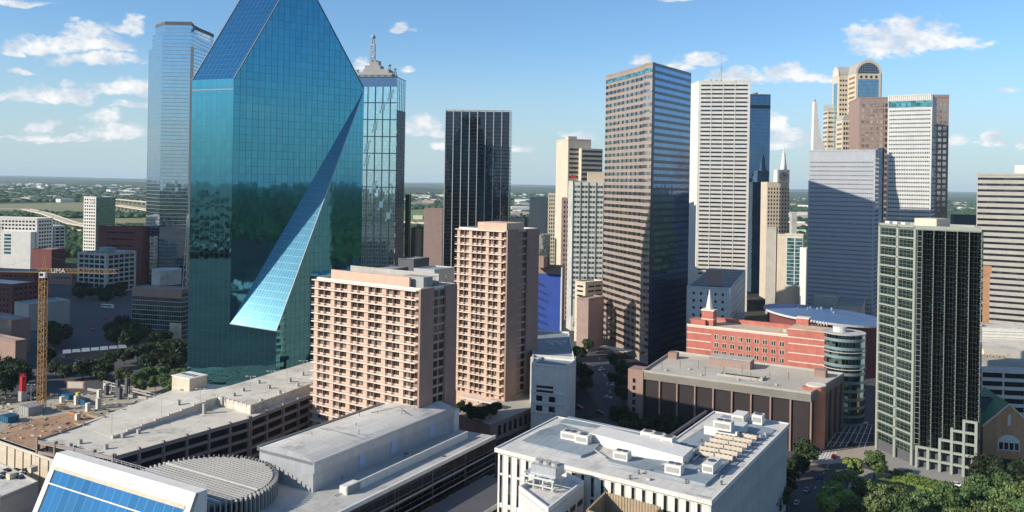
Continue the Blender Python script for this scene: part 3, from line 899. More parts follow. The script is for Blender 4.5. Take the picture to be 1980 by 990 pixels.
# pink granite tower
def pink_tower():
    poly, H = corner_block((1172, 150), (1262, 123), (1336, 146), 524, -72)
    Lp, C, Rp, B = poly
    wl, wr = W(Lp, C), W(C, Rp)
    # recut: left face swings round a rounded corner
    f = C-wl.e*0+Vector((0, 0))
    e2 = d2(54)
    Rp = C+e2*hit(C, 54, 1336, 146); B = Lp+e2*(Rp-C).length
    k1 = C-(C-Lp).normalized()*13; out = [Lp, k1]
    for i in range(1, 5):
        t = i/5; p = k1.lerp(C, t)+Vector((-1, -.35))*math.sin(math.pi*t)*1.6; out.append(p)
    out += [C, Rp, B]
    r = root('granite_tower', cen([Lp, C, Rp, B]), 'pink granite tower with square dark windows and a blue glass side', 'office tower')
    m = MB(); pl = ccw(out); m.prism(pl, 0, H); m.build('wall', M['pink'], r)
    mech_roof(r, pl, H, 'roofg', 'pink', 1.0)
    wl = W(Lp, k1); wr = W(C, Rp)
    corner = [W(out[i], out[i+1]) for i in range(1, 6)]
    m = MB(); m.wbox(wr, 0, 3.2, -.02, .3, 0, H+1); m.build('corner_pier', plain('dark_blue_granite', (.05, .055, .085), .25, .1, metal=.4), r)
    m = MB(); m.wbox(wr, 3.2, wr.L, -.02, .22, 0, H+.5); m.f, m.v, m.uv, m.m
    m.build('side_glass', M['bandb'], r)
    # reflective strip on each floor with square dark panes in it
    z = H-9; k = 0; sp = []
    while z > 3:
        mm = MB()
        for w_ in [wl]+corner: mm.wbox(w_, 0 if w_ is wl else -.02, w_.L+.02, 0, .10, z, z+2.1)
        mm.build('window_band', M['winp'], r)
        for c in range(9):
            t = 1.2+c*(wl.L-3)/8.2
            sp.append((wl, t, t+2.0, z-.05, z+2.15))
        z -= 4.4; k += 1
    panes(r, sp, M['wind'], 'window', .22)
    mm = MB()
    for q in (H-4.2, H-9.6):
        pass
    m = MB(); m.wbox(wl, 0, wl.L, 0, .16, H-5.2, H-2.6)
    for w_ in corner: m.wbox(w_, 0, w_.L, 0, .16, H-5.2, H-2.6)
    m.build('top_window_band', M['wint'], r)
    # entrance canopy of glass at the foot
    m = MB(); c = onz(1190, 690); m.box(c, 22, 7, 5.2, 5.6, -40); m.build('glass_canopy', M['metal'], r)
    return r


pink_tower()

# white ribbon-window tower
poly, H = corner_block((1337, 176), (1351, 158), (1451, 156), 760, -112)
Lp, C, Rp, B = poly
Rp = C+d2(-9)*hit(C, -9, 1451, 156); B = Rp+Vector((6, 30)); Lp = C+Vector((-1.5, 36))
poly = [Lp, C, Rp, B]
r = tower('white_ribbon_tower', 'white tower of stacked ribbon windows with a thin aerial on top', 'office tower', poly, H, 'white', roof='roofw', ph=1.0)
wr = W(C, Rp)
z = H-4.2
while z > 10:
    m = MB()
    for a, b in ((2.2, wr.L*.24), (wr.L*.26, wr.L*.47), (wr.L*.49, wr.L*.70), (wr.L*.72, wr.L-2.2)): m.wbox(wr, a, b, 0, .1, z, z+1.45)
    m.build('window_band', M['winb'], r); z -= 3.83
m = MB()
for k in (.25, .48, .71): m.wbox(wr, wr.L*k-.25, wr.L*k+.25, 0, .3, 5, H); 
m.build('pilaster', M['white'], r)
wsd = W(Lp, C)
c = cen(poly)
m = MB(); m.box((c.x-3, c.y-6), 26, 10, H, H+2.6, -9); m.build('plant_room', M['white'], r)
m = MB()
for k in range(6): m.cyl((c.x-12+k*4.6, c.y-11), .8, H, H+2.2, 8)
m.build('roof_vent', M['dgrey'], r)
pm = Vector((uvp(1395, 120)[0]*(c.y-4), c.y-4))
m = MB()
m.tube((*pm, H+2), (*pm, H+29), .35, 6, 0, .18)
for q in range(3):
    a = q*2.1; m.tube((pm.x+3.5*math.cos(a), pm.y+3.5*math.sin(a), H+2), (*pm, H+17), .13, 4)
m.tube((pm.x-2.2, pm.y, H+28), (pm.x+2.2, pm.y, H+28), .15, 4); m.tube((pm.x, pm.y-2, H+28), (pm.x, pm.y+2, H+28), .15, 4)
for k in range(8): m.tube((pm.x-.9+.08*k, pm.y, H+3+2.6*k), (pm.x+.9-.08*k, pm.y, H+4.6+2.6*k), .08, 4)
m.build('aerial_mast', M['metal'], r)
# blue-black glass tower behind it
Yb = 880; X = lambda px: uvp(px, 190)[0]*Yb
poly = [Vector((X(1334), Yb)), Vector((X(1452), Yb)), Vector((X(1490), Yb)), Vector((X(1490)-2, Yb+45)), Vector((X(1334), Yb+45))]
H = at(1460, 184, Yb).z
r = tower('blue_black_tower', 'dark blue mirror glass tower standing behind the white ribbon tower', 'skyscraper', poly, H, 'bluebl', par='steel')
wf = W(poly[0], poly[2])
m = MB(); m.wbox(wf, 0, wf.L, 0, .15, H-14, H-10.5); m.build('louvre_band', M['black'], r)
m = MB(); m.cyl((X(1464), Yb+12), 4, H, H+2.2, 16, 0, 3.2); m.cyl((X(1466), Yb+10), 2.5, H+2.2, H+3.6, 10); m.build('roof_dish', M['steel'], r)


# arched crown tower
def arch_tower():
    Y0 = 840; b = -2; e, n = d2(b), d2(b+90)
    u0 = uvp(1655, 150)[0]; P = Vector((u0*Y0, Y0))          # front arm, left corner
    Wd = hit(P, b, 1703, 150); Q = P+e*Wd
    zt = at(1680, 145, Y0).z; rA = Wd/2
    zs = at(1680, 140, Y0).z-1                                # springing line
    arm = 21; side = 9.5
    r = root('arched_crown_tower', P+e*10+n*30, 'tan granite tower with two barrel vaulted arches for its crown', 'skyscraper')
    m = MB()
    m.prism([P, Q, Q+n*62, P+n*62], 0, zs, 0); m.prism([P-e*side+n*arm, P+n*arm, P+n*(arm+19), P-e*side+n*(arm+19)], 0, zs)
    m.prism([Q+n*arm, Q+e*side+n*arm, Q+e*side+n*(arm+19), Q+n*(arm+19)], 0, zs)
    m.build('wall', M['cream'], r)
    m = MB(); m.vault(P, Q, n*62, zs, rA+1.3, 16, 0); m.build('vault_roof', M['grey'], r)
    # side arms vaults: run across
    a0, a1 = P-e*(side)+n*(arm+19), P-e*side+n*arm
    m = MB(); m.vault(a0, a1, e*(2*side+Wd), zs, 10.5, 14, 0); m.build('cross_vault', M['grey'], r)
    # front glass and arch ring
    wf = W(P, Q)
    m = MB(); m.wbox(wf, 2, Wd-2, 0, .3, 10, zs-6)
    m.build('arch_glass', glass('blue_panel_glass', (.30, .42, .52), (2.1, 3.9), (.2, .3), (.08, .12, .17), .01), r)
    m = MB(); c = (P+Q)/2-n*.3
    def arcpts(rad): return [(c-e*rad*math.cos(math.pi*i/14), zs+rad*math.sin(math.pi*i/14)) for i in range(15)]
    o_, i_ = arcpts(rA+.9), arcpts(rA-1.6)
    for k in range(14):
        (a, za), (d, zd), (f_, zf), (g_, zg) = o_[k], o_[k+1], i_[k+1], i_[k]
        F0 = [(a.x, a.y, za), (d.x, d.y, zd), (f_.x, f_.y, zf), (g_.x, g_.y, zg)]
        m.face(F0[::-1]); nn = n*1.5
        m.face([(a.x, a.y, za), (a.x+nn.x, a.y+nn.y, za), (d.x+nn.x, d.y+nn.y, zd), (d.x, d.y, zd)])
    m.wbox(wf, 0, 1.9, .0, .6, 10, zs); m.wbox(wf, Wd-1.9, Wd, 0, .6, 10, zs); m.wbox(wf, 1.9, Wd-1.9, 0, .5, zs-6, zs-1.2)
    m.build('arch_trim', M['cream'], r)
    m = MB(); inn = arcpts(rA-1.7)
    m.face([(p.x, p.y, z) for p, z in inn][::-1], 0, [((p-P).dot(e), z) for p, z in inn][::-1]); m.build('fanlight', glass('smoked_arch_glass', (.12, .15, .18), (2.1, 2.4), (.2, .2), (.30, .27, .22), .02), r)
    panes(r, [(wf, 4+k*5, 6.2+k*5, zs-5, zs-2.4) for k in range(4)], M['wind'], 'square_window', .6)
    # left end glass and its arch
    wl = W(P-e*side+n*(arm+19), P-e*side+n*arm)
    m = MB(); m.wbox(wl, 4, wl.L-4, 0, .3, 10, zs-7); m.build('end_glass', M['ren'], r)
    m = MB()
    cc = (wl.p0+wl.p1)/2+wl.n*.35
    for k in range(12):
        aa, ab = math.pi*k/12, math.pi*(k+1)/12
        for r0, r1 in ((10.4, 8.2),):
            q = [(cc-wl.e*r0*math.cos(aa), zs+r0*math.sin(aa)), (cc-wl.e*r0*math.cos(ab), zs+r0*math.sin(ab)), (cc-wl.e*r1*math.cos(ab), zs+r1*math.sin(ab)), (cc-wl.e*r1*math.cos(aa), zs+r1*math.sin(aa))]
            m.face([(p.x, p.y, z) for p, z in q][::-1])
    m.build('end_arch_trim', M['cream'], r)
    m = MB(); pts = [(cc-wl.n*.1-wl.e*8.3*math.cos(math.pi*k/12), zs+8.3*math.sin(math.pi*k/12)) for k in range(13)]
    m.face([(p.x, p.y, z) for p, z in pts][::-1]); m.build('end_fanlight', M['offwhite'], r)
    # windows of the re-entrant walls
    sp = []; wa = W(P-e*side+n*arm, P+n*arm); wb = W(P+n*arm, P)
    z = zs-6
    while z > 20:
        for c_ in range(3): sp.append((wa, 1+c_*2.8, 2.6+c_*2.8, z, z+2.0))
        z -= 5.0
    panes(r, sp, M['wind'], 'window', .12)
    z = zs-5; 
    for k in range(40):
        m = MB(); m.wbox(wb, 2, wb.L-3, 0, .12, z, z+2.2); m.build('gold_window_band', M['wint'] if False else MATS['tan_glass'] if 'tan_glass' in MATS else winglass('tan_glass', (.30, .24, .15), .6, .15, (.42, .34, .22), .3), r); z -= 5
    # lower annexes with small arches
    zlo = at(1640, 232, Y0).z
    A0 = P-e*8+n*2; 
    m = MB(); pl = [A0-e*4, A0+e*7.9, A0+e*7.9+n*19, A0-e*4+n*19]; m.prism(pl, 0, zlo); m.build('annex', M['cream'], r)
    m = MB(); m.vault(pl[0], pl[1], n*19, zlo, 5.9, 10); m.build('annex_vault', M['grey'], r)
    wx = W(pl[0], pl[1]); wy = W(pl[3], pl[0]); sp = []; z = zlo-5
    k = 0
    while z > 40:
        for c_ in range(4): sp.append((wx, 1.2+c_*2.5, 2.7+c_*2.5, z, z+2.8))
        m = MB(); m.wbox(wy, 3, wy.L-2, 0, .12, z, z+2.2); m.build('annex_window_band', MATS['tan_glass'], r)
        z -= 5
    panes(r, sp, M['wind'], 'annex_window', .12)
    zl2 = at(1600, 214, Y0+35).z
    B0 = P-e*(side+7)+n*(arm+12)
    m = MB(); pl = [B0, B0+e*7, B0+e*7+n*14, B0+n*14]; m.prism(pl, 0, zl2); m.build('corner_annex', M['cream'], r)
    m = MB(); m.vault(pl[3], pl[0], e*7, zl2, 7, 8); m.build('corner_vault', M['grey'], r)
    bands(r, [W(pl[0], pl[1]), W(pl[3], pl[0])], zl2, 60, 5, 2.2, 'winp', .8, .8, name='corner_window_band')


arch_tower()

# brown stepped tower with square panes
Yb = 800; X = lambda px, Y=Yb: uvp(px, 200)[0]*Y
H = at(1662, 190, Yb).z
poly = [Vector((X(1662), Yb)), Vector((X(1835, Yb-12), Yb-12)), Vector((X(1835, Yb-12)+3, Yb+28)), Vector((X(1662)+8, Yb+45))]
r = tower('pink_stone_tower', 'pinkish stone tower with square glass panels behind the white dotted tower', 'office tower', poly, H, 'brownst', par='brownst')
wf = W(poly[0], poly[1])
sp = []
z = H-8
while z > 55:
    for c_ in range(6): sp.append((wf, 1.6+c_*4.4, 4.6+c_*4.4, z, z+3.4))
    for c_ in range(3): sp.append((wf, wf.L-14+c_*4.5, wf.L-11+c_*4.5, z, z+3.4))
    z -= 5.6
panes(r, sp, M['winp'], 'window', .12, maxn=100)
m = MB(); m.wbox(wf, 17.5, wf.L-58, .1, .3, 40, H-48); m.build('recessed_glass_bay', M['bluebl'], r)
m = MB(); m.wbox(wf, 0, 14, .1, .25, H-6, H-2); m.build('cornice', M['brownst'], r); m = MB(); m.wbox(wf, wf.L-14, wf.L, -5, .25, H+1, H+3.5); m.build('raised_corner', M['brownst'], r)

# white dotted tower
def dotted(L, C, Rr, Yc, a, label, cols, pitch, name, group, teal, ws_=.85, hs=1.35, crown=10):
    poly, H = corner_block(L, C, Rr, Yc, a)
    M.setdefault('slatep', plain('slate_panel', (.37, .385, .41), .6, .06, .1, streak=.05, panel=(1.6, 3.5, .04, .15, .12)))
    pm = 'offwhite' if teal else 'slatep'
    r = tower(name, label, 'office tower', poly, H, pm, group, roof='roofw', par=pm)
    wf = W(poly[0], poly[1]); wsd = W(poly[1], poly[2]); sp = []
    z = H-crown-pitch
    while z > 6:
        for c_ in range(cols): 
            t = 1.2+c_*(wf.L-2.4)/cols; sp.append((wf, t+.3, t+.3+ws_, z, z+hs))
        z -= pitch
    panes(r, sp, M['wind'], 'window', .05, base=0)
    bands(r, [wsd], H-crown+pitch, 6, pitch, hs+.1, 'winb', .3, .3, first=pitch-hs, name='side_window_band')
    if teal:
        m = MB(); m.wbox(wf, .5, wf.L-.3, 0, .12, H-crown, H-4.5); m.build('teal_window_band', M['wint'], r)
        m = MB()
        for k in range(22): m.wbox(wf, .2+k*(wf.L-.4)/22, .2+(k+.55)*(wf.L-.4)/22, 0, .5, H-4.2, H+1.2)
        m.build('louvre_crown', M['white'], r)
    return r, wf, H


dotted((1717, 187), (1803, 184), (1811, 186), 720, -31, 'white tower dotted with small square windows under a teal top band', 24, 3.72, 'dotted_tower', 'towers dotted with small windows', True)
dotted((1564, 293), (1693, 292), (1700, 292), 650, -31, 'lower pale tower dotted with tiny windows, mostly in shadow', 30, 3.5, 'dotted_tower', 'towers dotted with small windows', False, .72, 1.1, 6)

# leaning white fin behind it
Yf = 700; X = lambda px: uvp(px, 250)[0]*Yf
r = root('white_fin_spire', (X(1575), Yf), 'white leaning wedge spire rising behind the shadowed dotted tower', 'spire')
zt = at(1576, 197, Yf).z; zm = at(1580, 262, Yf).z; zb = at(1600, 292, Yf).z
m = MB()
prof = [(X(1570), 0), (X(1592), 0), (X(1594), zb), (X(1583), zm), (X(1578.5), zt), (X(1573.5), zt)]
prof = [(X(1570), 60), (X(1602), 60), (X(1602), zb-4), (X(1586), zm), (X(1578.5), zt), (X(1574), zt)]
dth = 5
f = [(x, Yf, z) for x, z in prof]; g = [(x, Yf+dth, z) for x, z in prof]
m.face(f); m.face(g[::-1])
for i in range(len(f)):
    j = (i+1) % len(f); m.face([f[i], g[i], g[j], f[j]][::1])
m.build('fin', M['white'], r)
m = MB(); m.cyl((X(1576.3), Yf+2.5), 1.0, zt, zt+2.2, 8); m.build('beacon', M['metal'], r)
m = MB(); m.box((X(1590), Yf+8), 22, 20, 0, 62); m.build('base_block', M['white'], r)

# clock tower
Yk = 840; X = lambda px: uvp(px, 340)[0]*Yk
r = root('clock_tower', (X(1505), Yk), 'cream stepped tower with a clock and slim white spire', 'clock tower')
H1 = at(1505, 352, Yk).z; H2 = at(1505, 328, Yk).z; H3 = at(1518, 295, Yk).z; H4 = at(1518, 272, Yk).z
m = MB(); m.prism([Vector((X(1484), Yk)), Vector((X(1526), Yk)), Vector((X(1528), Yk+25)), Vector((X(1486), Yk+25))], 0, H1); m.build('wall', M['cream'], r)
m = MB(); m.prism([Vector((X(1502), Yk-1)), Vector((X(1526), Yk-1)), Vector((X(1527), Yk+12)), Vector((X(1503), Yk+12))], H1, H2); m.build('clock_stage', M['white'], r)
wc = W((X(1484), Yk), (X(1526), Yk)); sp = []; z = H1-8
while z > 25:
    for c_ in range(8): sp.append((wc, 1+c_*2.85, 2.2+c_*2.85, z, z+2.2))
    z -= 3.9
panes(r, sp, M['wind'], 'window', .1)
cx = X(1515)
m = MB(); m.tube((cx, Yk-1, (H1+H2)/2-.5), (cx, Yk-1.4, (H1+H2)/2-.5), 4.6, 20); m.build('clock_face', M['beige'], r)
m = MB(); m.tube((cx, Yk-1.6, (H1+H2)/2-.5), (cx+2.6, Yk-1.6, (H1+H2)/2+1.5), .3, 4); m.tube((cx, Yk-1.6, (H1+H2)/2-.5), (cx-.6, Yk-1.6, (H1+H2)/2+3), .3, 4); m.build('clock_hand', M['black'], r)
m = MB(); m.tube((X(1518), Yk+5, H2), (X(1518), Yk+5, H3), 3.6, 8, 0, 1.3); m.tube((X(1518), Yk+5, H3), (X(1518), Yk+5, H4), .5, 6, 0, .15); m.build('spire', M['white'], r)

# big banded tower at the right edge
poly, H = corner_block((1889, 346), (2100, 340), 40, 500, -31)
r = tower('banded_office_tower', 'wide beige tower with dark ribbon windows at the right edge', 'office tower', poly, H, 'beige', roof='lgrey')
bands(r, [W(poly[0], poly[1])], H, 6, 3.7, 1.45, 'winb', .5, .5, first=1.6)
m = MB(); wq = W(poly[0], poly[1]); m.wbox(wq, 20.5, 60, -25, -3, H, H+6.5); m.build('penthouse', M['white'], r)


# ------------------------------------------------------------------ green-framed glass tower at right
def framed_tower():
    L, C, Rr = Vector((160.4, 361.6)), Vector((165.9, 338.3)), Vector((184.6, 324.6))
    B = Rr+Vector((12, 26)); B2 = Vector((176, 372))
    H = 98.3
    body = [L, C, Rr, B, B2]
    r = root('framed_glass_tower', cen(body), 'slim tower with pale green frames on one side and dark toothed glass', 'office tower')
    wl, wr = W(L, C), W(C, Rr)
    ins = [L-wl.n*.6, C-wl.n*.6-wr.n*1.9, Rr-wr.n*1.9, B, B2]
    m = MB(); m.prism(ins, 0, H-1); m.build('core_wall', M['dgrey'], r)
    gf = plain('pale_green_frame', (.27, .295, .25), .7, .05, .3)
    # frames of the left face
    m = MB(); 
    for t in (0, wl.L*.46+.5, wl.L-2.0): m.wbox(wl, t, t+1.25, -.6, .0, 0, H)
    m.build('upright_frame', gf, r)
    fh = 4.24; sp = []
    k = 0; z = H-1.2
    while z > 4:
        m = MB(); m.wbox(wl, 1.25, wl.L-1.9, -.58, .0, z, z+.62); m.build('floor_beam', gf, r)
        for (a, b) in ((1.25, wl.L*.46+.5), (wl.L*.46+1.75, wl.L-2.0)): sp.append((wl, a, b, z-fh+.62, z))
        z -= fh
    panes(r, sp, M['wing'], 'window', .05, base=-.55)
    # toothed dark glass on the right face
    nb = 5; bw = (wr.L-2.0)/nb; pts = [wr.p0+wr.e*.2-wr.n*.2, wr.p0+wr.e*2.0-wr.n*.2]
    tips = []
    for k in range(nb):
        x = 2.0+k*bw
        pts += [wr.p0+wr.e*(x+.35*bw)-wr.n*1.7, wr.p0+wr.e*(x+bw)-wr.n*.1]
        tips += [wr.p0+wr.e*(x+bw)-wr.n*.06]
    poly = pts+[wr.p0+wr.e*wr.L-wr.n*6, wr.p0-wr.n*6+wr.e*1]
    m = MB(); m.prism(poly, 7, H-1.5); m.build('toothed_glass_wall', M['darkc'], r)
    for q in tips+[pts[0]+Vector((-.05, -.05)), pts[1]]:
        m = MB(); m.cyl(q, .09, 7, H-1.4, 6); m.build('upright_bar', gf, r)
    m = MB()
    z = H-4
    while z > 8:
        m.wbox(wr, .2, 2.0, -.25, -.1, z, z+.14)
        for k in range(nb): m.wbox(wr, 2.0+(k+.86)*bw, 2.0+(k+1)*bw, -.5, -.05, z, z+.08)
        z -= fh/2
    m.build('glazing_bar', gf, r)
    # stepped open frame at the foot
    heights = [9, 9, 13.5, 18.5, 22.5]
    m = MB()
    for k in range(nb+1):
        x = min(1.2+k*bw, wr.L-.2); hh = heights[min(k, nb-1)]
        m.wbox(wr, x-.5, x+.5, -.6, .7, 0, hh)
    for k in range(nb):
        x = 1.2+k*bw; z = 4.5
        while z <= heights[k]+.1: m.wbox(wr, x+.5, x+bw-.5, -.4, .6, z-.9, z); z += 4.5
    m.build('foot_frame', gf, r)
    m = MB(); m.prism(inset(ccw(body), .4), H-1.5, H-.9); m.build('roof_deck', M['roofw'], r)
    m = MB(); m.ring([L, C, Rr, B, B2], .5, H-1.2, H+.3); m.build('parapet', gf, r)
    m = MB(); c = cen(body); m.box((c.x+1, c.y), 13, 9, H-1, H+3, 40); m.build('lift_room', M['cream'], r)
    m = MB()
    for t in (3, 8, 13): m.wbox(wl, t, t+2.6, -3.4, -1, H-1, H+1.2)
    m.build('roof_hatch', M['white'], r)


framed_tower()

# ------------------------------------------------------------------ low blocks, right of centre
def box_px(px, py, z, w_, d_, h, ang=GA, m=None, z0=None):
    c = onz(px, py, z); m.box(c, w_, d_, z if z0 is None else z0, z+h, ang)


def clutter(r, poly, z, n, seed, keep=2.5):
    g = random.Random(seed); pl = inset(ccw(poly), keep); xs = [p.x for p in pl]; ys = [p.y for p in pl]; k = 0
    while k < n:
        c = Vector((g.uniform(min(xs), max(xs)), g.uniform(min(ys), max(ys))))
        if any((b.x-a.x)*(c.y-a.y)-(b.y-a.y)*(c.x-a.x) < 0 for a, b in zip(pl, pl[1:]+pl[:1])): continue
        k += 1; q = g.random(); m = MB()
        if q < .4: m.cyl(c, .28, z, z+g.uniform(.5, 1.1), 8); m.cyl(c, .42, z+.9, z+1.1, 8); m.build('vent_pipe', M['steel'], r)
        elif q < .65: m.box(c, g.uniform(1, 2.4), g.uniform(1, 1.8), z, z+g.uniform(.4, 1.1), GA); m.build('roof_hatch', M['lgrey'], r)
        elif q < .85:
            e = d2(GA if g.random() < .5 else GA+90)*g.uniform(3, 9); m.tube((*(c-e*.3), z+.3), (*(c+e*.3), z+.3), .13, 5); m.build('pipe_run', M['steel'], r)
        else: m.cyl(c, .9, z, z+.06, 12); m.build('drain', M['dgrey'], r)


def lblock():
    Z = 30
    pts = [onz(956, 868, Z), onz(1376, 971, Z), onz(1527, 820, Z), onz(1380, 796, Z), onz(1303, 850, Z), onz(1077, 806, Z)]
    r = root('slit_window_block', cen(pts), 'low white L-shaped building with narrow slit windows and a crowded flat roof', 'office building')
    pl = ccw(pts)
    m = MB(); m.prism(inset(pl, .9), 0, Z-.6); m.build('wall', M['white'], r)
    m = MB(); m.prism(pl, Z-.9, Z-.1); m.build('eaves_slab', M['white'], r)
    m = MB(); m.prism(inset(pl, .5), Z-.1, Z); m.build('roof_deck', M['roofw'], r)
    wf, ws = W(pts[0], pts[1]), W(pts[1], pts[2])
    sp = []; n = 21
    for k in range(n):
        t = 1.6+k*(wf.L-2.6)/n
        sp += [(wf, t, t+1.0, Z-7.2, Z-1.6), (wf, t, t+1.0, Z-16.5, Z-8.0), (wf, t, t+1.0, Z-26, Z-18)]
    panes(r, sp, M['wind'], 'slit_window', .05, base=-.85)
    m = MB()
    for k in range(n):
        t = 1.6+k*(wf.L-2.6)/n; m.wbox(wf, t+1.0, t+1.14, -.92, -.76, 0, Z-1.2); m.wbox(wf, t-.14, t, -.92, -.76, 0, Z-1.2)
    m.build('window_rib', M['white'], r)
    m = MB()
    for k in range(64):
        t = 1+k*(ws.L-2)/64; m.wbox(ws, t, t+.45, -.92, -.45, 0, Z-1)
    m.build('wall_rib', M['offwhite'], r)
    panes(r, [(ws, ws.L*.55+k*.9, ws.L*.55+k*.9+.7, 3, Z-3) for k in range(3)], M['wind'], 'tall_window', .06, base=-.88)
    e, nn = wf.e, -wf.n
    # low parapets
    m = MB(); m.ring(pl, .5, Z-.15, Z+.35); m.build('parapet', M['white'], r)
    # raised plant platforms
    def plat(px, h, mat, name, z=Z):
        m = MB(); q = [onz(a, b, z) for a, b in px]; m.prism(q, z, z+h); return m.build(name, M[mat], r)
    plat([(1008, 857), (1123, 886), (1147, 877), (1170, 850), (1085, 823), (1045, 836)], .8, 'roofb', 'raised_platform')
    plat([(1139, 856), (1320, 905), (1340, 886), (1163, 842)], 3.2, 'white', 'long_penthouse')
    plat([(1174, 897), (1364, 942), (1392, 918), (1335, 903), (1200, 885)], .9, 'roofb', 'plant_platform')
    plat([(1300, 866), (1345, 905), (1395, 925), (1500, 832), (1400, 803)], .25, 'roofb', 'plant_deck')
    plat([(1361, 840), (1425, 853), (1446, 834), (1388, 822)], 3.0, 'white', 'fan_house')
    plat([(1080, 818), (1100, 806), (1240, 835), (1235, 842)], .25, 'roofb', 'blue_roof_strip')
    clutter(r, [pts[0], pts[1], pts[2], pts[3], pts[4]], Z+.02, 46, 5, 1.5)
    # small planks on the long edge
    m = MB(); q = W(pts[4], pts[3]); m.wbox(q, 2, q.L-3, -2.2, -1.4, Z, Z+.9); m.build('roof_kerb', M['dgrey'], r)

    def unit(px, py, w_, d_, h, fans, label, ang=GA, z=Z+.8, grp='rooftop cooling units'):
        c = onz(px, py, z)
        u = root('cooling_unit', c, label, 'cooling unit', grp, z)
        m = MB(); m.box(c, w_, d_, z, z+h, ang); hs = m.build('housing', M['white'], u)
        for k in range(fans):
            cc = c+d2(ang)*((k-(fans-1)/2)*w_/max(fans, 1)*.8)
            m = MB(); m.cyl(cc, min(d_, w_/fans)*.36, z+h, z+h+.25, 12); m.build('fan', M['dgrey'], hs)
        m = MB(); m.box(c-d2(ang+90)*(d_/2+.03), w_*.8, .08, z+h*.25, z+h*.75, ang); m.build('louvre', M['grey'], hs)
        return u
    unit(1103, 848, 5.5, 3.4, 2.4, 2, 'white cooling unit at the left end of the flat white roof')
    unit(1128, 855, 4.5, 3.4, 2.6, 1, 'white box unit beside the left cooling unit on the white roof')
    unit(1203, 888, 4.6, 3.2, 2.6, 2, 'white twin-fan unit before the long penthouse on the white roof')
    unit(1304, 915, 4.8, 3.2, 2.8, 2, 'white twin-fan unit at the right end of the long penthouse')
    unit(1376, 908, 3.2, 8, 2.6, 1, 'long white unit at the front corner of the white roof', ang=GA)
    unit(1431, 815, 4.2, 7, 3, 0, 'plain white box unit at the far end of the white roof', z=Z+.3)
    unit(1466, 818, 3.6, 4, 3.2, 1, 'square white unit nearest the far right corner of the white roof', z=Z+.3)
    unit(1399, 830, 6, 3.6, 3, 2, 'unit with two big fans on top of the fan house', z=Z+3)
    for k in range(3):
        unit(1252+k*20, 855+k*5.5, 3.7, 3.6, 3.6, 1, 'one of three tall cooling towers in a row over the inner courtyard edge', grp='cooling towers in a row')
    for i in range(6):
        for j in range(2):
            p = onz(1362+j*36+i*9.5, 884+j*6-i*8.0, Z+.3)
            u = root('condenser', p, 'small tan condenser in the double rack on the white roof', 'condenser', 'condensers in the double rack', Z+.3)
            u['label'] = 'tan condenser in the %s rack of the white roof, %s' % (('left', 'right')[j], ('front row', 'second row', 'third row', 'fourth row', 'fifth row', 'back row')[i])
            m = MB(); m.box(p, 6.0, 1.0, Z+1.0, Z+2.2, GA); m.build('housing', M['cream'], u)
            m = MB(); m.box(p, 5.8, .9, Z+.3, Z+1.0, GA); m.build('rack_frame', M['steel'], u)
            m = MB()
            for q in range(4): m.cyl(p+d2(GA)*(-2.2+q*1.45), .42, Z+2.2, Z+2.35, 10)
            m.build('fan', M['dgrey'], u)
    m = MB()
    for i in range(7):
        a = onz(1180+i*30, 902+i*7, Z+.9); m.tube((*a, Z+.9), (*a, Z+2.0), .05, 4)
    a = onz(1180, 902, Z+.9); b = onz(1360, 944, Z+.9); m.tube((*a, Z+2), (*b, Z+2), .05, 4); m.tube((*a, Z+1.5), (*b, Z+1.5), .04, 4)
    m.build('safety_rail', M['metal'], r)
    m = MB()
    for (x0, y0, x1, y1) in ((1340, 890, 1375, 860), (1440, 850, 1490, 838), (1150, 870, 1172, 885), (1385, 915, 1420, 880)):
        m.tube((*onz(x0, y0, Z+.7), Z+.7), (*onz(x1, y1, Z+.7), Z+.7), .28, 6)
    for (x, y) in ((1470, 850), (1480, 845), (1450, 865), (1345, 915), (1352, 918)): m.cyl(onz(x, y, Z), .5, Z, Z+1.6, 8)
    m.build('duct', M['metal'], r)


lblock()





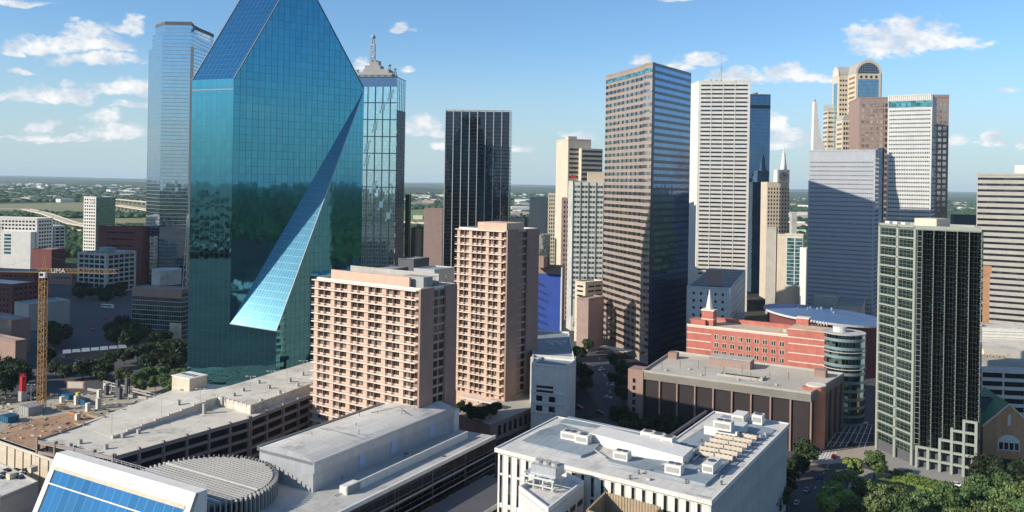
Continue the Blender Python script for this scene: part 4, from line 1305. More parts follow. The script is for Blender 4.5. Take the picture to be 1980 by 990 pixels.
def annex():
    """white low building with cooling towers and the timber screen"""
    z = 27.3
    pts = [onz(1003, 948, z), onz(1060, 992, z), onz(1129, 938, z), onz(1076, 912, z)]
    r = root('low_white_annex', cen(pts), 'low white annex with a pipework frame, bottom centre', 'annex')
    m = MB(); m.prism(pts, 0, z); m.build('wall', M['offwhite'], r)
    pl = ccw(pts)
    m = MB(); m.prism(inset(pl, .5), z-.02, z+.04); m.build('roof_deck', M['roofw'], r)
    m = MB(); m.ring(pl, .5, z-.3, z+1.3); m.build('parapet', M['white'], r)
    wq = W(pl[0], pl[1])
    for i in range(4):
        q = W(pl[i], pl[(i+1) % 4])
        if q.n.y < 0 and q.n.x > 0: panes(r, [(q, 4+k*5, 7.5+k*5, z-5, z-3.4) for k in range(4)], M['wind'], 'window', .05)
    c = onz(1052, 940, z)
    t = root('cooling_tower_frame', c, 'steel frame carrying three round fans and pipes on the low annex roof', 'cooling plant', None, z)
    m = MB()
    for i in (-1, 0, 1):
        for j in (-1, 1):
            p = c+d2(GA)*i*4+d2(GA+90)*j*2.6; m.tube((*p, z), (*p, z+4), .15, 4)
    m.box(c, 10, 6.4, z+3.8, z+4.1, GA); m.box(c+d2(GA)*1, 8, 5.4, z+4.1, z+6.6, GA); m.build('frame', M['metal'], t)
    for k in (-1, 0, 1):
        m = MB(); m.cyl(c+d2(GA)*(1+k*2.6), 1.25, z+6.6, z+7.4, 14); m.build('fan', M['grey'], t)
    m = MB()
    for k in range(4):
        p = c+d2(GA)*(-4.5+k*3)-d2(GA+90)*3.4; m.tube((*p, z+.4), (*p, z+3.2), .3, 6)
    a = c-d2(GA)*5.5-d2(GA+90)*3.4; b = c+d2(GA)*5-d2(GA+90)*3.4; m.tube((*a, z+3.2), (*b, z+3.2), .32, 6); m.tube((*a, z+1.2), (*b, z+1.2), .22, 6)
    m.build('pipe', M['offwhite'], t)
    # timber screened yard
    z = 26.8
    pts = [onz(1134, 986, z), onz(1170, 951, z), onz(1278, 980, z), onz(1242, 1022, z)]
    r = root('timber_screen', cen(pts), 'square roofless yard of upright weathered timber boards below the white building', 'screen')
    m = MB(); pl = ccw(pts); m.prism(pl, 0, 18); m.build('base_wall', M['offwhite'], r); m = MB(); m.ring(pl, .25, 18, z)
    m.build('wall', M['wood'], r)
    m = MB()
    for i in range(4):
        q = W(pl[i], pl[(i+1) % 4]); n = int(q.L/.9)
        for k in range(n):
            m.wbox(q, k*.9+.1, k*.9+.35, 0, .14, 18.2, z+.1); m.wbox(q, k*.9+.1, k*.9+.35, -.4, -.25, 18.2, z+.1)
    m.build('board', M['wood'], r)


annex()


def vault_block():
    Z = 28; zb = 17
    L, C, Rr, B = onz(502, 868, Z), onz(606, 894, Z), onz(875, 787, Z), onz(785, 770, Z)
    r = root('curved_roof_block', cen([L, C, Rr, B]), 'long pale metal building with a gently curved white roof', 'museum wing')
    D = Rr-C
    m = MB(); m.prism([L, C, C+D, L+D], zb, Z); m.build('wall', M['metal'], r)
    m = MB()
    n = 10; pr = []
    for i in range(n+1):
        t = i/n; p = L.lerp(C, t); pr.append((p, Z+1.9*math.sin(math.pi*min(1, t*.9+.1))**.8 if 0 < i < n else Z+(0.5 if i == 0 else 0)))
    for i in range(n):
        (a, za), (b, zc) = pr[i], pr[i+1]
        m.face([(a.x, a.y, za), (b.x, b.y, zc), (b.x+D.x, b.y+D.y, zc), (a.x+D.x, a.y+D.y, za)])
    m.build('curved_roof', M['roofw'], r)
    m = MB(); m.face([(p.x, p.y, z) for p, z in pr]+[(C.x, C.y, Z-1), (L.x, L.y, Z-1)]); m.build('gable', M['metal'], r); m = MB()
    m.face([(p.x+D.x, p.y+D.y, z) for p, z in pr]+[(C.x+D.x, C.y+D.y, Z-1), (L.x+D.x, L.y+D.y, Z-1)])
    m.build('gable', M['metal'], r)
    wl = W(L+D, L); m = MB(); m.wbox(wl, 0, wl.L, -.3, 1.2, Z-.6, Z+.9); m.build('gutter', M['steel'], r)
    ws = W(C, C+D)
    m = MB(); m.wbox(ws, 0, ws.L, 0, .4, Z-3.4, Z+.05); m.build('fascia', M['metal'], r)
    for t in (.28, .50, .80):
        m = MB(); m.wbox(ws, ws.L*t, ws.L*t+3, 0, .3, zb+3, zb+8.0); m.build('pale_panel', plain('pale_blue_panel', (.36, .42, .58), .5), r)
    m = MB(); m.wbox(W(Rr, B), -1, 3, 0, 3, zb, Z-1); m.build('end_box', M['offwhite'], r)
    for (t, s_) in ((.2, .35), (.42, .55), (.63, .4), (.7, .7), (.85, .5), (.35, .8), (.55, .25)):
        m = MB(); p = L.lerp(C, s_)+D*t; m.tube((*p, Z+1), (*p, Z+2.8), .12, 5); m.build('roof_vent', M['steel'], r)
    m = MB()
    for (t, s_, t2, s2) in ((.3, .2, .3, .9), (.62, .3, .78, .45), (.78, .45, .7, .8)):
        p = L.lerp(C, s_)+D*t; q = L.lerp(C, s2)+D*t2; m.tube((*p, Z+1.9), (*q, Z+1.9), .10, 4)
    m.build('cable_run', M['steel'], r)
    # podium with dark glass front
    zr = 19
    a, b = onz(640, 1000, zr), onz(958, 843, zr)
    e = (b-a).normalized(); nn = Vector((-e.y, e.x))
    a = b-e*120
    pod = [a, b, b+nn*32-e*2, a+nn*70]
    r2 = root('smoked_glass_block', cen([a, b]), 'long low building with a banded smoked glass front beside the curved roof', 'museum')
    ws = W(a, b)
    m = MB(); m.prism([p for p in pod], 0, zr-.4); m.build('glass_wall', M['podg'], r2)
    m = MB(); m.prism(pod, zr-.4, zr); m.build('roof_deck', M['lgrey'], r2)
    m = MB(); m.wbox(ws, 0, ws.L, -.5, .15, zr-.9, zr+.35); m.build('edge_coping', M['white'], r2)
    for k in range(7):
        m = MB(); m.wbox(ws, ws.L-20*k-.25, ws.L-20*k+.0, 0, .12, 0, zr-.9); m.build('joint_strip', M['steel'], r2)
    m = MB()
    for z in (4.5, 8.7, 12.9): m.wbox(ws, 0, ws.L, 0, .08, z, z+.45)
    m.build('floor_strip', M['metal'], r2)
    clutter(r2, [a, b, b+nn*30, a+nn*40], zr, 30, 8)
    wi = W(a+nn*7, b+nn*7)
    m = MB(); m.wbox(wi, wi.L-74, wi.L-8, -.6, 0, zr, zr+2.6); m.build('screen_wall', M['offwhite'], r2)
    m = MB(); m.wbox(wi, wi.L-74, wi.L-68, -3, 0, zr, zr+2.4); m.build('screen_end', M['white'], r2)
    # lower dark wing at its right
    z2 = 9.5
    c0 = onz(958, 922, z2); q = [c0-e*70, c0, c0-nn*6.5, c0-nn*6.5-e*70]
    m = MB(); m.prism([c0-e*70+nn*4, c0+nn*4, onz(1010, 945, z2), onz(1010, 945, z2)-e*70], 0, z2); m.build('lower_wing', M['podg'], r2)
    m = MB(); m.prism(inset(ccw([c0-e*70+nn*3, c0+nn*3, onz(1010, 945, z2), onz(1010, 945, z2)-e*70]), .3), z2, z2+.2); m.build('lower_roof', M['dgrey'], r2)
    wq = W(onz(1010, 945, z2)-e*70, onz(1010, 945, z2)); m = MB(); m.wbox(wq, 0, wq.L, -.1, .1, z2-1.1, z2+.4); m.build('lower_coping', M['offwhite'], r2)


vault_block()


def drum():
    Z = 24; c = Vector((-90, 243)); R0 = 21.5
    r = root('ribbed_drum', c, 'round building with a ribbed grey metal roof and upright rim fins', 'museum hall')
    m = MB(); m.cyl(c, R0-.8, 0, Z-.3, 64); m.build('wall', M['darkc'], r)
    m = MB(); m.cyl(c, R0-.5, Z-.3, Z, 64); m.build('roof_deck', M['steel'], r)
    m = MB(); ang = 0
    e, n = d2(GA), d2(GA+90)
    y = -R0+1.2
    while y < R0-1:
        h = math.sqrt(max(0, (R0-1)**2-y*y)); cc = c+n*y; m.box(cc, 2*h, .6, Z+.02, Z+.6, GA); y += 1.25
    m.build('roof_rib', M['grey'], r)
    m = MB()
    for x in (-9, 3):
        h = math.sqrt((R0-1)**2-x*x); m.box(c+n*(x+.4), 2*h, .5, Z+.1, Z+.9, GA)
    m.build('cross_rib', M['offwhite'], r)
    nf = 90
    for k in range(nf):
        a = 360*k/nf
        p = c+d2(a)*R0
        if k == 0:
            m = MB(); m.box(c+d2(0)*R0, 1.0, .30, 2, Z+.75, 0); first = m.build('rim_fin', M['grey'], r)
            for v_ in first.data.vertices: pass
        else:
            o = bpy.data.objects.new('rim_fin', first.data); COL.objects.link(o); o.parent = r; o.rotation_euler = (0, 0, R(a))


drum()


def skylight():
    Z = 34
    K, T = onz(111, 875, Z), onz(381, 953, Z)
    e = (T-K).normalized(); f = Vector((e.y, -e.x))      # outward, toward the camera
    r = root('tilted_skylight', cen([K, T]), 'steep blue glass wedge in a white frame, bottom left', 'skylight')
    run, drop = 7.3*1.3, 16.3*1.3
    def P(t, s): return (*(K+e*t+f*run*s), Z-drop*s)
    Ln = (T-K).length
    m = MB(); m.face([P(2.2, .17), P(2.2, 1), P(Ln-2.2, 1), P(Ln-2.2, .17)][::1], 0, [(0, 0), (0, 25), (Ln, 25), (Ln, 0)]); m.build('glazing', M['sky_blue_glass'], r)
    nrm = Vector((f.x*drop, f.y*drop, run)).normalized()*.35
    def slab_(t0, t1, s0, s1, k=1, mat='white', name='frame'):
        m = MB(); q = [Vector(P(t0, s0)), Vector(P(t1, s0)), Vector(P(t1, s1)), Vector(P(t0, s1))]
        up = [p+nrm*k for p in q]; dn = [p-nrm*2 for p in q]
        m.face(up); m.face(dn[::-1])
        for i in range(4): j = (i+1) % 4; m.face([dn[i], dn[j], up[j], up[i]])
        return m.build(name, M[mat], r)
    slab_(0, Ln, 0, .15); slab_(0, 2.0, .15, 1); slab_(Ln-2.0, Ln, .15, 1)
    slab_(2.0, Ln-2.0, .15, .19, 1.5, 'cream', 'ledge'); slab_(2.0, Ln-2.0, .34, .355, 1.1, 'white', 'cross_bar'); slab_(2.0, Ln-2.0, .70, .715, 1.1, 'white', 'cross_bar')
    # white back slope of the wedge
    m = MB(); b = -f*3.2
    m.face([(*K, Z), (*T, Z), (*(T+b), Z-.1), (*(K+b), Z-.1)]); m.face([(*(K+b), Z-.1), (*(T+b), Z-.1), (*(T+b), 0), (*(K+b), 0)])
    m.face([P(0, 0), P(0, 1), (*(K+b), 0), (*(K+b), Z-.1)]); m.face([P(Ln, 0), P(Ln, 1), (*(T+b), 0), (*(T+b), Z-.1)])
    m.build('back_wall', M['white'], r)
    m = MB(); q = W(K+b, T+b)
    for k in range(30): p = K+b+e*(Ln*k/29); m.tube((*p, Z-.1), (*p, Z+1), .06, 4)
    m.tube((*(K+b), Z+1), (*(T+b), Z+1), .07, 4); m.tube((*(K+b), Z+.5), (*(T+b), Z+.5), .05, 4)
    m.build('railing', M['metal'], r)


skylight()


# ------------------------------------------------------------------ big car park
def garage():
    Z = 24
    A, B_, C, D, E, Fp, G = onz(70, 853, Z), onz(220, 886, Z), onz(484, 811, Z), onz(606, 763, Z), onz(610, 705, Z), onz(444, 759, Z), onz(372, 752, Z)
    r = root('parking_garage', cen([B_, C, D]), 'big pale concrete multi-storey car park with empty roof decks before the teal tower', 'car park')
    out = ccw([A, B_, C, D, E, Fp, G])
    gc = M['garage']
    # inner dark mass and open decks
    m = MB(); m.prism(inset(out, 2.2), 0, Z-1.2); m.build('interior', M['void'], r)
    m = MB(); m.prism(out, Z-.7, Z-.02); m.build('top_deck', gc, r)
    for k in range(1, 7):
        z = Z-3.6*k
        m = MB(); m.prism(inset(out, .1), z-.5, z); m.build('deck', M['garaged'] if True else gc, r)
    sides = [W(out[i], out[(i+1) % len(out)]) for i in range(len(out))]
    m = MB(); mp = MB()
    for q in sides:
        n = max(1, round(q.L/9.5))
        for k in range(n+1):
            t = min(max(q.L*k/n, .5), q.L-.5); m.wbox(q, t-.32, t+.32, -.9, .25, 0, Z+1.2)
        for k in range(7):
            z = Z-3.6*k; mp.wbox(q, .0, q.L, -.25, .05, z-.55, z+.5)
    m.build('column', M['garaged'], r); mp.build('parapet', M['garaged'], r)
    # sunken ramp between the two decks: a raised slab on the far side
    mid = [onz(372, 752, Z), onz(218, 800, Z), onz(150, 815, Z), onz(220, 848, Z), onz(300, 828, Z), onz(420, 790, Z), onz(484, 811, Z), D, E, Fp]
    up = [onz(150, 822, Z), onz(218, 848, Z), onz(420, 783, Z), onz(484, 801, Z), onz(606, 752, Z), onz(610, 704, Z), onz(444, 758, Z), onz(372, 752, Z)]
    # sloping upper deck
    m = MB(); h = [0, 0, 2.6, 2.6, 2.0, 2.0, 2.6, 2.6]
    top = [(p.x, p.y, Z+q+.02) for p, q in zip(up, h)]
    area = sum(a[0]*b[1]-b[0]*a[1] for a, b in zip(top, top[1:]+top[:1]))
    m.face(top if area > 0 else top[::-1])
    for i in range(len(up)):
        j = (i+1) % len(up)
        m.face([(up[i].x, up[i].y, Z-.1), (up[j].x, up[j].y, Z-.1), top[j], top[i]])
    m.build('ramp_deck', gc, r)
    m = MB()
    for (i, j) in ((1, 2), (2, 3), (3, 4)):
        q = W(up[i], up[j]); z0, z1 = Z+h[i], Z+h[j]
        n = 8
        for k in range(n):
            a, b = q.L*k/n, q.L*(k+1)/n; zz = z0+(z1-z0)*(k+.5)/n
            m.wbox(q, a, b, -.15, .1, zz-.1, zz+.75)
            m.wbox(q, a-.25, a+.25, -.3, .25, zz-.2, zz+1.2)
    m.build('ramp_kerb', M['garage'], r)
    # bumps: wheel stops and small posts
    m = MB()
    for k in range(26):
        p = up[2].lerp(up[4], .0) if False else onz(rng.uniform(150, 590), 0 or 800, Z)
    for (px, py) in ((268, 838), (238, 846), (395, 800), (430, 786), (345, 792), (205, 868), (136, 866), (155, 858), (505, 790), (540, 772), (575, 757), (520, 762), (560, 748), (585, 735), (470, 768), (500, 752), (452, 778)):
        m = MB(); c = onz(px, py, Z); m.box(c, 1.1, 1.1, Z, Z+(1.5 if px < 280 else 3.8), GA); m.build('post', M['grey'], r)
    # stair tower
    c = onz(352, 766, Z)
    r2 = root('stair_tower', c, 'small concrete box with vents on the car park roof near the teal tower', 'stair tower', None, Z)
    m = MB(); m.box(c+Vector((1, 5)), 11, 8.5, Z+.05, Z+7.2, GA); m.build('wall', M['cream'], r2)
    m = MB(); m.box(c+Vector((1, 5)), 11.5, 9, Z+7.2, Z+7.6, GA); m.build('roof', M['white'], r2)
    m = MB()
    for k in range(4): m.box(c+Vector((1, 5))+d2(GA)*(-3.6+k*2.4), 1.3, 2.2, Z+7.6, Z+7.75, GA)
    m.build('vent', M['dgrey'], r2)
    m = MB(); m.box(c+Vector((1, 5))+d2(GA+90)*-4.3+d2(GA)*1, 2.2, .2, Z+.3, Z+2.6, GA); m.build('door', M['dgrey'], r2)


garage()


def lamp(px, py, z, label, h=8.5, grp=None, arm=1.6):
    c = onz(px, py, z); r = root('street_lamp', c, label, 'lamp post', grp, z)
    m = MB(); m.tube((*c, z), (*c, z+h), .13, 6, 0, .08); m.build('pole', M['metal'], r)
    m = MB(); m.tube((c.x-arm, c.y, z+h), (c.x+arm, c.y, z+h), .07, 4); arm_ = m.build('arm', M['metal'], r)
    for s in (-1, 1):
        m = MB(); m.box((c.x+s*arm, c.y), .9, .4, z+h-.1, z+h+.1); m.build('lamp_head', M['offwhite'], arm_)


for i, (px, py) in enumerate([(216, 846), (312, 812), (387, 792), (484, 765), (524, 754), (555, 752), (586, 732)]):
    lamp(px, py, 24, 'thin double-headed lamp post on the car park roof', 8, 'lamp posts on the car park roof')
for (px, py, lb) in ((1600, 992, 'lamp post by the street at the bottom edge'), (1662, 735, 'lamp post behind the brown car park by the glass cylinder'), (1878, 925, 'lamp post at the foot of the framed glass tower'),
                     (1808, 905, 'lamp post in front of the framed tower base'), (60, 778, 'lamp post beside the yellow crane')):
    lamp(px, py, 0, lb, 9)


# ------------------------------------------------------------------ bottom left: panel wall and flat roof
z = 20
pts = [onz(-60, 838, z), onz(105, 898, z), onz(112, 888, z), onz(-60, 828, z)]
r = root('panel_wall', cen(pts), 'long cream wall of tall panels between dark joints, lower left edge', 'wall')
wq = W(onz(-70, 828, z), onz(112, 890, z))
m = MB(); m.wbox(wq, 0, wq.L, -1.2, 0, 0, z); m.build('wall', M['cream'], r)
m = MB()
n = int(wq.L/5.2)
for k in range(n): m.wbox(wq, k*5.2+.4, k*5.2+4.4, 0, .35, 6, z-1.0)
m.build('panel', M['cream'], r)
m = MB(); m.wbox(wq, 0, wq.L, -1.5, .6, z-.6, z); m.build('coping', M['garage'], r)
z = 17
pts = [onz(-60, 905, z), onz(78, 922, z), onz(68, 962, z), onz(-60, 1000, z)]
pts = [onz(-80, 930, z), onz(0, 966, z), onz(74, 935, z), onz(-10, 893, z)]
r = root('flat_roof_building', cen(pts), 'brown building with dark panels on its pale flat roof, bottom left corner', 'building')
m = MB(); m.prism(ccw(pts), 6, z); m.build('wall', M['beige'], r)
mech_roof(r, ccw(pts), z, 'roofw', 'beige', .8)
m = MB()
for k in range(9):
    c = onz(2+k*6.0, 925-(k % 3)*7, z); m.box(c, 2.4, 1.5, z+.3, z+.7, GA)
m.build('solar_panel', M['black'], r)
m = MB(); c = cen(pts); m.prism([onz(-120, 1010, 8), onz(110, 940, 8), onz(150, 1040, 8), onz(-50, 1200, 8)], 0, 8); m.build('lower_wall', M['brownst'], r)
m = MB(); m.box(onz(22, 925, z), 2.2, 2.2, z, z+1.8, GA); m.box(onz(63, 912, z), 2.2, 2.2, z, z+1.8, GA); m.build('roof_box', M['cream'], r)


# ------------------------------------------------------------------ building site and crane
def crane():
    c = onz(80, 795); r = root('tower_crane', c, 'yellow tower crane with a lettered jib standing on the building site', 'crane')
    zt = at(85, 537, c.y).z; s = 1.35
    m = MB(); P = [(-s, -s), (s, -s), (s, s), (-s, s)]
    for (x, y) in P: m.tube((c.x+x, c.y+y, 0), (c.x+x, c.y+y, zt), .24, 4)
    z = 0; k = 0
    while z < zt-2.4:
        for i in range(4):
            a, b = P[i], P[(i+1) % 4]
            if (k+i) % 2: a, b = b, a
            m.tube((c.x+a[0], c.y+a[1], z), (c.x+b[0], c.y+b[1], z+2.5), .16, 4)
            m.tube((c.x+P[i][0], c.y+P[i][1], z+2.5), (c.x+P[(i+1) % 4][0], c.y+P[(i+1) % 4][1], z+2.5), .14, 4)
        z += 2.5; k += 1
    m.build('mast', M['rust'], r)
    m = MB(); m.box(c, 6.5, 6.5, 0, 1.3, 10); m.build('footing', M['grey'], r)
    m = MB(); m.cyl(c, 1.9, zt, zt+1.4, 12); m.build('slewing_ring', M['yellow'], r)
    m = MB(); m.box((c.x+1.0, c.y-2.2), 3.0, 1.8, zt+.3, zt+2.9); m.build('cab', M['white'], r)
    m = MB(); m.box((c.x+.6, c.y-3.13), 1.6, .06, zt+1.2, zt+2.4); m.build('cab_window', M['wind'], r)
    zj = zt+2.6; L = at(228, 515, c.y).x-c.x; Lb = 30
    m = MB()
    for y in (-.6, .6): m.tube((c.x-Lb, c.y+y, zj), (c.x+L, c.y+y, zj), .13, 4)
    m.tube((c.x-4, c.y, zj+1.9), (c.x+L, c.y, zj+1.9), .13, 4)
    x = c.x-3; i = 0
    while x < c.x+L-1.5:
        for y in (-.6, .6): m.tube((x, c.y+y, zj), (x+.95, c.y, zj+1.9), .08, 4); m.tube((x+.95, c.y, zj+1.9), (x+1.9, c.y+y, zj), .08, 4)
        x += 1.9
    x = c.x-Lb
    while x < c.x-2: m.tube((x, c.y-.6, zj), (x+2, c.y+.6, zj), .09, 4); m.tube((x, c.y+.6, zj), (x, c.y-.6, zj), .09, 4); x += 2
    m.build('jib', M['rust'], r)
    m = MB(); m.tube((c.x-1, c.y, zj), (c.x+.6, c.y, zj+8), .18, 4); m.tube((c.x+1.5, c.y, zj), (c.x+.6, c.y, zj+8), .18, 4)
    m.build('tower_head', M['rust'], r)
    m = MB(); m.tube((c.x+.6, c.y, zj+8), (c.x+L*.7, c.y, zj+1.9), .05, 4); m.tube((c.x+.6, c.y, zj+8), (c.x-Lb+2, c.y, zj), .05, 4); m.build('stay_cable', M['steel'], r)
    m = MB(); m.box((c.x-Lb+3, c.y), 4, 2, zj-2.2, zj+.6); m.build('counterweight', M['grey'], r)
    # the lettering on the jib faces the other way, so it reads mirrored
    f = bpy.data.curves.new('letters', 'FONT'); f.body = 'AMLI'; f.size = 3.2; f.extrude = .06; f.align_x = 'CENTER'
    f.materials.append(M['white'])
    o = bpy.data.objects.new('lettering', f); COL.objects.link(o)
    me = bpy.data.meshes.new_from_object(o.evaluated_get(bpy.context.evaluated_depsgraph_get())); bpy.data.objects.remove(o)
    o = bpy.data.objects.new('lettering', me); COL.objects.link(o); o.parent = r
    o.location = (7.4, -1.0, zj-.1); o.rotation_euler = (R(90), 0, 0); o.scale = (-1, 1, 1)


crane()
site = [(148, 782, 4.5), (192, 770, 4.5), (232, 772, 6), (206, 764, 5), (228, 768, 9), (246, 764, 9), (190, 790, 5), (170, 795, 4), (150, 812, 3), (120, 778, 3), (205, 755, 4)]
r0 = None
for k, (px, py, h) in enumerate(site):
    c = onz(px, py); dark = k in (2, 3, 4, 5)
    m = MB(); m.box(c, 1.8, 1.8, 0, h, GA)
    o = m.build('concrete_column', M['dgrey'] if dark else M['garage'])
    tag(o, 'dark shuttered column standing on the building site' if dark else 'bare pale concrete column stub on the building site', 'column', 'dark columns on the site' if dark else 'pale columns on the site')
for (px, py, w_, d_, h, mt, nm, lb, cat) in [
        (130, 770, 9, 4, 2.4, 'tarp', 'material_stack', 'stack covered with a blue tarpaulin beside the crane foot', 'stack'),
        (165, 783, 4, 3, 3.0, 'tarp', 'material_stack', 'small teal covered stack right of the crane on the site', 'stack'),
        (18, 815, 7, 5, 3, 'tarp', 'material_stack', 'blue covered heap at the left edge of the site', 'stack'),
        (118, 790, 8, 3, 1.2, 'wood', 'timber_pile', 'pile of timber boards right of the crane foot', 'timber'),
        (185, 806, 10, 3, 1.2, 'wood', 'timber_pile', 'timber boards lying near the car park edge', 'timber'),
        (160, 822, 8, 3, 1.0, 'wood', 'timber_pile', 'timber stack on the orange earth', 'timber'),
        (140, 800, 6, 2, 1.0, 'brickt', 'timber_pile', 'orange formwork boards in the middle of the site', 'timber'),
        (60, 800, 8, 7, 4.2, 'grey', 'site_shed', 'grey concrete core box left of the crane foot', 'shed')]:
    m = MB(); c = onz(px, py); m.box(c, w_, d_, .1, h, GA)
    for k in range(4): m.box(c+d2(GA)*(-w_/2+(k+.5)*w_/4), .2, d_+.3, .1, h+.15, GA)
    tag(m.build(nm, M[mt]), lb, cat)
c = onz(150, 780); r = root('boom_lift', c, 'small yellow site machine behind the columns', 'machine')
m = MB(); m.box(c, 3.2, 1.8, .6, 2.0, GA); m.build('body', M['yellow'], r)
m = MB(); m.box(c+Vector((0, .5)), 1.6, 1.6, 2.0, 5.4, GA); m.build('lift', plain('bright_yellow', (.7, .5, .03), .5), r)
for s in (-1, 1):
    for q in (-1, 1):
        m = MB(); p = c+d2(GA)*s*1.1+d2(GA+90)*q*.9; m.tube((p.x, p.y-.15, .5), (p.x, p.y+.15, .5), .5, 10); m.build('wheel', M['black'], r)
g_ = np.random.default_rng(21); m = MB()
for k in range(300):
    px, py = g_.uniform(0, 330), g_.uniform(762, 850)
    if py > 880-px*.35: continue
    c = onz(px, py); m.box(c, g_.uniform(.2, 3.2), g_.uniform(.2, .9), .1, .1+g_.uniform(.1, .5), g_.uniform(0, 180), int(g_.integers(0, 5)))
tag(m.build('site_rubble', [M['wood'], M['garage'], M['dgrey'], M['brickt'], M['offwhite']]), 'loose boards, blocks and rubble strewn over the building site', 'rubble', None, 'stuff')
# red hoist mast
c = onz(44, 775); r = root('red_hoist', c, 'red lattice hoist mast at the left edge of the building site', 'hoist')
m = MB(); zt = at(46, 722, c.y).z
for (x, y) in ((-.7, -.7), (.7, -.7), (.7, .7), (-.7, .7)): m.tube((c.x+x, c.y+y, 0), (c.x+x, c.y+y, zt), .2, 4)
z = 0
while z < zt-1.5: m.tube((c.x-.7, c.y-.7, z), (c.x+.7, c.y-.7, z+1.5), .14, 4); m.tube((c.x+.7, c.y-.7, z), (c.x-.7, c.y-.7, z+1.5), .14, 4); z += 1.5
m.build('mast', M['red'], r)
m = MB(); m.box(c, 2.0, 2.2, zt-9, zt-1.5, GA); m.build('cage', M['red'], r)
m = MB(); m.box(c, 3, 3, 0, 5, GA); m.build('base', M['grey'], r)
# hoarding signs and fence
c = onz(146, 763); r = root('hoarding', c, 'tan site hoarding board on posts behind the building site', 'hoarding')
m = MB(); m.box(c, 9, .3, 3, 7, 0); m.build('board', M['brickt'], r)
m = MB(); m.box(c+Vector((0, -.2)), 7.8, .1, 3.5, 6.5, 0); m.build('panel', M['slab'], r)
m = MB()
for s in (-1, 1): m.box(c+Vector((s*4, .1)), .3, .3, 0, 3, 0)
m.build('post', M['steel'], r)
r = root('site_fence', onz(240, 765), 'low pale concrete barrier along the edge of the building site', 'barrier')
q = W(onz(170, 755), onz(330, 780)); m = MB(); m.wbox(q, 0, q.L, 0, .3, 0, 1.4); m.build('barrier', M['beige'], r)
m = MB(); q = W(onz(200, 752), onz(300, 778)); m.wbox(q, 0, q.L, 0, .3, 2.6, 3.2); m.wbox(q, 0, q.L, 0, .3, 4.2, 4.6); 
for k in range(7): m.wbox(q, k*q.L/6, k*q.L/6+.4, 0, .3, 0, 4.6)
m.build('rail', M['beige'], r)


# ------------------------------------------------------------------ left district
def block(name, label, cat, L, C, Rr, Yc, a=-31, mat='beige', roof='roofg', grp=None, win=None, par=1.0, pmat=None):
    poly, H = corner_block(L, C, Rr, Yc, a)
    r = root(name, cen(poly), label, cat, grp)
    m = MB(); m.prism(poly, 0, H); m.build('wall', M[mat], r)
    mech_roof(r, poly, H, roof, pmat or mat, par)
    wf, ws = W(poly[0], poly[1]), W(poly[1], poly[2])
    if win:
        pitch, h, cw, gap, wm = win; sp = []
        for q in (wf, ws):
            z = H-pitch+.2
            while z > 1:
                n = int((q.L-1)/(cw+gap))
                off = (q.L-n*(cw+gap)+gap)/2
                for k in range(n): sp.append((q, off+k*(cw+gap), off+k*(cw+gap)+cw, z, z+h))
                z -= pitch
        panes(r, sp, M[wm], 'window', .06)
    return r, poly, H, wf, ws


r, poly, H, wf, ws = block('grid_office', 'square pale grey office block with a regular window grid and blue roof', 'office block', (150, 478), (206, 492), (264, 476), 800, -20, 'lgrey', 'roofb', win=(4.6, 3.0, 5.0, 1.6, 'wind'))
m = MB(); m.box(cen(poly), 12, 9, H, H+5, -20); m.build('plant_room', M['roofb'], r)
m = MB()
for k in range(5): m.box(poly[1].lerp(poly[0], .1+.18*k)+Vector((2, 5)), 2.4, 2, H, H+1.4, -20)
m.build('roof_vent', M['dgrey'], r)
# beige slender office with a chamfered top, a sign mark on it
r, poly, H, wf, ws = block('chamfered_office', 'white tower with a dark blue reflective side, far left of the teal tower', 'office tower', (162, 392), (186, 382), (223, 381), 1000, -22, 'white', 'roofg', win=(3.9, 1.9, 2.2, 1.5, 'wind'))
m = MB(); m.wbox(ws, .3, ws.L, 0, .3, 6, H); m.build('blue_side', M['silver'], r)
m = MB(); m.wbox(wf, wf.L*.45, wf.L*.9, 0, .3, H-8, H-2.6); m.build('sign_ground', M['grey'], r)
for k in range(3):
    m = MB(); m.wbox(wf, wf.L*(.5+.13*k), wf.L*(.56+.13*k), .3, .45, H-7.2+k*.8, H-3.4); m.build('sign_bar', M['white'], r)
# white hospital-like complex
r, poly, H, wf, ws = block('white_complex', 'bright white block with a tall dark window strip, left edge', 'building', (-40, 432), (72, 424), (103, 430), 1000, -8, 'white', 'roofw', win=(4.4, 2.2, 3.0, 1.6, 'wind'))
m = MB(); m.wbox(wf, wf.L-42, wf.L-2, 0, 8, 0, H-15); m.build('front_block', M['white'], r)
w3 = W(wf.p0+wf.n*8, wf.p1+wf.n*8)
panes(r, [(w3, w3.L-37, w3.L-28, H-21-4.2*k, H-18.2-4.2*k) for k in range(6)], M['wint'], 'strip_window', .1)
m = MB()
for k in range(5): m.wbox(wf, 0, wf.L-46, 0, .5, H-4-3.2*k, H-2.8-3.2*k)
m.build('louvre', M['cream'], r)
block('white_complex_wing', 'blue shaded glass wing behind the bright white block', 'building', (72, 432), (106, 438), (126, 440), 1040, -30, 'metal', 'roofb', win=(4.2, 2.4, 5, 1, 'winb'))
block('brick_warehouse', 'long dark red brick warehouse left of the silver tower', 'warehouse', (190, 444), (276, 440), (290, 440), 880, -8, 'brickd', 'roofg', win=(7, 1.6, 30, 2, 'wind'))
for k in range(5):
    p = at(212+k*18, 441, 900); m = MB(); m.box((p.x, p.y), 7, 6, at(250, 445, 900).z-6, at(250, 445, 900).z+5, -8)
    tag(m.build('rooftop_unit', M['metal']), 'one of the pale plant boxes on the dark brick warehouse roof', 'plant box', 'plant boxes on the warehouse')
block('brick_store', 'small dark brick building below the white block at left', 'building', (62, 486), (100, 484), (127, 486), 930, -15, 'brickd', 'roofg')
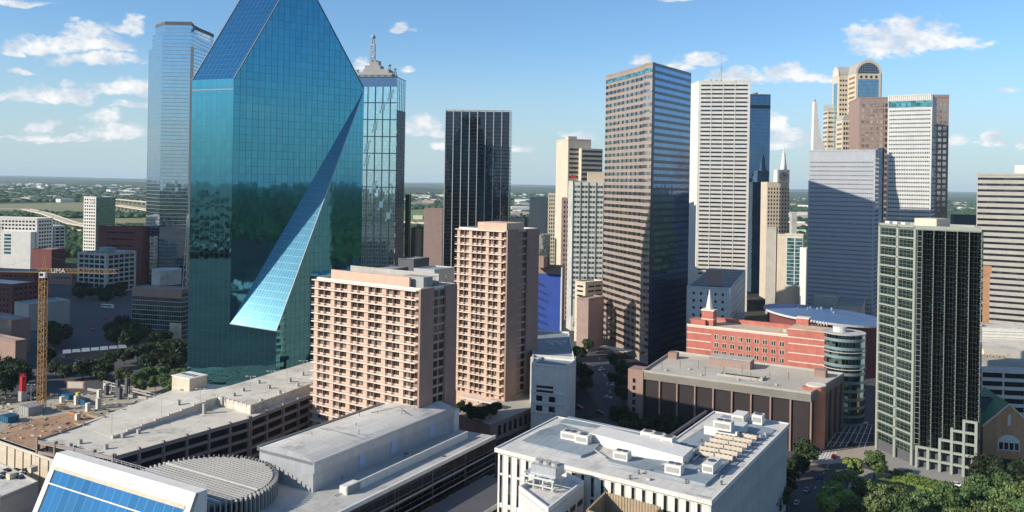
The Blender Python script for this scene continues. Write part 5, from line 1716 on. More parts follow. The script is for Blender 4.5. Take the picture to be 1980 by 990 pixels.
block('long_brick_hall', 'low brown brick hall with a row of small windows behind the crane jib', 'hall', (96, 520), (140, 525), (149, 520), 860, -8, 'peachd', 'roofg', win=(8, 2, 1.4, 1.4, 'wind'))
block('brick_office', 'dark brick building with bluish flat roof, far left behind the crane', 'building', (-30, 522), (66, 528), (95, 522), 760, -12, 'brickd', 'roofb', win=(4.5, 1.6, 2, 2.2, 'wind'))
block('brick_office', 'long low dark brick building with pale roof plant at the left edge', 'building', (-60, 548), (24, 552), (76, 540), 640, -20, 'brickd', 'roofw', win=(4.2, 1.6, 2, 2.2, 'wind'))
block('flat_shop', 'small flat building with pale walls in the shaded yard behind the crane', 'building', (28, 588), (56, 591), (136, 575), 600, -34, 'beige', 'roofb')
block('brick_row', 'dark low brick row with arched front at the left edge', 'building', (-60, 612), (22, 622), (60, 604), 520, -31, 'peachd', 'roofg')
block('brick_row', 'plain tan brick block at the left edge below the dark row', 'building', (-60, 650), (30, 662), (52, 652), 480, -31, 'peachd', 'roofg')
# glass block beside the teal tower
r, poly, H, wf, ws = block('blue_grey_glass_block', 'pale blue-grey glass block left of the teal tower foot', 'building', (256, 553), (352, 562), (372, 552), 575, -14, 'lowteal', 'roofg', pmat='brownst')
m = MB(); m.wbox(wf, 0, wf.L, 0, .4, H-5.5, H+.2); m.build('brown_cornice', M['peachd'], r)
m = MB(); m.wbox(wf, wf.L-9, wf.L, 0, .6, 0, 12); m.build('brick_entrance', M['peach'], r)
m = MB(); m.wbox(wf, wf.L-7, wf.L-2, .6, .7, 4, 10); m.build('emblem_panel', M['beige'], r)
m = MB(); c = at(322, 548, 612); m.cyl((c.x, c.y), 11, H, at(320, 520, 612).z, 8); m.build('octagon_room', M['lgrey'], r)
# lattice broadcast mast with red-white banding beside it
c = at(362, 560, 600); r = root('broadcast_mast', (c.x, c.y), 'white lattice mast rising beside the left edge of the teal tower', 'mast')
m = MB(); zt = at(362, 415, 600).z; zb = H
for i in range(3):
    a = i*2.09; m.tube((c.x+4*math.cos(a), c.y+4*math.sin(a), zb), (c.x+1.0*math.cos(a), c.y+1.0*math.sin(a), zt), .2, 4)
nst = 9
for k in range(nst):
    z0, z1 = zb+(zt-zb)*k/nst, zb+(zt-zb)*(k+1)/nst; r0_, r1_ = 4-3*k/nst, 4-3*(k+1)/nst
    for i in range(3):
        a, b = i*2.09, (i+1)*2.09
        m.tube((c.x+r0_*math.cos(a), c.y+r0_*math.sin(a), z0), (c.x+r1_*math.cos(b), c.y+r1_*math.sin(b), z1), .12, 4)
        m.tube((c.x+r1_*math.cos(a), c.y+r1_*math.sin(a), z1), (c.x+r1_*math.cos(b), c.y+r1_*math.sin(b), z1), .12, 4)
m.build('lattice', M['offwhite'], r)
m = MB(); m.cyl((c.x, c.y), .5, 0, zb, 6); m.build('footing', M['grey'], r)
c = at(369, 500, 620); m = MB()
block('tan_slab', 'narrow tan concrete slab tower squeezed beside the silver tower', 'tower', (360, 455), (368, 455), (374, 455), 640, -10, 'rust', 'roofg')
# canopy-roofed market shed
c = onz(185, 690); r = root('canopy_shed', c, 'low shed with a stepped blue-grey canopy roof among the shaded trees', 'shed')
m = MB()
for k in range(7):
    p = c+d2(28)*(-16+k*5.2); m.box(p, 4.4, 12-(k % 2)*2, 4.2+.12*k, 4.7+.12*k, 28)
m.build('canopy', M['roofb'], r)
m = MB(); m.box(c, 34, 7, 0, 4.2, 28); m.build('wall', M['brownst'], r)
block('white_kiosk', 'small white flat roof pavilion beside the teal tower base', 'pavilion', (330, 692), (352, 702), (372, 688), 498, -28, 'white', 'roofw')


# ------------------------------------------------------------------ centre backdrop
block('brown_slab_tower', 'plain brown slab tower left of the black tower', 'tower', (820, 403), (856, 405), (862, 404), 960, -8, 'brownst', 'roofg')
block('dark_slim_tower', 'thin dark tower edge beside the lattice tower', 'tower', (784, 378), (791, 378), (795, 379), 860, -8, 'black', 'roofg')
block('banded_car_park', 'distant car park with pale floor bands left of the brown slab', 'car park', (795, 440), (815, 442), (822, 441), 980, -8, 'void', 'roofw', win=(3.4, 1.4, 12, .3, 'wind'))
block('dark_banded_block', 'dark grey block with pale floor bands right of the black tower', 'office block', (1024, 380), (1058, 384), (1062, 383), 900, -8, 'grey', 'roofg', win=(4.2, 2.0, 18, .3, 'winb'))
r, poly, H, wf, ws = block('mirror_office', 'small teal mirror box under the dark banded block', 'office block', (1036, 455), (1060, 456), (1064, 455), 740, -8, 'ren', 'roofg')
block('cream_narrow_tower', 'narrow warm cream tower with many small windows, by the cream banded tower', 'tower', (1060, 377), (1075, 375), (1080, 375), 860, -8, 'cream', 'roofg', win=(4.0, 2.4, 1.1, 1.1, 'wind'))
block('ornate_tower', 'old brown stone tower with an ornate crown between cream and green towers', 'tower', (1086, 388), (1104, 385), (1112, 385), 690, -8, 'brownst', 'roofg', win=(4.0, 2.2, 1.2, 1.4, 'wind'))
block('grey_slab', 'grey low hall right of the black tower', 'hall', (988, 422), (1014, 424), (1022, 424), 900, -8, 'grey', 'roofg')
for (a, b, c, Y, lb) in (((800, 520), (840, 524), (880, 515), 640, 'blue shaded flat block behind the two hotels'), ((706, 520), (745, 524), (790, 515), 700, 'low blue-grey roof behind the wide hotel'),
                         ((770, 500), (800, 503), (830, 498), 760, 'dark low block behind the blue shaded flat block')):
    block('flat_block', lb, 'building', a, b, c, Y, -31, 'metal' if Y == 640 else 'dgrey', 'roofb')
r, poly, H, wf, ws = block('green_grid_tower', 'pale green tower with four bays of small windows before the granite tower', 'office tower', (1099, 356), (1108, 352), (1168, 350), 640, -78, 'lgrey', 'roofw')
Cc = poly[1]; q = W(Cc, Cc+d2(-4)*hit(Cc, -4, 1170, 350)); H_ = H
m = MB(); m.prism([q.p0, q.p1, q.p1-q.n*20, q.p0-q.n*20], 0, H-.1); m.build('front_wall', M['offwhite'], r)
sp = []; z = H-4.5; n4 = (q.L-1)/4
gw = winglass('pale_green_blind_glass', (.06, .09, .09), .4, .1, (.36, .42, .36), .25)
while z > 22:
    for b_ in range(4):
        for k in range(2): sp.append((q, .9+b_*n4+k*(n4-1)/2, .9+b_*n4+(k+.82)*(n4-1)/2, z, z+1.9))
    z -= 3.9
panes(r, sp, gw, 'window', .08)
m = MB()
for b_ in range(5): m.wbox(q, b_*n4, b_*n4+.45, 0, .5, 12, H)
m.build('green_pilaster', plain('dark_green_metal', (.06, .10, .09), .4), r)
m = MB(); m.wbox(q, q.L*.45, q.L, -14, -2, H, H+8); m.build('plant_room', M['cream'], r)
# red horse sign on its mast
c = at(1108, 352, 640); r = root('red_roof_sign', (c.x, c.y), 'small red silhouette sign on a pole on the green tower', 'sign', None, H)
m = MB(); m.tube((c.x, c.y, H), (c.x, c.y, H+3), .2, 4); m.build('pole', M['steel'], r)
m = MB(); m.box((c.x, c.y), 3.8, .4, H+3, H+4.4); m.box((c.x+1.8, c.y), 1, .38, H+4.3, H+5.4); m.box((c.x-.7, c.y), 1.8, .38, H+4.3, H+5.6, 0); m.box((c.x-1.6, c.y), .4, .36, H+1.8, H+3.2); m.box((c.x+1.4, c.y), .4, .36, H+1.8, H+3.2); m.build('figure', M['red'], r)
# small garage and bits at its foot
block('cream_car_park', 'cream car park with dark floor slots at the end of the dark street', 'car park', (1112, 540), (1132, 548), (1168, 544), 590, -50, 'cream', 'roofw', win=(3.4, 1.3, 6, 1.0, 'wind'))
block('low_grey_block', 'low dark block with a flat roof before the cream car park', 'building', (1116, 566), (1138, 580), (1168, 568), 560, -40, 'brownst', 'roofg')
c = onz(1155, 640, 8); r = root('rounded_balcony_block', c, 'small white block with rounded balconies against the granite tower', 'building')
m = MB(); m.cyl(c, 5.2, 0, 20, 20); m.build('wall', M['dgrey'], r)
for k in range(5):
    m = MB(); m.cyl(c, 6.4, 3+3.6*k, 4.6+3.6*k, 20); m.build('balcony', M['white'], r)
# blue wrapped building
r, poly, H, wf, ws = block('blue_wrapped_block', 'brick block with a huge blue wrap on its side, right of narrow hotel', 'building', (1030, 512), (1088, 517), (1092, 515), 520, -22, 'peachd', 'roofb')
m = MB(); m.wbox(wf, 0, wf.L-1, 0, .25, 6, H-4.5); m.build('blue_wrap', M['blueban'], r)
m = MB()
for k in range(9): 
    z = 9+k*(H-18)/9
    P4 = [wf.pt(1, .28, z+3.2), wf.pt(wf.L*.55-(k % 3), .28, z), wf.pt(wf.L*.55-(k % 3), .28, z+1.6), wf.pt(1, .28, z+5.2)]; m.face(P4)
m.build('wrap_stripe', M['bluebann'], r)
m = MB(); m.wbox(wf, wf.L-1, wf.L, 0, .6, 0, H); m.build('white_edge', M['offwhite'], r)
m = MB(); m.box(cen(poly)+Vector((-6, -6)), 8, 7, H, H+7, -22); m.build('plant_room', M['peachd'], r)
# white loft building with roof plant
r, poly, H, wf, ws = block('white_loft_block', 'white low block with blue roof and a figure sign, right of the narrow hotel', 'building', (1028, 700), (1095, 712), (1113, 690), 372, -20, 'white', 'roofb')
Z = H
sp = [(wf, wf.L-14+k*6, wf.L-11+k*6, H-16, H-13.5) for k in range(2)]+[(wf, wf.L-14+k*6, wf.L-11+k*6, H-20.5, H-18) for k in range(2)]+[(wf, wf.L-14, wf.L-6, H-10-2*k, H-8.9-2*k) for k in range(2)]
panes(r, sp, M['wind'], 'window', .05)
m = MB()
for zz in (H-17, H-12.4, H-21.5): m.wbox(wf, 0, wf.L, 0, .4, zz, zz+.5)
m.build('floor_ledge', M['white'], r)
r, poly, H, wf, ws = block('blue_roof_block', 'block with a wide blue-grey roof behind the white loft block', 'building', (1026, 672), (1110, 700), (1114, 690), 392, -12, 'offwhite', 'roofb')
m = MB(); poly_b = [onz(1030, 702, H), onz(1112, 705, H), onz(1100, 645, H), onz(1030, 640, H)]; m.prism(poly_b, 0, H+.1); m.build('rear_wing', M['roofb'], r)
m = MB(); m.ring(ccw(poly_b), .4, H-.3, H+1.1); m.build('rear_parapet', M['white'], r)
for k in range(5):
    c = onz(1058+k*8, 664+(k % 2)*4, H); m = MB(); m.box(c, 3.0, 1.6, H+.15, H+1.2, GA); m.cyl(c, .6, H+1.2, H+1.5, 8)
    tag(m.build('roof_unit', M['offwhite']), 'small roof fan unit on the wide blue-grey roof', 'roof unit', 'roof units on the blue roof')
c = onz(1100, 765); r = root('banner', c, 'pale banner with a dark bent stripe at the street corner', 'banner')
m = MB(); m.box(c+Vector((0, 6)), 7.5, .5, 2, 12, -10); m.build('panel', M['lgrey'], r)
m = MB(); w_ = W(c+Vector((-1.2, 5.5)), c+Vector((2.6, 5.2)))
m.face([w_.pt(3, .3, 9.6), w_.pt(3.6, .3, 9.6), w_.pt(1.6, .3, 7), w_.pt(.6, .3, 7)]); m.face([w_.pt(.6, .3, 7), w_.pt(1.6, .3, 7), w_.pt(3.6, .3, 4), w_.pt(2.8, .3, 4)]); m.build('bent_stripe', M['black'], r)

# ------------------------------------------------------------------ right district
def red_block():
    poly, H = corner_block((1328, 626), (1596, 657), 26, 402, GA)
    H = onz and at(1596, 657, 402).z
    r = root('red_brick_hotel', cen(poly), 'long red brick building with cream string courses and a tan roof', 'hotel')
    Lp, C, Rp, B = poly
    m = MB(); m.prism(poly, 0, H); m.build('wall', M['brick'], r)
    mech_roof(r, ccw(poly), H, 'terra', 'slab', .7)
    wf = W(Lp, C); L = wf.L
    for (a, b, zz) in [(0, L*.19, (3.3, 7.4, 11.5)), (L*.75, L, (3.3, 7.9, 12.2, 16.5)), (0, L, (0.2,))]:
        for q in zz:
            m = MB(); m.wbox(wf, a, b, 0, .14, H-q-.4, H-q); m.build('string_course', M['slab'], r)
    # raised corner block
    m = MB(); m.wbox(wf, L*.745, L+.1, -14, .06, H, H+3.4); m.build('raised_wall', M['brick'], r)
    m = MB(); m.wbox(wf, L*.745, L+.2, -14.1, .2, H+3.4, H+3.9); m.build('coping', M['terra'], r)
    sp = []
    for row in range(4):
        for k in range(9):
            t = L*.215+k*L*.0595; z = H-5.6-row*4.1
            fr = MB(); fr.wbox(wf, t-.2, t+2.2, 0, .05, z-.2, z+2.4); fo = fr.build('window_surround', M['cream'], r)
            panes(fo, [(wf, t+q*1.15, t+q*1.15+.85, z, z+2.2) for q in (0, 1)], M['win'], 'window', .07)
    # small towers on the roof, one with a white spire
    m = MB(); m.wbox(wf, .2, 9, -11, -3, H, H+3); m.build('roof_storey', M['brick'], r)
    m = MB(); c = Vector(wf.pt(9.5, -8, 0)[:2]); m.box(c, 6.2, 6.2, H, H+7.8, GA); m.build('stub_tower', M['brick'], r)
    m = MB(); m.box(c, 6.8, 6.8, H+7.8, H+8.5, GA); m.build('cornice', M['slab'], r); m = MB(); m.box(c, 6.5, 6.5, H+3.2, H+3.7, GA); m.build('belt_course', M['slab'], r)
    m = MB(); m.cyl(c, 1.9, H+8.5, H+12, 8, 0, 1.3); m.cyl(c, 1.3, H+12, H+19, 8, 0, .1); m.build('spire', M['white'], r)
    m = MB(); c2 = Vector(wf.pt(L*.80, -17, 0)[:2]); m.box(c2, 6, 5.5, H, H+7, GA); m.build('stair_head', M['brick'], r)
    m = MB(); m.box(c2, 6.6, 6, H+7, H+7.5, GA); m.build('stair_head_cornice', M['slab'], r)
    m = MB()
    for k in range(3): m = MB(); m.cyl(wf.pt(L*(.70+.035*k), -10, 0)[:2], 1.4, H+.05, H+1.7+.4*k, 14); m.build('roof_tank', M['lgrey'], r)
    for k in range(6): m = MB(); m.cyl(wf.pt(L*(.86+.02*k), -19, 0)[:2], .35, H+3.9, H+5.8, 8); m.build('roof_vent', M['lgrey'], r)
    m = MB(); m.wbox(wf, L*.1, L*.7, -24, -22, H, H+2.0); m.build('back_parapet', M['brick'], r)
    # round glass corner
    cc = C+wf.e*7.5-wf.n*5.5
    m = MB(); m.cyl(cc, 9.8, 0, H+3.6, 40); m.build('round_glass_corner', M['cyl'], r)
    m = MB(); m.cyl(cc, 10.0, H+3.6, H+4.0, 40); m.build('round_roof', M['lgrey'], r)
    for q in (4.8, 12.9):
        m = MB(); m.cyl(cc, 10.2, H-q, H-q+.3, 40); m.build('ring_ledge', M['lgrey'], r)
    m = MB(); m.cyl(cc-Vector((2, 0)), 3.2, H+4, H+6.6, 16); m.build('lantern', M['offwhite'], r)


red_block()


def brown_garage():
    Z = 25.5
    a, b, c, d = onz(1242, 719, Z), onz(1568, 763, Z), onz(1632, 725, Z), onz(1300, 681, Z)
    r = root('brown_car_park', cen([a, b, c, d]), 'brown car park with a worn open roof and thin brick piers, in shade', 'car park')
    pl = ccw([a, b, c, d])
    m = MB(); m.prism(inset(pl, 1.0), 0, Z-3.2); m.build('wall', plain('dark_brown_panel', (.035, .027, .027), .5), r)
    m = MB(); m.prism(pl, Z-3.2, Z); m.build('roof_deck', plain('worn_deck', (.47, .425, .35), .95, .3, .045, fine=.12), r)
    m = MB(); m.ring(pl, .45, Z-3.25, Z+1.0); m.build('parapet', M['beige'], r)
    wf, ws = W(a, b), W(b, c)
    m = MB()
    n = 9
    for k in range(n+1): m.wbox(wf, k*wf.L/n-.3 if k else 0, k*wf.L/n+.35, -1, -.1, 0, Z-3.3)
    for k in range(1, 7): m.wbox(ws, k*ws.L/6-.45, k*ws.L/6+.3, -1, -.1, 0, Z-3.3)
    m.build('brick_pier', M['peachd'], r)
    # bay lines, worn patches and posts
    m = MB()
    for k in range(22):
        for row, dd in ((0, 6), (1, 16), (2, 27)):
            m.face([wf.pt(5+k*2.8, -dd, Z+.02), wf.pt(5.2+k*2.8, -dd, Z+.02), wf.pt(6.2+k*2.8, -dd-4.6, Z+.02), wf.pt(6.0+k*2.8, -dd-4.6, Z+.02)])
    m.build('bay_marking', M['paint'], r)
    m = MB(); m.wbox(wf, 32, 52, -20, -13.5, Z+.01, Z+.05); m.build('ramp_shade_sheet', M['void'], r)  # near-black sheet on the deck paints the shade of a ramp hole
    m = MB(); m.wbox(wf, 31.5, 52, -13.5, -13, Z, Z+1); m.wbox(wf, 52, 52.5, -20, -13, Z, Z+1.2); m.build('ramp_kerb', M['beige'], r)
    m = MB()
    for k in range(9): m.tube(wf.pt(6+k*7, -10-(k % 3)*6, Z), wf.pt(6+k*7, -10-(k % 3)*6, Z+4), .13, 5)
    m.build('light_pole', M['steel'], r)
    m = MB()
    for k in range(7): m.wbox(wf, 8+k*8.5, 9+k*8.5, -9-(k % 2)*9, -8-(k % 2)*9, Z, Z+.9)
    m.build('bollard', M['beige'], r)
    m = MB(); m.wbox(wf, 22, 42, -41, -33, Z, Z+4.0); m.build('brick_stair_house', M['brickd'] if False else M['brownst'], r)
    m = MB(); m.wbox(wf, 21.6, 42.4, -41.4, -32.6, Z+4, Z+4.4); m.build('stair_house_roof', M['lgrey'], r)
    m = MB(); m.wbox(wf, wf.L-5, wf.L, -42, -36, Z, Z+3.2); m.build('corner_house', M['peachd'], r)
    m = MB(); m.wbox(wf, 0, 4.5, -40, -36, Z, Z+3.2); m.build('left_house', M['peachd'], r)
    # round brick stair at the corner, and the left pier tower
    q = onz(1579, 868); m = MB(); m.cyl(q+Vector((0, 2)), 4.0, 0, Z+1.6, 28); m.build('round_stair', plain('orange_brick', (.50, .20, .12), .85, .1, .3, fine=.08, streak=.08), r)
    m = MB(); m.cyl(q+Vector((0, 2)), 4.15, Z+1.6, Z+2.1, 28); m.build('round_stair_cap', M['slab'], r)
    wv = W(q+Vector((-6.5, 0.5)), q+Vector((-3, -1)))
    m = MB(); m.wbox(wv, 0, wv.L+.6, -3, 0, 0, Z+1.2); m.build('stair_slab', M['brick'], r)
    panes(r, [(wv, 1.6, 2.8, 3+k*3.4, 5.2+k*3.4) for k in range(7)], M['win'], 'slot_window', .06)
    m = MB(); wl = W(a-wf.e*7, a); m.wbox(wl, 0, wl.L+.5, -8, .3, 0, Z+.8); m.build('left_tower', M['peachd'], r)
    panes(r, [(wl, 2.4, 3.8, 3+k*3.4, 5+k*3.4) for k in range(6)], M['wind'], 'slot_window', .06, base=.32)


brown_garage()

# elliptical blue roofed hall
Z = 33; c = onz(1594, 607, Z); r = root('round_roof_hall', c, 'low hall under a wide tilted blue oval roof with a white rim', 'concert hall')
N = 56; rx, ry = 37, 41
m = MB()
ring_ = [(c.x+rx*math.cos(2*math.pi*i/N), c.y+ry*math.sin(2*math.pi*i/N), Z-2.5*math.cos(2*math.pi*i/N)) for i in range(N)]
for i in range(N):
    j = (i+1) % N; m.face([ring_[i], ring_[j], (c.x, c.y, Z+1.4)])
m.build('roof', M['blueroof'], r)
m = MB()
for i in range(N):
    j = (i+1) % N; a, b = ring_[i], ring_[j]; m.face([(a[0], a[1], a[2]-1.3), (b[0], b[1], b[2]-1.3), b, a])
m.build('rim', M['offwhite'], r)
m = MB(); 
for i in range(N):
    j = (i+1) % N; a, b = ring_[i], ring_[j]; f = lambda p, z: (c.x+(p[0]-c.x)*.93, c.y+(p[1]-c.y)*.93, z)
    m.face([f(a, 0), f(b, 0), f(b, b[2]-1.2), f(a, a[2]-1.2)])
m.build('wall', M['brickd'], r)
m = MB()
for i in range(12):
    a = rng.uniform(0, 6.28); q = rng.uniform(5, 26); m.cyl((c.x-6+q*.8*math.cos(a), c.y+8+q*.5*math.sin(a)), .7, Z, Z+2.0, 8)
m.build('roof_vent', M['roofb'], r)
m = MB(); m.box(c+Vector((34, -18)), 22, 14, 0, 24, GA); m.build('glazed_foyer', M['cyl'], r)
m = MB(); m.box(c+Vector((-34, 6)), 20, 24, 0, 14, GA); m.build('side_roof', M['roofb'], r)

# cream museum roofs behind
r, poly, H, wf, ws = block('classical_block', 'low cream classical building with a parapet behind the blue oval roof', 'building', (1612, 578), (1668, 598), (1700, 585), 600, -25, 'cream', 'roofg', win=(7, 4, 2.6, 2.2, 'cream'))
block('classical_block', 'cream low wing with pitched roof left of the classical building', 'building', (1530, 588), (1608, 594), (1622, 586), 640, -12, 'cream', 'lgrey')
m = MB(); p = at(1596, 580, 625); m.box((p.x, p.y), 16, 12, 0, p.z+3, -20)
tag(m.build('roof_gable_house', M['beige']), 'cream boxy rooftop house between the teal tower block and the oval roof', 'building')
# cream and teal slab
r, poly, H, wf, ws = block('cream_teal_slab', 'narrow cream slab with a teal glass end, left of the shadowed dotted tower', 'office block', (1503, 448), (1553, 456), (1556, 455), 725, -25, 'cream', 'roofw')
m = MB(); m.wbox(wf, wf.L*.36, wf.L-.4, 0, .2, H-46, H-.6); m.build('teal_frame', M['offwhite'], r)
sp = []
z = H-5
while z > H-45:
    for t0, t1 in ((.39, .66), (.70, .97)): sp.append((wf, wf.L*t0, wf.L*t1, z, z+2.7))
    z -= 3.2
panes(r, sp, M['wint'], 'window', .12, base=.2)
block('cream_shaft', 'tall plain grey-cream shaft left of the narrow teal slab', 'tower', (1482, 444), (1501, 442), (1504, 442), 740, -25, 'beige', 'roofg')
block('white_hotel_wing', 'white low block with dotted windows in front of the white ribbon tower', 'building', (1328, 553), (1412, 560), (1441, 548), 520, -20, 'offwhite', 'roofg', win=(4.6, 1.8, 1.3, 3.2, 'wind'))
p = at(1382, 545, 535); m = MB(); m.box((p.x, p.y), 10, 9, at(1380, 553, 520).z, at(1382, 523, 530).z, -20)
tag(m.build('plant_tower', M['brownst']), 'brown-grey lift tower on the white low block with dotted windows', 'lift tower')
block('small_grey_tower', 'far small pale office with window grid right of the clock tower', 'building', (1527, 412), (1537, 412), (1541, 412), 1150, -8, 'lgrey', 'roofg', win=(4, 2, 2, 1.2, 'wind'))
block('far_dark_hall', 'far dark flat block between the pink stone tower and right edge tower', 'building', (1838, 415), (1886, 417), (1892, 416), 900, -8, 'dgrey', 'roofg', win=(4, 2, 2, 3, 'wind'))
# brick block right of the framed tower
block('brick_apartment', 'orange brick block with small windows right of the framed tower', 'building', (1880, 534), (1909, 530), (1914, 528), 470, -10, 'brickt', 'slate', win=(4.2, 1.9, 1.5, 1.6, 'wind'))
m = MB(); p = at(1905, 516, 474); m.box((p.x, p.y), 5, 5, at(1905, 530, 470).z, at(1905, 514, 474).z, -10); tag(m.build('brick_turret', M['brickt']), 'small brick turret on the orange brick block', 'turret')

# car park at the right edge
def right_garage():
    Z = 30
    a = onz(1897, 715, Z); e = d2(-8)
    r = root('cream_car_park', a+e*20, 'cream car park with white floor bands and bare roof at the right edge', 'car park')
    b = a+e*60; n = Vector((-e.y, e.x)); D = 56
    pl = [a, b, b+n*D, a+n*D]
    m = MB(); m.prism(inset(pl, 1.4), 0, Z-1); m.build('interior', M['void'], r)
    m = MB(); m.prism(pl, Z-.8, Z); m.build('roof_deck', M['garage'], r)
    wf, ws = W(a, b), W(pl[3], a)
    for k in range(7):
        m = MB(); z = Z-3.9*k; m.wbox(wf, 0, wf.L, -.3, .05, z-1.1, z+.5); m.build('floor_band', M['white'], r)
    m = MB()
    for k in range(6): m.wbox(wf, k*9.5+.0, k*9.5+.7, -1.2, -.1, 0, Z)
    m.build('column', M['white'], r)
    m = MB(); m.wbox(ws, 0, ws.L, -.4, .3, 0, Z+1); m.build('side_wall', M['offwhite'], r)
    m = MB(); m.wbox(wf, 10, 60, -D, -22, Z, Z+5.5); m.build('upper_level', M['garage'], r)
    m = MB(); m.wbox(wf, 4, 26, -18, -10, Z, Z+2.6)
    m.build('plant_screen', M['beige'], r)
    m = MB()
    for k in range(5): m.wbox(wf, 5+k*2.6, 6.9+k*2.6, -20+k*.4, -17.8+k*.4, Z+2.6, Z+3.7)
    m.build('tan_unit', M['wood'], r)
    m = MB(); m.wbox(wf, 12, 60, -D-14, -D, 0, Z+11); m.build('rear_wing', M['roofw'], r)
    m = MB(); m.wbox(wf, 16, 22, -D-8, -D-2, Z+11, Z+14); m.build('lift_house', M['grey'], r)
    m = MB()
    for k in range(3): m.wbox(wf, 22, 60, -D+.0, -D+.3, Z+6.3+k*1.5, Z+7+k*1.5)
    m.build('rear_band', M['white'], r)


right_garage()


def church():
    c = onz(1955, 892); e = d2(-12); n = Vector((-e.y, e.x)); c = c+n*3
    r = root('brick_church', c, 'tan brick church with green copper gable roof and white arched window', 'church')
    hw = 10; zr, zt = 13, 23
    def P(t, d, z): p = c+e*t+n*d; return (p.x, p.y, z)
    m = MB(); m.face([P(-hw, 0, 0), P(hw, 0, 0), P(hw, 0, zr), P(0, 0, zt), P(-hw, 0, zr)])
    D = 30
    m.face([P(-hw, D, 0), P(-hw, 0, 0), P(-hw, 0, zr), P(-hw, D, zr)]); m.face([P(hw, 0, 0), P(hw, D, 0), P(hw, D, zr), P(hw, 0, zr)])
    m.face([P(-hw, D, 0), P(-hw, D, zr), P(0, D, zt), P(hw, D, zr), P(hw, D, 0)])
    m.prism([Vector(P(-hw-8, 3, 0)[:2]), Vector(P(-hw, 3, 0)[:2]), Vector(P(-hw, 22, 0)[:2]), Vector(P(-hw-8, 22, 0)[:2])], 0, 10)
    m.build('wall', M['brickt'], r)
    m = MB(); k = .45
    m.face([P(-hw-.5, .6, zr-.2), P(0, .6, zt+k), P(0, D, zt+k), P(-hw-.5, D, zr-.2)]); m.face([P(-hw-.5, .6, zr-.5), P(0, .6, zt+k-.3), P(0, D, zt+k-.3), P(-hw-.5, D, zr-.5)][::-1])
    m.build('copper_roof', M['green'], r)
    m = MB(); m.face([P(0, .6, zt+k), P(hw+.5, .6, zr-.2), P(hw+.5, D, zr-.2), P(0, D, zt+k)])
    m.face([P(0, 14, zt-1), P(-hw-16, 16, zt-1), P(-hw-16, 9, 13), P(-6, 9, 13)]); m.face([P(-hw-16, 16, zt-1), P(0, 16, zt-1), P(0, 30, 12), P(-hw-16, 30, 12)])
    m.face([P(-hw-16, 9, 13), P(-hw-16, 16, zt-1), P(-hw-16, 30, 12)][::-1])
    m.build('slate_roof', M['slate'], r)
    m = MB(); m.prism([Vector(P(-hw-15.5, 10, 0)[:2]), Vector(P(-hw, 10, 0)[:2]), Vector(P(-hw, 29, 0)[:2]), Vector(P(-hw-15.5, 29, 0)[:2])], 0, 12.6); m.build('side_wall', M['brickt'], r)
    m = MB()
    m.tube(P(-hw-.4, -.05, zr), P(0, -.05, zt+.3), .35, 4); m.tube(P(hw+.4, -.05, zr), P(0, -.05, zt+.3), .35, 4)
    m.build('gable_coping', M['slab'], r)
    wf = W(P(-hw, 0, 0), P(hw, 0, 0))
    m = MB(); pts = [(10-4.2*math.cos(math.pi*i/12), 7+3.2*math.sin(math.pi*i/12)) for i in range(13)]
    m.face([wf.pt(t, .12, z) for t, z in pts][::-1]); m.wbox(wf, 5.8, 14.2, 0, .12, 3.6, 7.0); m.build('arch_surround', M['white'], r)
    panes(r, [(wf, 6.3+k*2.0, 7.8+k*2.0, 4, 6.9) for k in range(4)], M['wind'], 'window', .06, base=.12)
    m = MB(); m.wbox(wf, 9.4, 10.6, 0, .15, 14.2, 18.5); m.cyl(wf.pt(10, .0, 0)[:2], .6, 18.4, 18.9, 8); m.build('niche', M['white'], r)
    w2 = W(P(-hw-8, 3, 0), P(-hw, 3, 0)); panes(r, [(w2, 2, 3.8, 5, 7.4), (w2, 2, 3.8, 1, 3.2)], M['win'], 'side_window', .06)
    m = MB(); m.wbox(w2, 0, 8, -.1, .2, 9.4, 10.1); m.build('string_course', M['white'], r)


church()


# ------------------------------------------------------------------ cars
def make_car(label, grp):
    r = root('parked_car', (0, 0), label, 'car', grp)
    m = MB()
    prof = [(-2.25, .35), (2.25, .35), (2.3, .75), (1.5, .95), (-1.9, 1.0), (-2.3, .8)]
    hw = .88
    a = [(x, -hw, z) for x, z in prof]; b = [(x, hw, z) for x, z in prof]
    m.face(a); m.face(b[::-1])
    for i in range(len(prof)):
        j = (i+1) % len(prof); m.face([a[i], b[i], b[j], a[j]])
    m.build('body', M['white'], r)
    m = MB(); prof = [(-1.75, 1.0), (1.05, .96), (.45, 1.42), (-1.2, 1.45)]
    a = [(x, -.78 if z < 1.1 else -.62, z) for x, z in prof]; b = [(x, .78 if z < 1.1 else .62, z) for x, z in prof]
    m.face(a); m.face(b[::-1])
    for i in range(4): j = (i+1) % 4; m.face([a[i], b[i], b[j], a[j]])
    m.build('window', M['wind'], r)
    m = MB(); m.face([(-1.2, -.6, 1.46), (.45, -.6, 1.43), (.45, .6, 1.43), (-1.2, .6, 1.46)]); m.build('roof', M['white'], r)
    for x in (-1.4, 1.4):
        for y in (-.85, .85):
            m = MB(); m.tube((x, y-.1, .33), (x, y+.1, .33), .33, 10); m.build('wheel', M['black'], r)
    return r


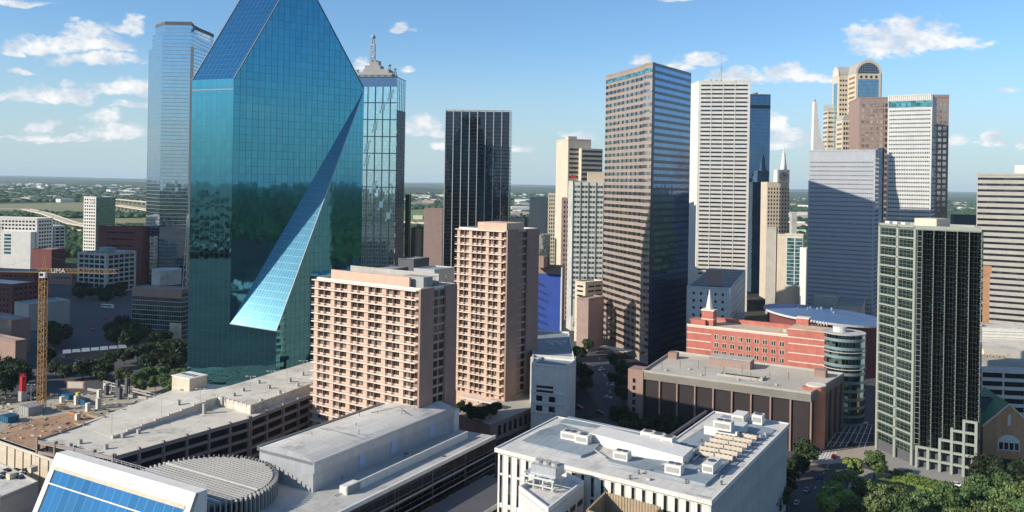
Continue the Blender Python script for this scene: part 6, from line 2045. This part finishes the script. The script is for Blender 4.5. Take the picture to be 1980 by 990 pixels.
CARP = [plain('car_white', (.75, .75, .75), .3, .02), plain('car_silver', (.4, .41, .42), .3, .02, metal=.5), plain('car_black', (.02, .02, .025), .25, .02), plain('car_red', (.35, .02, .02), .3, .02), plain('car_blue', (.03, .07, .2), .3, .02)]
CN = ['white', 'silver', 'black', 'red', 'dark blue']
car0 = make_car('car', 'parked cars')
cars = [(1668, 820, 0, 0, 'white car crossing the marked car park by the street', 'moving cars'),
        (1650, 862, 20, 2, 'black car parked just behind the crossing', 'moving cars')]
for (px, py) in ((238, 612), (262, 618), (205, 618), (282, 607), (246, 648), (170, 700), (128, 720), (150, 712), (96, 718), (300, 612), (180, 640), (212, 632)):
    cars.append((px, py, rng.uniform(-40, -10), int(rng.integers(0, 5)), None, 'cars parked in the shaded yard at left'))
for (px, py) in ((1150, 708), (1163, 716), (1128, 690), (1185, 745), (1215, 770), (1120, 662), (1205, 725), (1175, 690)):
    cars.append((px, py, rng.uniform(40, 70), int(rng.integers(0, 5)), None, 'cars in the dark street by the granite tower'))
for (px, py) in ((1585, 925), (1560, 950), (1612, 885), (1700, 893), (1760, 915), (1850, 940), (1540, 975), (1660, 800), (1664, 790)):
    cars.append((px, py, rng.uniform(50, 66) if px < 1620 else -35, int(rng.integers(0, 5)), None, 'cars on the sunlit crossing and bottom street'))
for (px, py) in ((1120, 790), (1160, 800), (1085, 800), (1240, 800), (1300, 810), (1175, 770), (1140, 745)):
    cars.append((px, py, rng.uniform(-40, -25), int(rng.integers(0, 5)), None, 'cars in the shaded cross street behind the white block'))
for (px, py) in ((1640, 770), (1652, 778), (1662, 745), (1690, 700)):
    cars.append((px, py, rng.uniform(40, 70), int(rng.integers(0, 5)), None, 'cars near the round glass corner'))
for i, (px, py, ang, ci, lb, grp) in enumerate(cars):
    o = car0 if i == 0 else copy_tree(car0)
    c = onz(px, py); o.location = (c.x, c.y, .06); o.rotation_euler = (0, 0, R(ang))
    o['label'] = lb or ('small %s car, %s' % (CN[ci], grp.replace('cars ', ''))); o['group'] = grp
    for ch in o.children:
        if ch.name.startswith(('body', 'roof')):
            ch.material_slots[0].link = 'OBJECT'; ch.material_slots[0].material = CARP[ci]
# white coach in the yard
c = onz(208, 596); r = root('coach', c, 'white coach parked among trees behind the shaded yard', 'coach')
m = MB(); m.box(c, 12, 2.6, .5, 3.4, -20); m.build('body', M['white'], r)
m = MB(); m.box(c, 11, 2.66, 1.9, 2.8, -20); m.build('window', M['wind'], r)
for s in (-1, 1):
    m = MB(); p = c+d2(-20)*s*4-d2(70)*1.2; m.tube((p.x, p.y-.2, .5), (p.x, p.y+.2, .5), .5, 10); m.build('wheel', M['black'], r)


# ------------------------------------------------------------------ trees
def leaf_mesh(name, R0, Hc, n, ls, mat, seed, zc=0.0, lobes=14, flat=.8):
    g = np.random.default_rng(seed)
    th = g.uniform(0, 2*np.pi, lobes); rr = R0*.62*np.sqrt(g.uniform(0.05, 1, lobes)); zz = zc+Hc*g.uniform(-.45, .55, lobes)*(1-.4*rr/R0)
    lc = np.stack([rr*np.cos(th), rr*np.sin(th), zz], 1); lr = R0*g.uniform(.20, .44, lobes)
    li = g.choice(lobes, n, p=lr**2/np.sum(lr**2))
    d = g.normal(size=(n, 3)); d /= np.linalg.norm(d, axis=1)[:, None]
    rad = lr[li]*g.uniform(.5, 1.18, n)
    c = lc[li]+d*rad[:, None]*np.array([1, 1, flat])
    nrm = d+g.normal(scale=.55, size=(n, 3)); nrm /= np.linalg.norm(nrm, axis=1)[:, None]
    up = g.normal(size=(n, 3)); a = np.cross(nrm, up); a /= np.linalg.norm(a, axis=1)[:, None]; b = np.cross(nrm, a)
    s = ls*g.uniform(.6, 1.3, n)[:, None]
    V = np.stack([c-a*s-b*s*.6, c+a*s-b*s*.4, c+a*s*.7+b*s, c-a*s*.8+b*s*.7], 1).reshape(-1, 3)
    me = bpy.data.meshes.new(name); me.vertices.add(4*n); me.vertices.foreach_set('co', V.ravel())
    me.loops.add(4*n); me.loops.foreach_set('vertex_index', np.arange(4*n, dtype=np.int32))
    me.polygons.add(n); me.polygons.foreach_set('loop_start', np.arange(0, 4*n, 4, dtype=np.int32)); me.polygons.foreach_set('loop_total', np.full(n, 4, dtype=np.int32))
    me.materials.append(mat); me.update(calc_edges=True); return me


def make_tree(name, label, grp, R0, H, mat, seed, n=2600, ls=.42):
    r = root(name, (0, 0), label, 'tree', grp)
    Hc = H*.62; zc = H-Hc*.52
    me = leaf_mesh('crown', R0, Hc, n, ls, M[mat], seed, zc)
    o = bpy.data.objects.new('crown', me); COL.objects.link(o); o.parent = r
    m = MB(); g = random.Random(seed)
    m.tube((0, 0, 0), (.1, .1, zc*.75), .3, 7, 0, .2)
    for k in range(6):
        a = k*1.05+g.random(); q = R0*.55
        m.tube((.05, .05, zc*.55+.1*k), (q*math.cos(a), q*math.sin(a), zc+Hc*.12*g.random()), .14, 5, 0, .05)
    m.build('trunk', M['bark'], r)
    return r


PROT = {}
def plant(kind, spots, label, grp, sc=(0.85, 1.2), zb=0.0):
    for (px, py) in spots:
        v = (kind, random.randrange(3))
        if v not in PROT:
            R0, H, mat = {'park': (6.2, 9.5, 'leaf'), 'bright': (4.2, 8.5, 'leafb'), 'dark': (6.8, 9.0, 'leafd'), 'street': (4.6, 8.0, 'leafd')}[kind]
            o = make_tree('tree', '', grp, R0, H, mat, hash(v[1]*7+len(kind)*13) % 9999, 3400 if kind in ('park', 'bright') else 1800, .36 if kind in ('park', 'bright') else .5)
            PROT[v] = o
        else:
            o = copy_tree(PROT[v])
        c = onz(px, py, zb); s = random.uniform(*sc); o.location = (c.x, c.y, zb); o.rotation_euler = (0, 0, random.uniform(0, 6.28)); o.scale = (s, s, s*random.uniform(.9, 1.1))
        o['label'] = label(px, py) if callable(label) else label; o['group'] = grp


plant('bright', [(1612, 985), (1618, 960), (1638, 945), (1600, 1010), (1630, 1000), (1650, 928), (1592, 1040)], 'small bright green young tree in the row beside the bottom street', 'bright young trees along the street')
plant('park', [(1690, 925)], 'round green tree standing alone on the corner left of the framed tower foot', 'corner tree', (1.05, 1.06))
plant('park', [(1668, 990), (1702, 1004), (1735, 1000), (1770, 1010), (1800, 1002), (1838, 1008), (1868, 1006), (1900, 998), (1935, 1004), (1965, 995), (1995, 1000), (1655, 1010), (1700, 1030), (1745, 1035), (1790, 1035), (1840, 1040), (1885, 1040), (1930, 1045),
               (1975, 1040), (1650, 1060), (2030, 1010), (2010, 970), (1885, 975), (1945, 978)], lambda x, y: ('park tree at the right edge of the bottom right grove' if x > 1930 else 'park tree next to the bright young trees, left end of the grove' if x < 1710 else
      'park tree between the hedge and the bottom edge' if x < 1850 else 'park tree before the foot of the framed glass tower and church'), 'grove of park trees, bottom right')
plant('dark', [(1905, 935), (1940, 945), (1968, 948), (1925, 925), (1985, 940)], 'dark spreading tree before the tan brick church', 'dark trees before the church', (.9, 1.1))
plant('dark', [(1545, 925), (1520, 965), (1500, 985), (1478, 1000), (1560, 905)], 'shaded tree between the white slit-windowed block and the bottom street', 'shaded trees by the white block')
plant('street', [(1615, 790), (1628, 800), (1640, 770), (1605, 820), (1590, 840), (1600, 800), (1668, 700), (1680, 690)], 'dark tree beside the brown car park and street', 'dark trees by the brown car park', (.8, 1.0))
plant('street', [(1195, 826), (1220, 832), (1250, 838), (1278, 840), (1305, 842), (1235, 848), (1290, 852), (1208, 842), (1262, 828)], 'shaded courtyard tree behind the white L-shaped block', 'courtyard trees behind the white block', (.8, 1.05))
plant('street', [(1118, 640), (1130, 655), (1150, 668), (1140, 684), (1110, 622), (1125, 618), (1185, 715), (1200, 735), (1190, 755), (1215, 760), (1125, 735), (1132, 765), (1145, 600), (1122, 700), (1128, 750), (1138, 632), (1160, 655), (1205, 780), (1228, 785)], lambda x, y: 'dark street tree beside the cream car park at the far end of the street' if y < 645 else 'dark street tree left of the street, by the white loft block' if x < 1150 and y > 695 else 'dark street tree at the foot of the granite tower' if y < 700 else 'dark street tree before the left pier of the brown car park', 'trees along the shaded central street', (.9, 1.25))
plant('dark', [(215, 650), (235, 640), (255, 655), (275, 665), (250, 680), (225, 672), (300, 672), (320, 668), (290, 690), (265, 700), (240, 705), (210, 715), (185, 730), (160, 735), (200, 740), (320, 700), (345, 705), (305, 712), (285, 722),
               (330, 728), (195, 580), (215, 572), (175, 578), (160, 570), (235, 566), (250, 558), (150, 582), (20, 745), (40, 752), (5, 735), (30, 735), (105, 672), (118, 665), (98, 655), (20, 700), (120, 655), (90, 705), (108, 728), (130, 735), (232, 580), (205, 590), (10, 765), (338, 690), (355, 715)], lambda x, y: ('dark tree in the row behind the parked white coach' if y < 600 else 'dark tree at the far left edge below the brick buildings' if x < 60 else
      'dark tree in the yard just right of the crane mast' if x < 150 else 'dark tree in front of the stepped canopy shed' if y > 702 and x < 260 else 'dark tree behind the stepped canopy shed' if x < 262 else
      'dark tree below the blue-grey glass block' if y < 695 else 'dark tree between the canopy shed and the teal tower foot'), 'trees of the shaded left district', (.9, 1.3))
plant('park', [(300, 755), (325, 760), (345, 745), (362, 738), (285, 742), (262, 748), (340, 765), (312, 740), (355, 755), (240, 745), (270, 762)], 'green tree by the building site below the teal tower', 'trees beside the building site', (.7, .95))
plant('dark', [(890, 798), (905, 803), (922, 806), (938, 812), (912, 812), (928, 818), (948, 808), (960, 800)], 'tree on the dark terrace before the narrow hotel', 'terrace trees before the hotel', (.45, .62), 8.0)

# clipped hedge and lawn
m = MB(); pts = [onz(1722, 930), onz(1835, 962), onz(1840, 945), onz(1730, 915)]
pl = ccw(pts)
me = leaf_mesh('hedge', 1, 1, 10, .3, M['leafb'], 1)
def hedge(name, poly, h, n, mat, label, kind=None):
    g = np.random.default_rng(5); c = cen(poly); V = []; 
    xs = [p.x for p in poly]; ys = [p.y for p in poly]
    def inside(x, y):
        s = True
        for a, b in zip(poly, poly[1:]+poly[:1]):
            if (b.x-a.x)*(y-a.y)-(b.y-a.y)*(x-a.x) < 0: return False
        return True
    m = MB()
    while len(m.f) < n:
        x, y = g.uniform(min(xs), max(xs)), g.uniform(min(ys), max(ys))
        if not inside(x, y): continue
        z = h*(1-g.random()**3*.9); s = .3*g.uniform(.6, 1.3); a, b = g.normal(size=3), g.normal(size=3); a = Vector(a).normalized()*s; b = Vector(b).normalized()*s
        q = Vector((x, y, z)); m.face([q-a-b, q+a-b, q+a+b, q-a+b])
    m.prism(inset(poly, .3), 0, h*.8)
    o = m.build(name, M[mat]); tag(o, label, 'hedge'); return o


hedge('hedge', pl, 1.8, 3000, 'leafb', 'broad low clipped hedge on the corner before the framed tower')
structure(poly_sheet('lawn', [onz(1640, 1100), onz(1670, 930), onz(1720, 920), onz(1860, 955), onz(2050, 990), onz(2100, 1150)], .14, plain('lawn_grass', (.10, .14, .05), .95, .2, .3, fine=.2)))
# traffic lights with red lens, at the crossing
for (px, py, lb) in ((1607, 872, 'red traffic signal on its pole by the round brick stair'), (1525, 985, 'traffic signal at the bottom of the street')):
    c = onz(px, py); r = root('traffic_signal', c, lb, 'traffic signal')
    m = MB(); m.tube((*c, 0), (*c, 5.2), .12, 6); m.build('pole', M['steel'], r)
    m = MB(); m.box(c, .45, .4, 5.0, 6.3); m.build('signal_head', M['black'], r)
    m = MB(); m.cyl((c.x, c.y-.25), .35, 5.5, 6.1, 10); m.build('red_lens', M['red'], r)


# ------------------------------------------------------------------ far city, river crossing, woodland
def viaduct(name, label, pts, z, wd, grp='river viaducts'):
    r = root(name, pts[len(pts)//2], label, 'bridge', grp)
    m = MB()
    for a, b in zip(pts, pts[1:]):
        a, b = Vector(a), Vector(b); q = W(a, b); m.wbox(q, -.5, q.L+.5, -wd/2, wd/2, z, z+1.8); m.wbox(q, -.5, q.L+.5, -wd/2-.4, -wd/2, z+.5, z+3); m.wbox(q, -.5, q.L+.5, wd/2, wd/2+.4, z+.5, z+3)
    m.build('deck', M['cream'], r)
    for a, b in zip(pts, pts[1:]):
        q = W(a, b); n = max(1, int(q.L/60))
        for k in range(n): m = MB(); m.wbox(q, (k+.5)*q.L/n-1.8, (k+.5)*q.L/n+1.8, -wd*.35, wd*.35, 0, z); m.build('pier', M['garage'], r)


def op(px, py, z): return onz(px, py, z)
viaduct('viaduct', 'long cream viaduct curving down from the left edge toward the white tower', [op(-120, 402, 14), op(50, 404, 14), op(90, 414, 13), op(140, 433, 12), op(175, 441, 10)], 12, 22)
viaduct('viaduct', 'lower ramp of the river viaduct nearer the white block', [op(105, 440, 8), op(165, 446, 8), op(240, 452, 8)], 7, 16)
viaduct('viaduct', 'pale bridge crossing the meadows between the white tower and silver tower', [op(222, 396, 14), op(300, 408, 14), op(420, 424, 14)], 12, 26)
viaduct('viaduct', 'far pale road deck behind the bridge near the silver tower', [op(226, 385, 14), op(300, 392, 14), op(430, 396, 14)], 12, 22)
viaduct('viaduct', 'pale far road seen in the gap left of the brown slab tower', [op(740, 428, 10), op(900, 436, 10)], 9, 22)

grp = 'far low buildings among the trees'
def far_building(X, Y, w_, d_, h, mt, ang):
    m = MB(); m.box((X, Y), w_, d_, 0, h, ang); o = m.build('far_building', [M[mt]])
    c = Vector((X, Y, 0))
    tag(o, 'small far pale building among the distant trees', 'building', grp)
g = np.random.default_rng(11)
regions = [(-10, 285, 350, 398), (785, 862, 372, 396), (986, 1075, 372, 398), (1525, 1562, 382, 440), (1838, 1890, 388, 408), (0, 280, 352, 372), (985, 1030, 398, 420), (225, 290, 372, 392)]
cnt = [60, 26, 26, 26, 14, 40, 10, 12]
for (x0, x1, y0, y1), n in zip(regions, cnt):
    for k in range(n):
        px, py = g.uniform(x0, x1), g.uniform(max(y0, 362), y1)+(-6 if x0 < 300 else 3)
        u, v = uvp(px, py)
        if v > -.010: continue
        c = onz(px, py)
        if c.y > 11000: continue
        s = c.y/1500
        far_building(c.x, c.y, g.uniform(16, 46)*min(s, 2.2), g.uniform(14, 30)*min(s, 2), g.uniform(5, 13)*min(max(s, .8), 1.6), ['white', 'offwhite', 'cream', 'lgrey', 'brownst'][g.integers(0, 5)], g.uniform(-40, 20))
for (px, py, w_, d_, h, mt) in ((185, 382, 150, 40, 9, 'offwhite'), (95, 366, 180, 50, 12, 'roofw'), (145, 370, 200, 50, 12, 'lgrey'), (235, 375, 90, 40, 10, 'white'), (150, 452, 30, 18, 9, 'grey'), (140, 470, 28, 16, 7, 'lgrey'), (810, 424, 30, 20, 12, 'cream'), (1010, 403, 90, 24, 8, 'roofw'), (1000, 415, 60, 24, 8, 'terra'), (1545, 455, 30, 14, 14, 'offwhite')):
    c = onz(px, py); far_building(c.x, c.y, w_, d_, h, mt, -12)
# a few thin masts in the meadow
for (px, py, h) in ((113, 412, 62), (140, 420, 30), (96, 412, 30), (853, 424, 34), (808, 430, 26), (845, 430, 26), (1005, 395, 40)):
    c = onz(px, py); m = MB(); m.tube((*c, 0), (*c, h), .5, 5, 0, .3); m.box(c, 3, 2, h-1, h)
    tag(m.build('light_mast', M['offwhite']), 'thin pale light mast standing far off by the river road', 'mast', 'thin far light masts')


def woodland():
    """the wooded plain: thousands of crowns in one object"""
    g = np.random.default_rng(3)
    base = bpy.data.meshes.new('t'); bm = bmesh.new(); bmesh.ops.create_icosphere(bm, subdivisions=1, radius=1); bm.verts.ensure_lookup_table()
    bv = np.array([v.co[:] for v in bm.verts]); bf = np.array([[v.index for v in f.verts] for f in bm.faces]); bm.free(); bpy.data.meshes.remove(base)
    N = 26000
    # even in screen area: pick 1/Y uniformly
    inv = g.uniform(1/9000, 1/1150, N*3); Y = 1/inv; X = (g.uniform(-.66, .66, N*3))*Y
    keep = np.sin(X*.0031+1.3)*np.sin(Y*.0023+.4)+.6*np.sin(X*.011+Y*.007)+g.uniform(-.9, .9, N*3) > -.55
    # keep the river meadows and the roads at left open
    px = X/Y*F+990; py = HC*F/Y+355-0*px; py = py+S*(px-990)
    mead = (px < 430) & (py > 391) & (py < 414); mead |= (px < 300) & (py > 422) & (py < 440)
    mead |= (px > 760) & (px < 862) & (py > 405) & (py < 436)
    near = Y < 1400
    keep &= ~mead
    X, Y = X[keep][:N], Y[keep][:N]; n = len(X)
    # rest of the country round about, coarser, for the reflections
    M2 = 15000; a = g.uniform(0, 2*np.pi, M2); rr = 1/g.uniform(1/6000, 1/900, M2); X2, Y2 = rr*np.cos(a), rr*np.sin(a)
    k2 = ~((Y2 > 0) & (np.abs(X2) < .66*Y2)); X = np.r_[X, X2[k2]]; Y = np.r_[Y, Y2[k2]]; n = len(X)
    d = np.hypot(X, Y)
    s = g.uniform(5, 9, n)*np.clip(d/1800, 1, 3.4); h = g.uniform(5, 9, n)*np.clip(d/3500, 1, 1.6)
    jit = g.uniform(.75, 1.25, (n, len(bv), 1))
    V = bv[None]*jit*np.stack([s*g.uniform(.9, 1.8, n), s, h], 1)[:, None]+np.stack([X, Y, h*.55], 1)[:, None]
    Fc = (bf[None]+(np.arange(n)*len(bv))[:, None, None]).reshape(-1, 3)
    me = bpy.data.meshes.new('woodland'); me.vertices.add(n*len(bv)); me.vertices.foreach_set('co', V.ravel())
    nf = len(Fc); me.loops.add(nf*3); me.loops.foreach_set('vertex_index', Fc.ravel().astype(np.int32))
    me.polygons.add(nf); me.polygons.foreach_set('loop_start', np.arange(0, nf*3, 3, dtype=np.int32)); me.polygons.foreach_set('loop_total', np.full(nf, 3, dtype=np.int32))
    me.materials.append(M['wood_far']); me.update(calc_edges=True)
    o = bpy.data.objects.new('woodland', me); COL.objects.link(o)
    tag(o, 'wooded plain reaching to the horizon behind the towers', 'woodland', None, 'stuff')


woodland()


def unseen_shade_cloud():
    """an unseen cumulus, added out of frame to shade the left district"""
    h = 700; k = h/math.tan(R(SUN_EL)); c = Vector((-350, 720))+SUN_H*k
    bm = bmesh.new(); g = random.Random(4)
    for i in range(26):
        a = g.uniform(0, 6.28); q = math.sqrt(g.random())
        mat = Matrix.Translation((c.x+230*q*math.cos(a), c.y+200*q*math.sin(a), h+g.uniform(0, 50)*(1-q)))@Matrix.Diagonal((g.uniform(60, 90), g.uniform(50, 80), g.uniform(22, 45), 1))
        bmesh.ops.create_icosphere(bm, subdivisions=3, radius=1, matrix=mat)
    me = bpy.data.meshes.new('cloud'); bm.to_mesh(me); bm.free()
    for p in me.polygons: p.use_smooth = True
    me.materials.append(plain('cloud_white', (.9, .9, .9), 1, .02))
    o = bpy.data.objects.new('cloud', me); COL.objects.link(o); tag(o, 'unseen white cumulus cloud added to shade the left district', 'cloud', None, 'stuff')


unseen_shade_cloud()


def haze():
    m = bpy.data.materials.new('haze_air'); m.use_nodes = True; t = NT(m.node_tree); t.n.clear(); o = t.node('ShaderNodeOutputMaterial')
    v = t.node('ShaderNodeVolumePrincipled'); v.inputs['Color'].default_value = (.72, .89, 1, 1); v.inputs['Density'].default_value = 2.8e-5; v.inputs['Anisotropy'].default_value = 0
    t.link(v.outputs[0], o.inputs['Volume'])
    q = MB(); q.prism([Vector((-37000, -9500)), Vector((37000, -9500)), Vector((37000, 37000)), Vector((-37000, 37000))], -12, 305)
    tag(q.build('haze', m), 'thin pale haze over the whole city', 'haze', None, 'stuff')


haze()
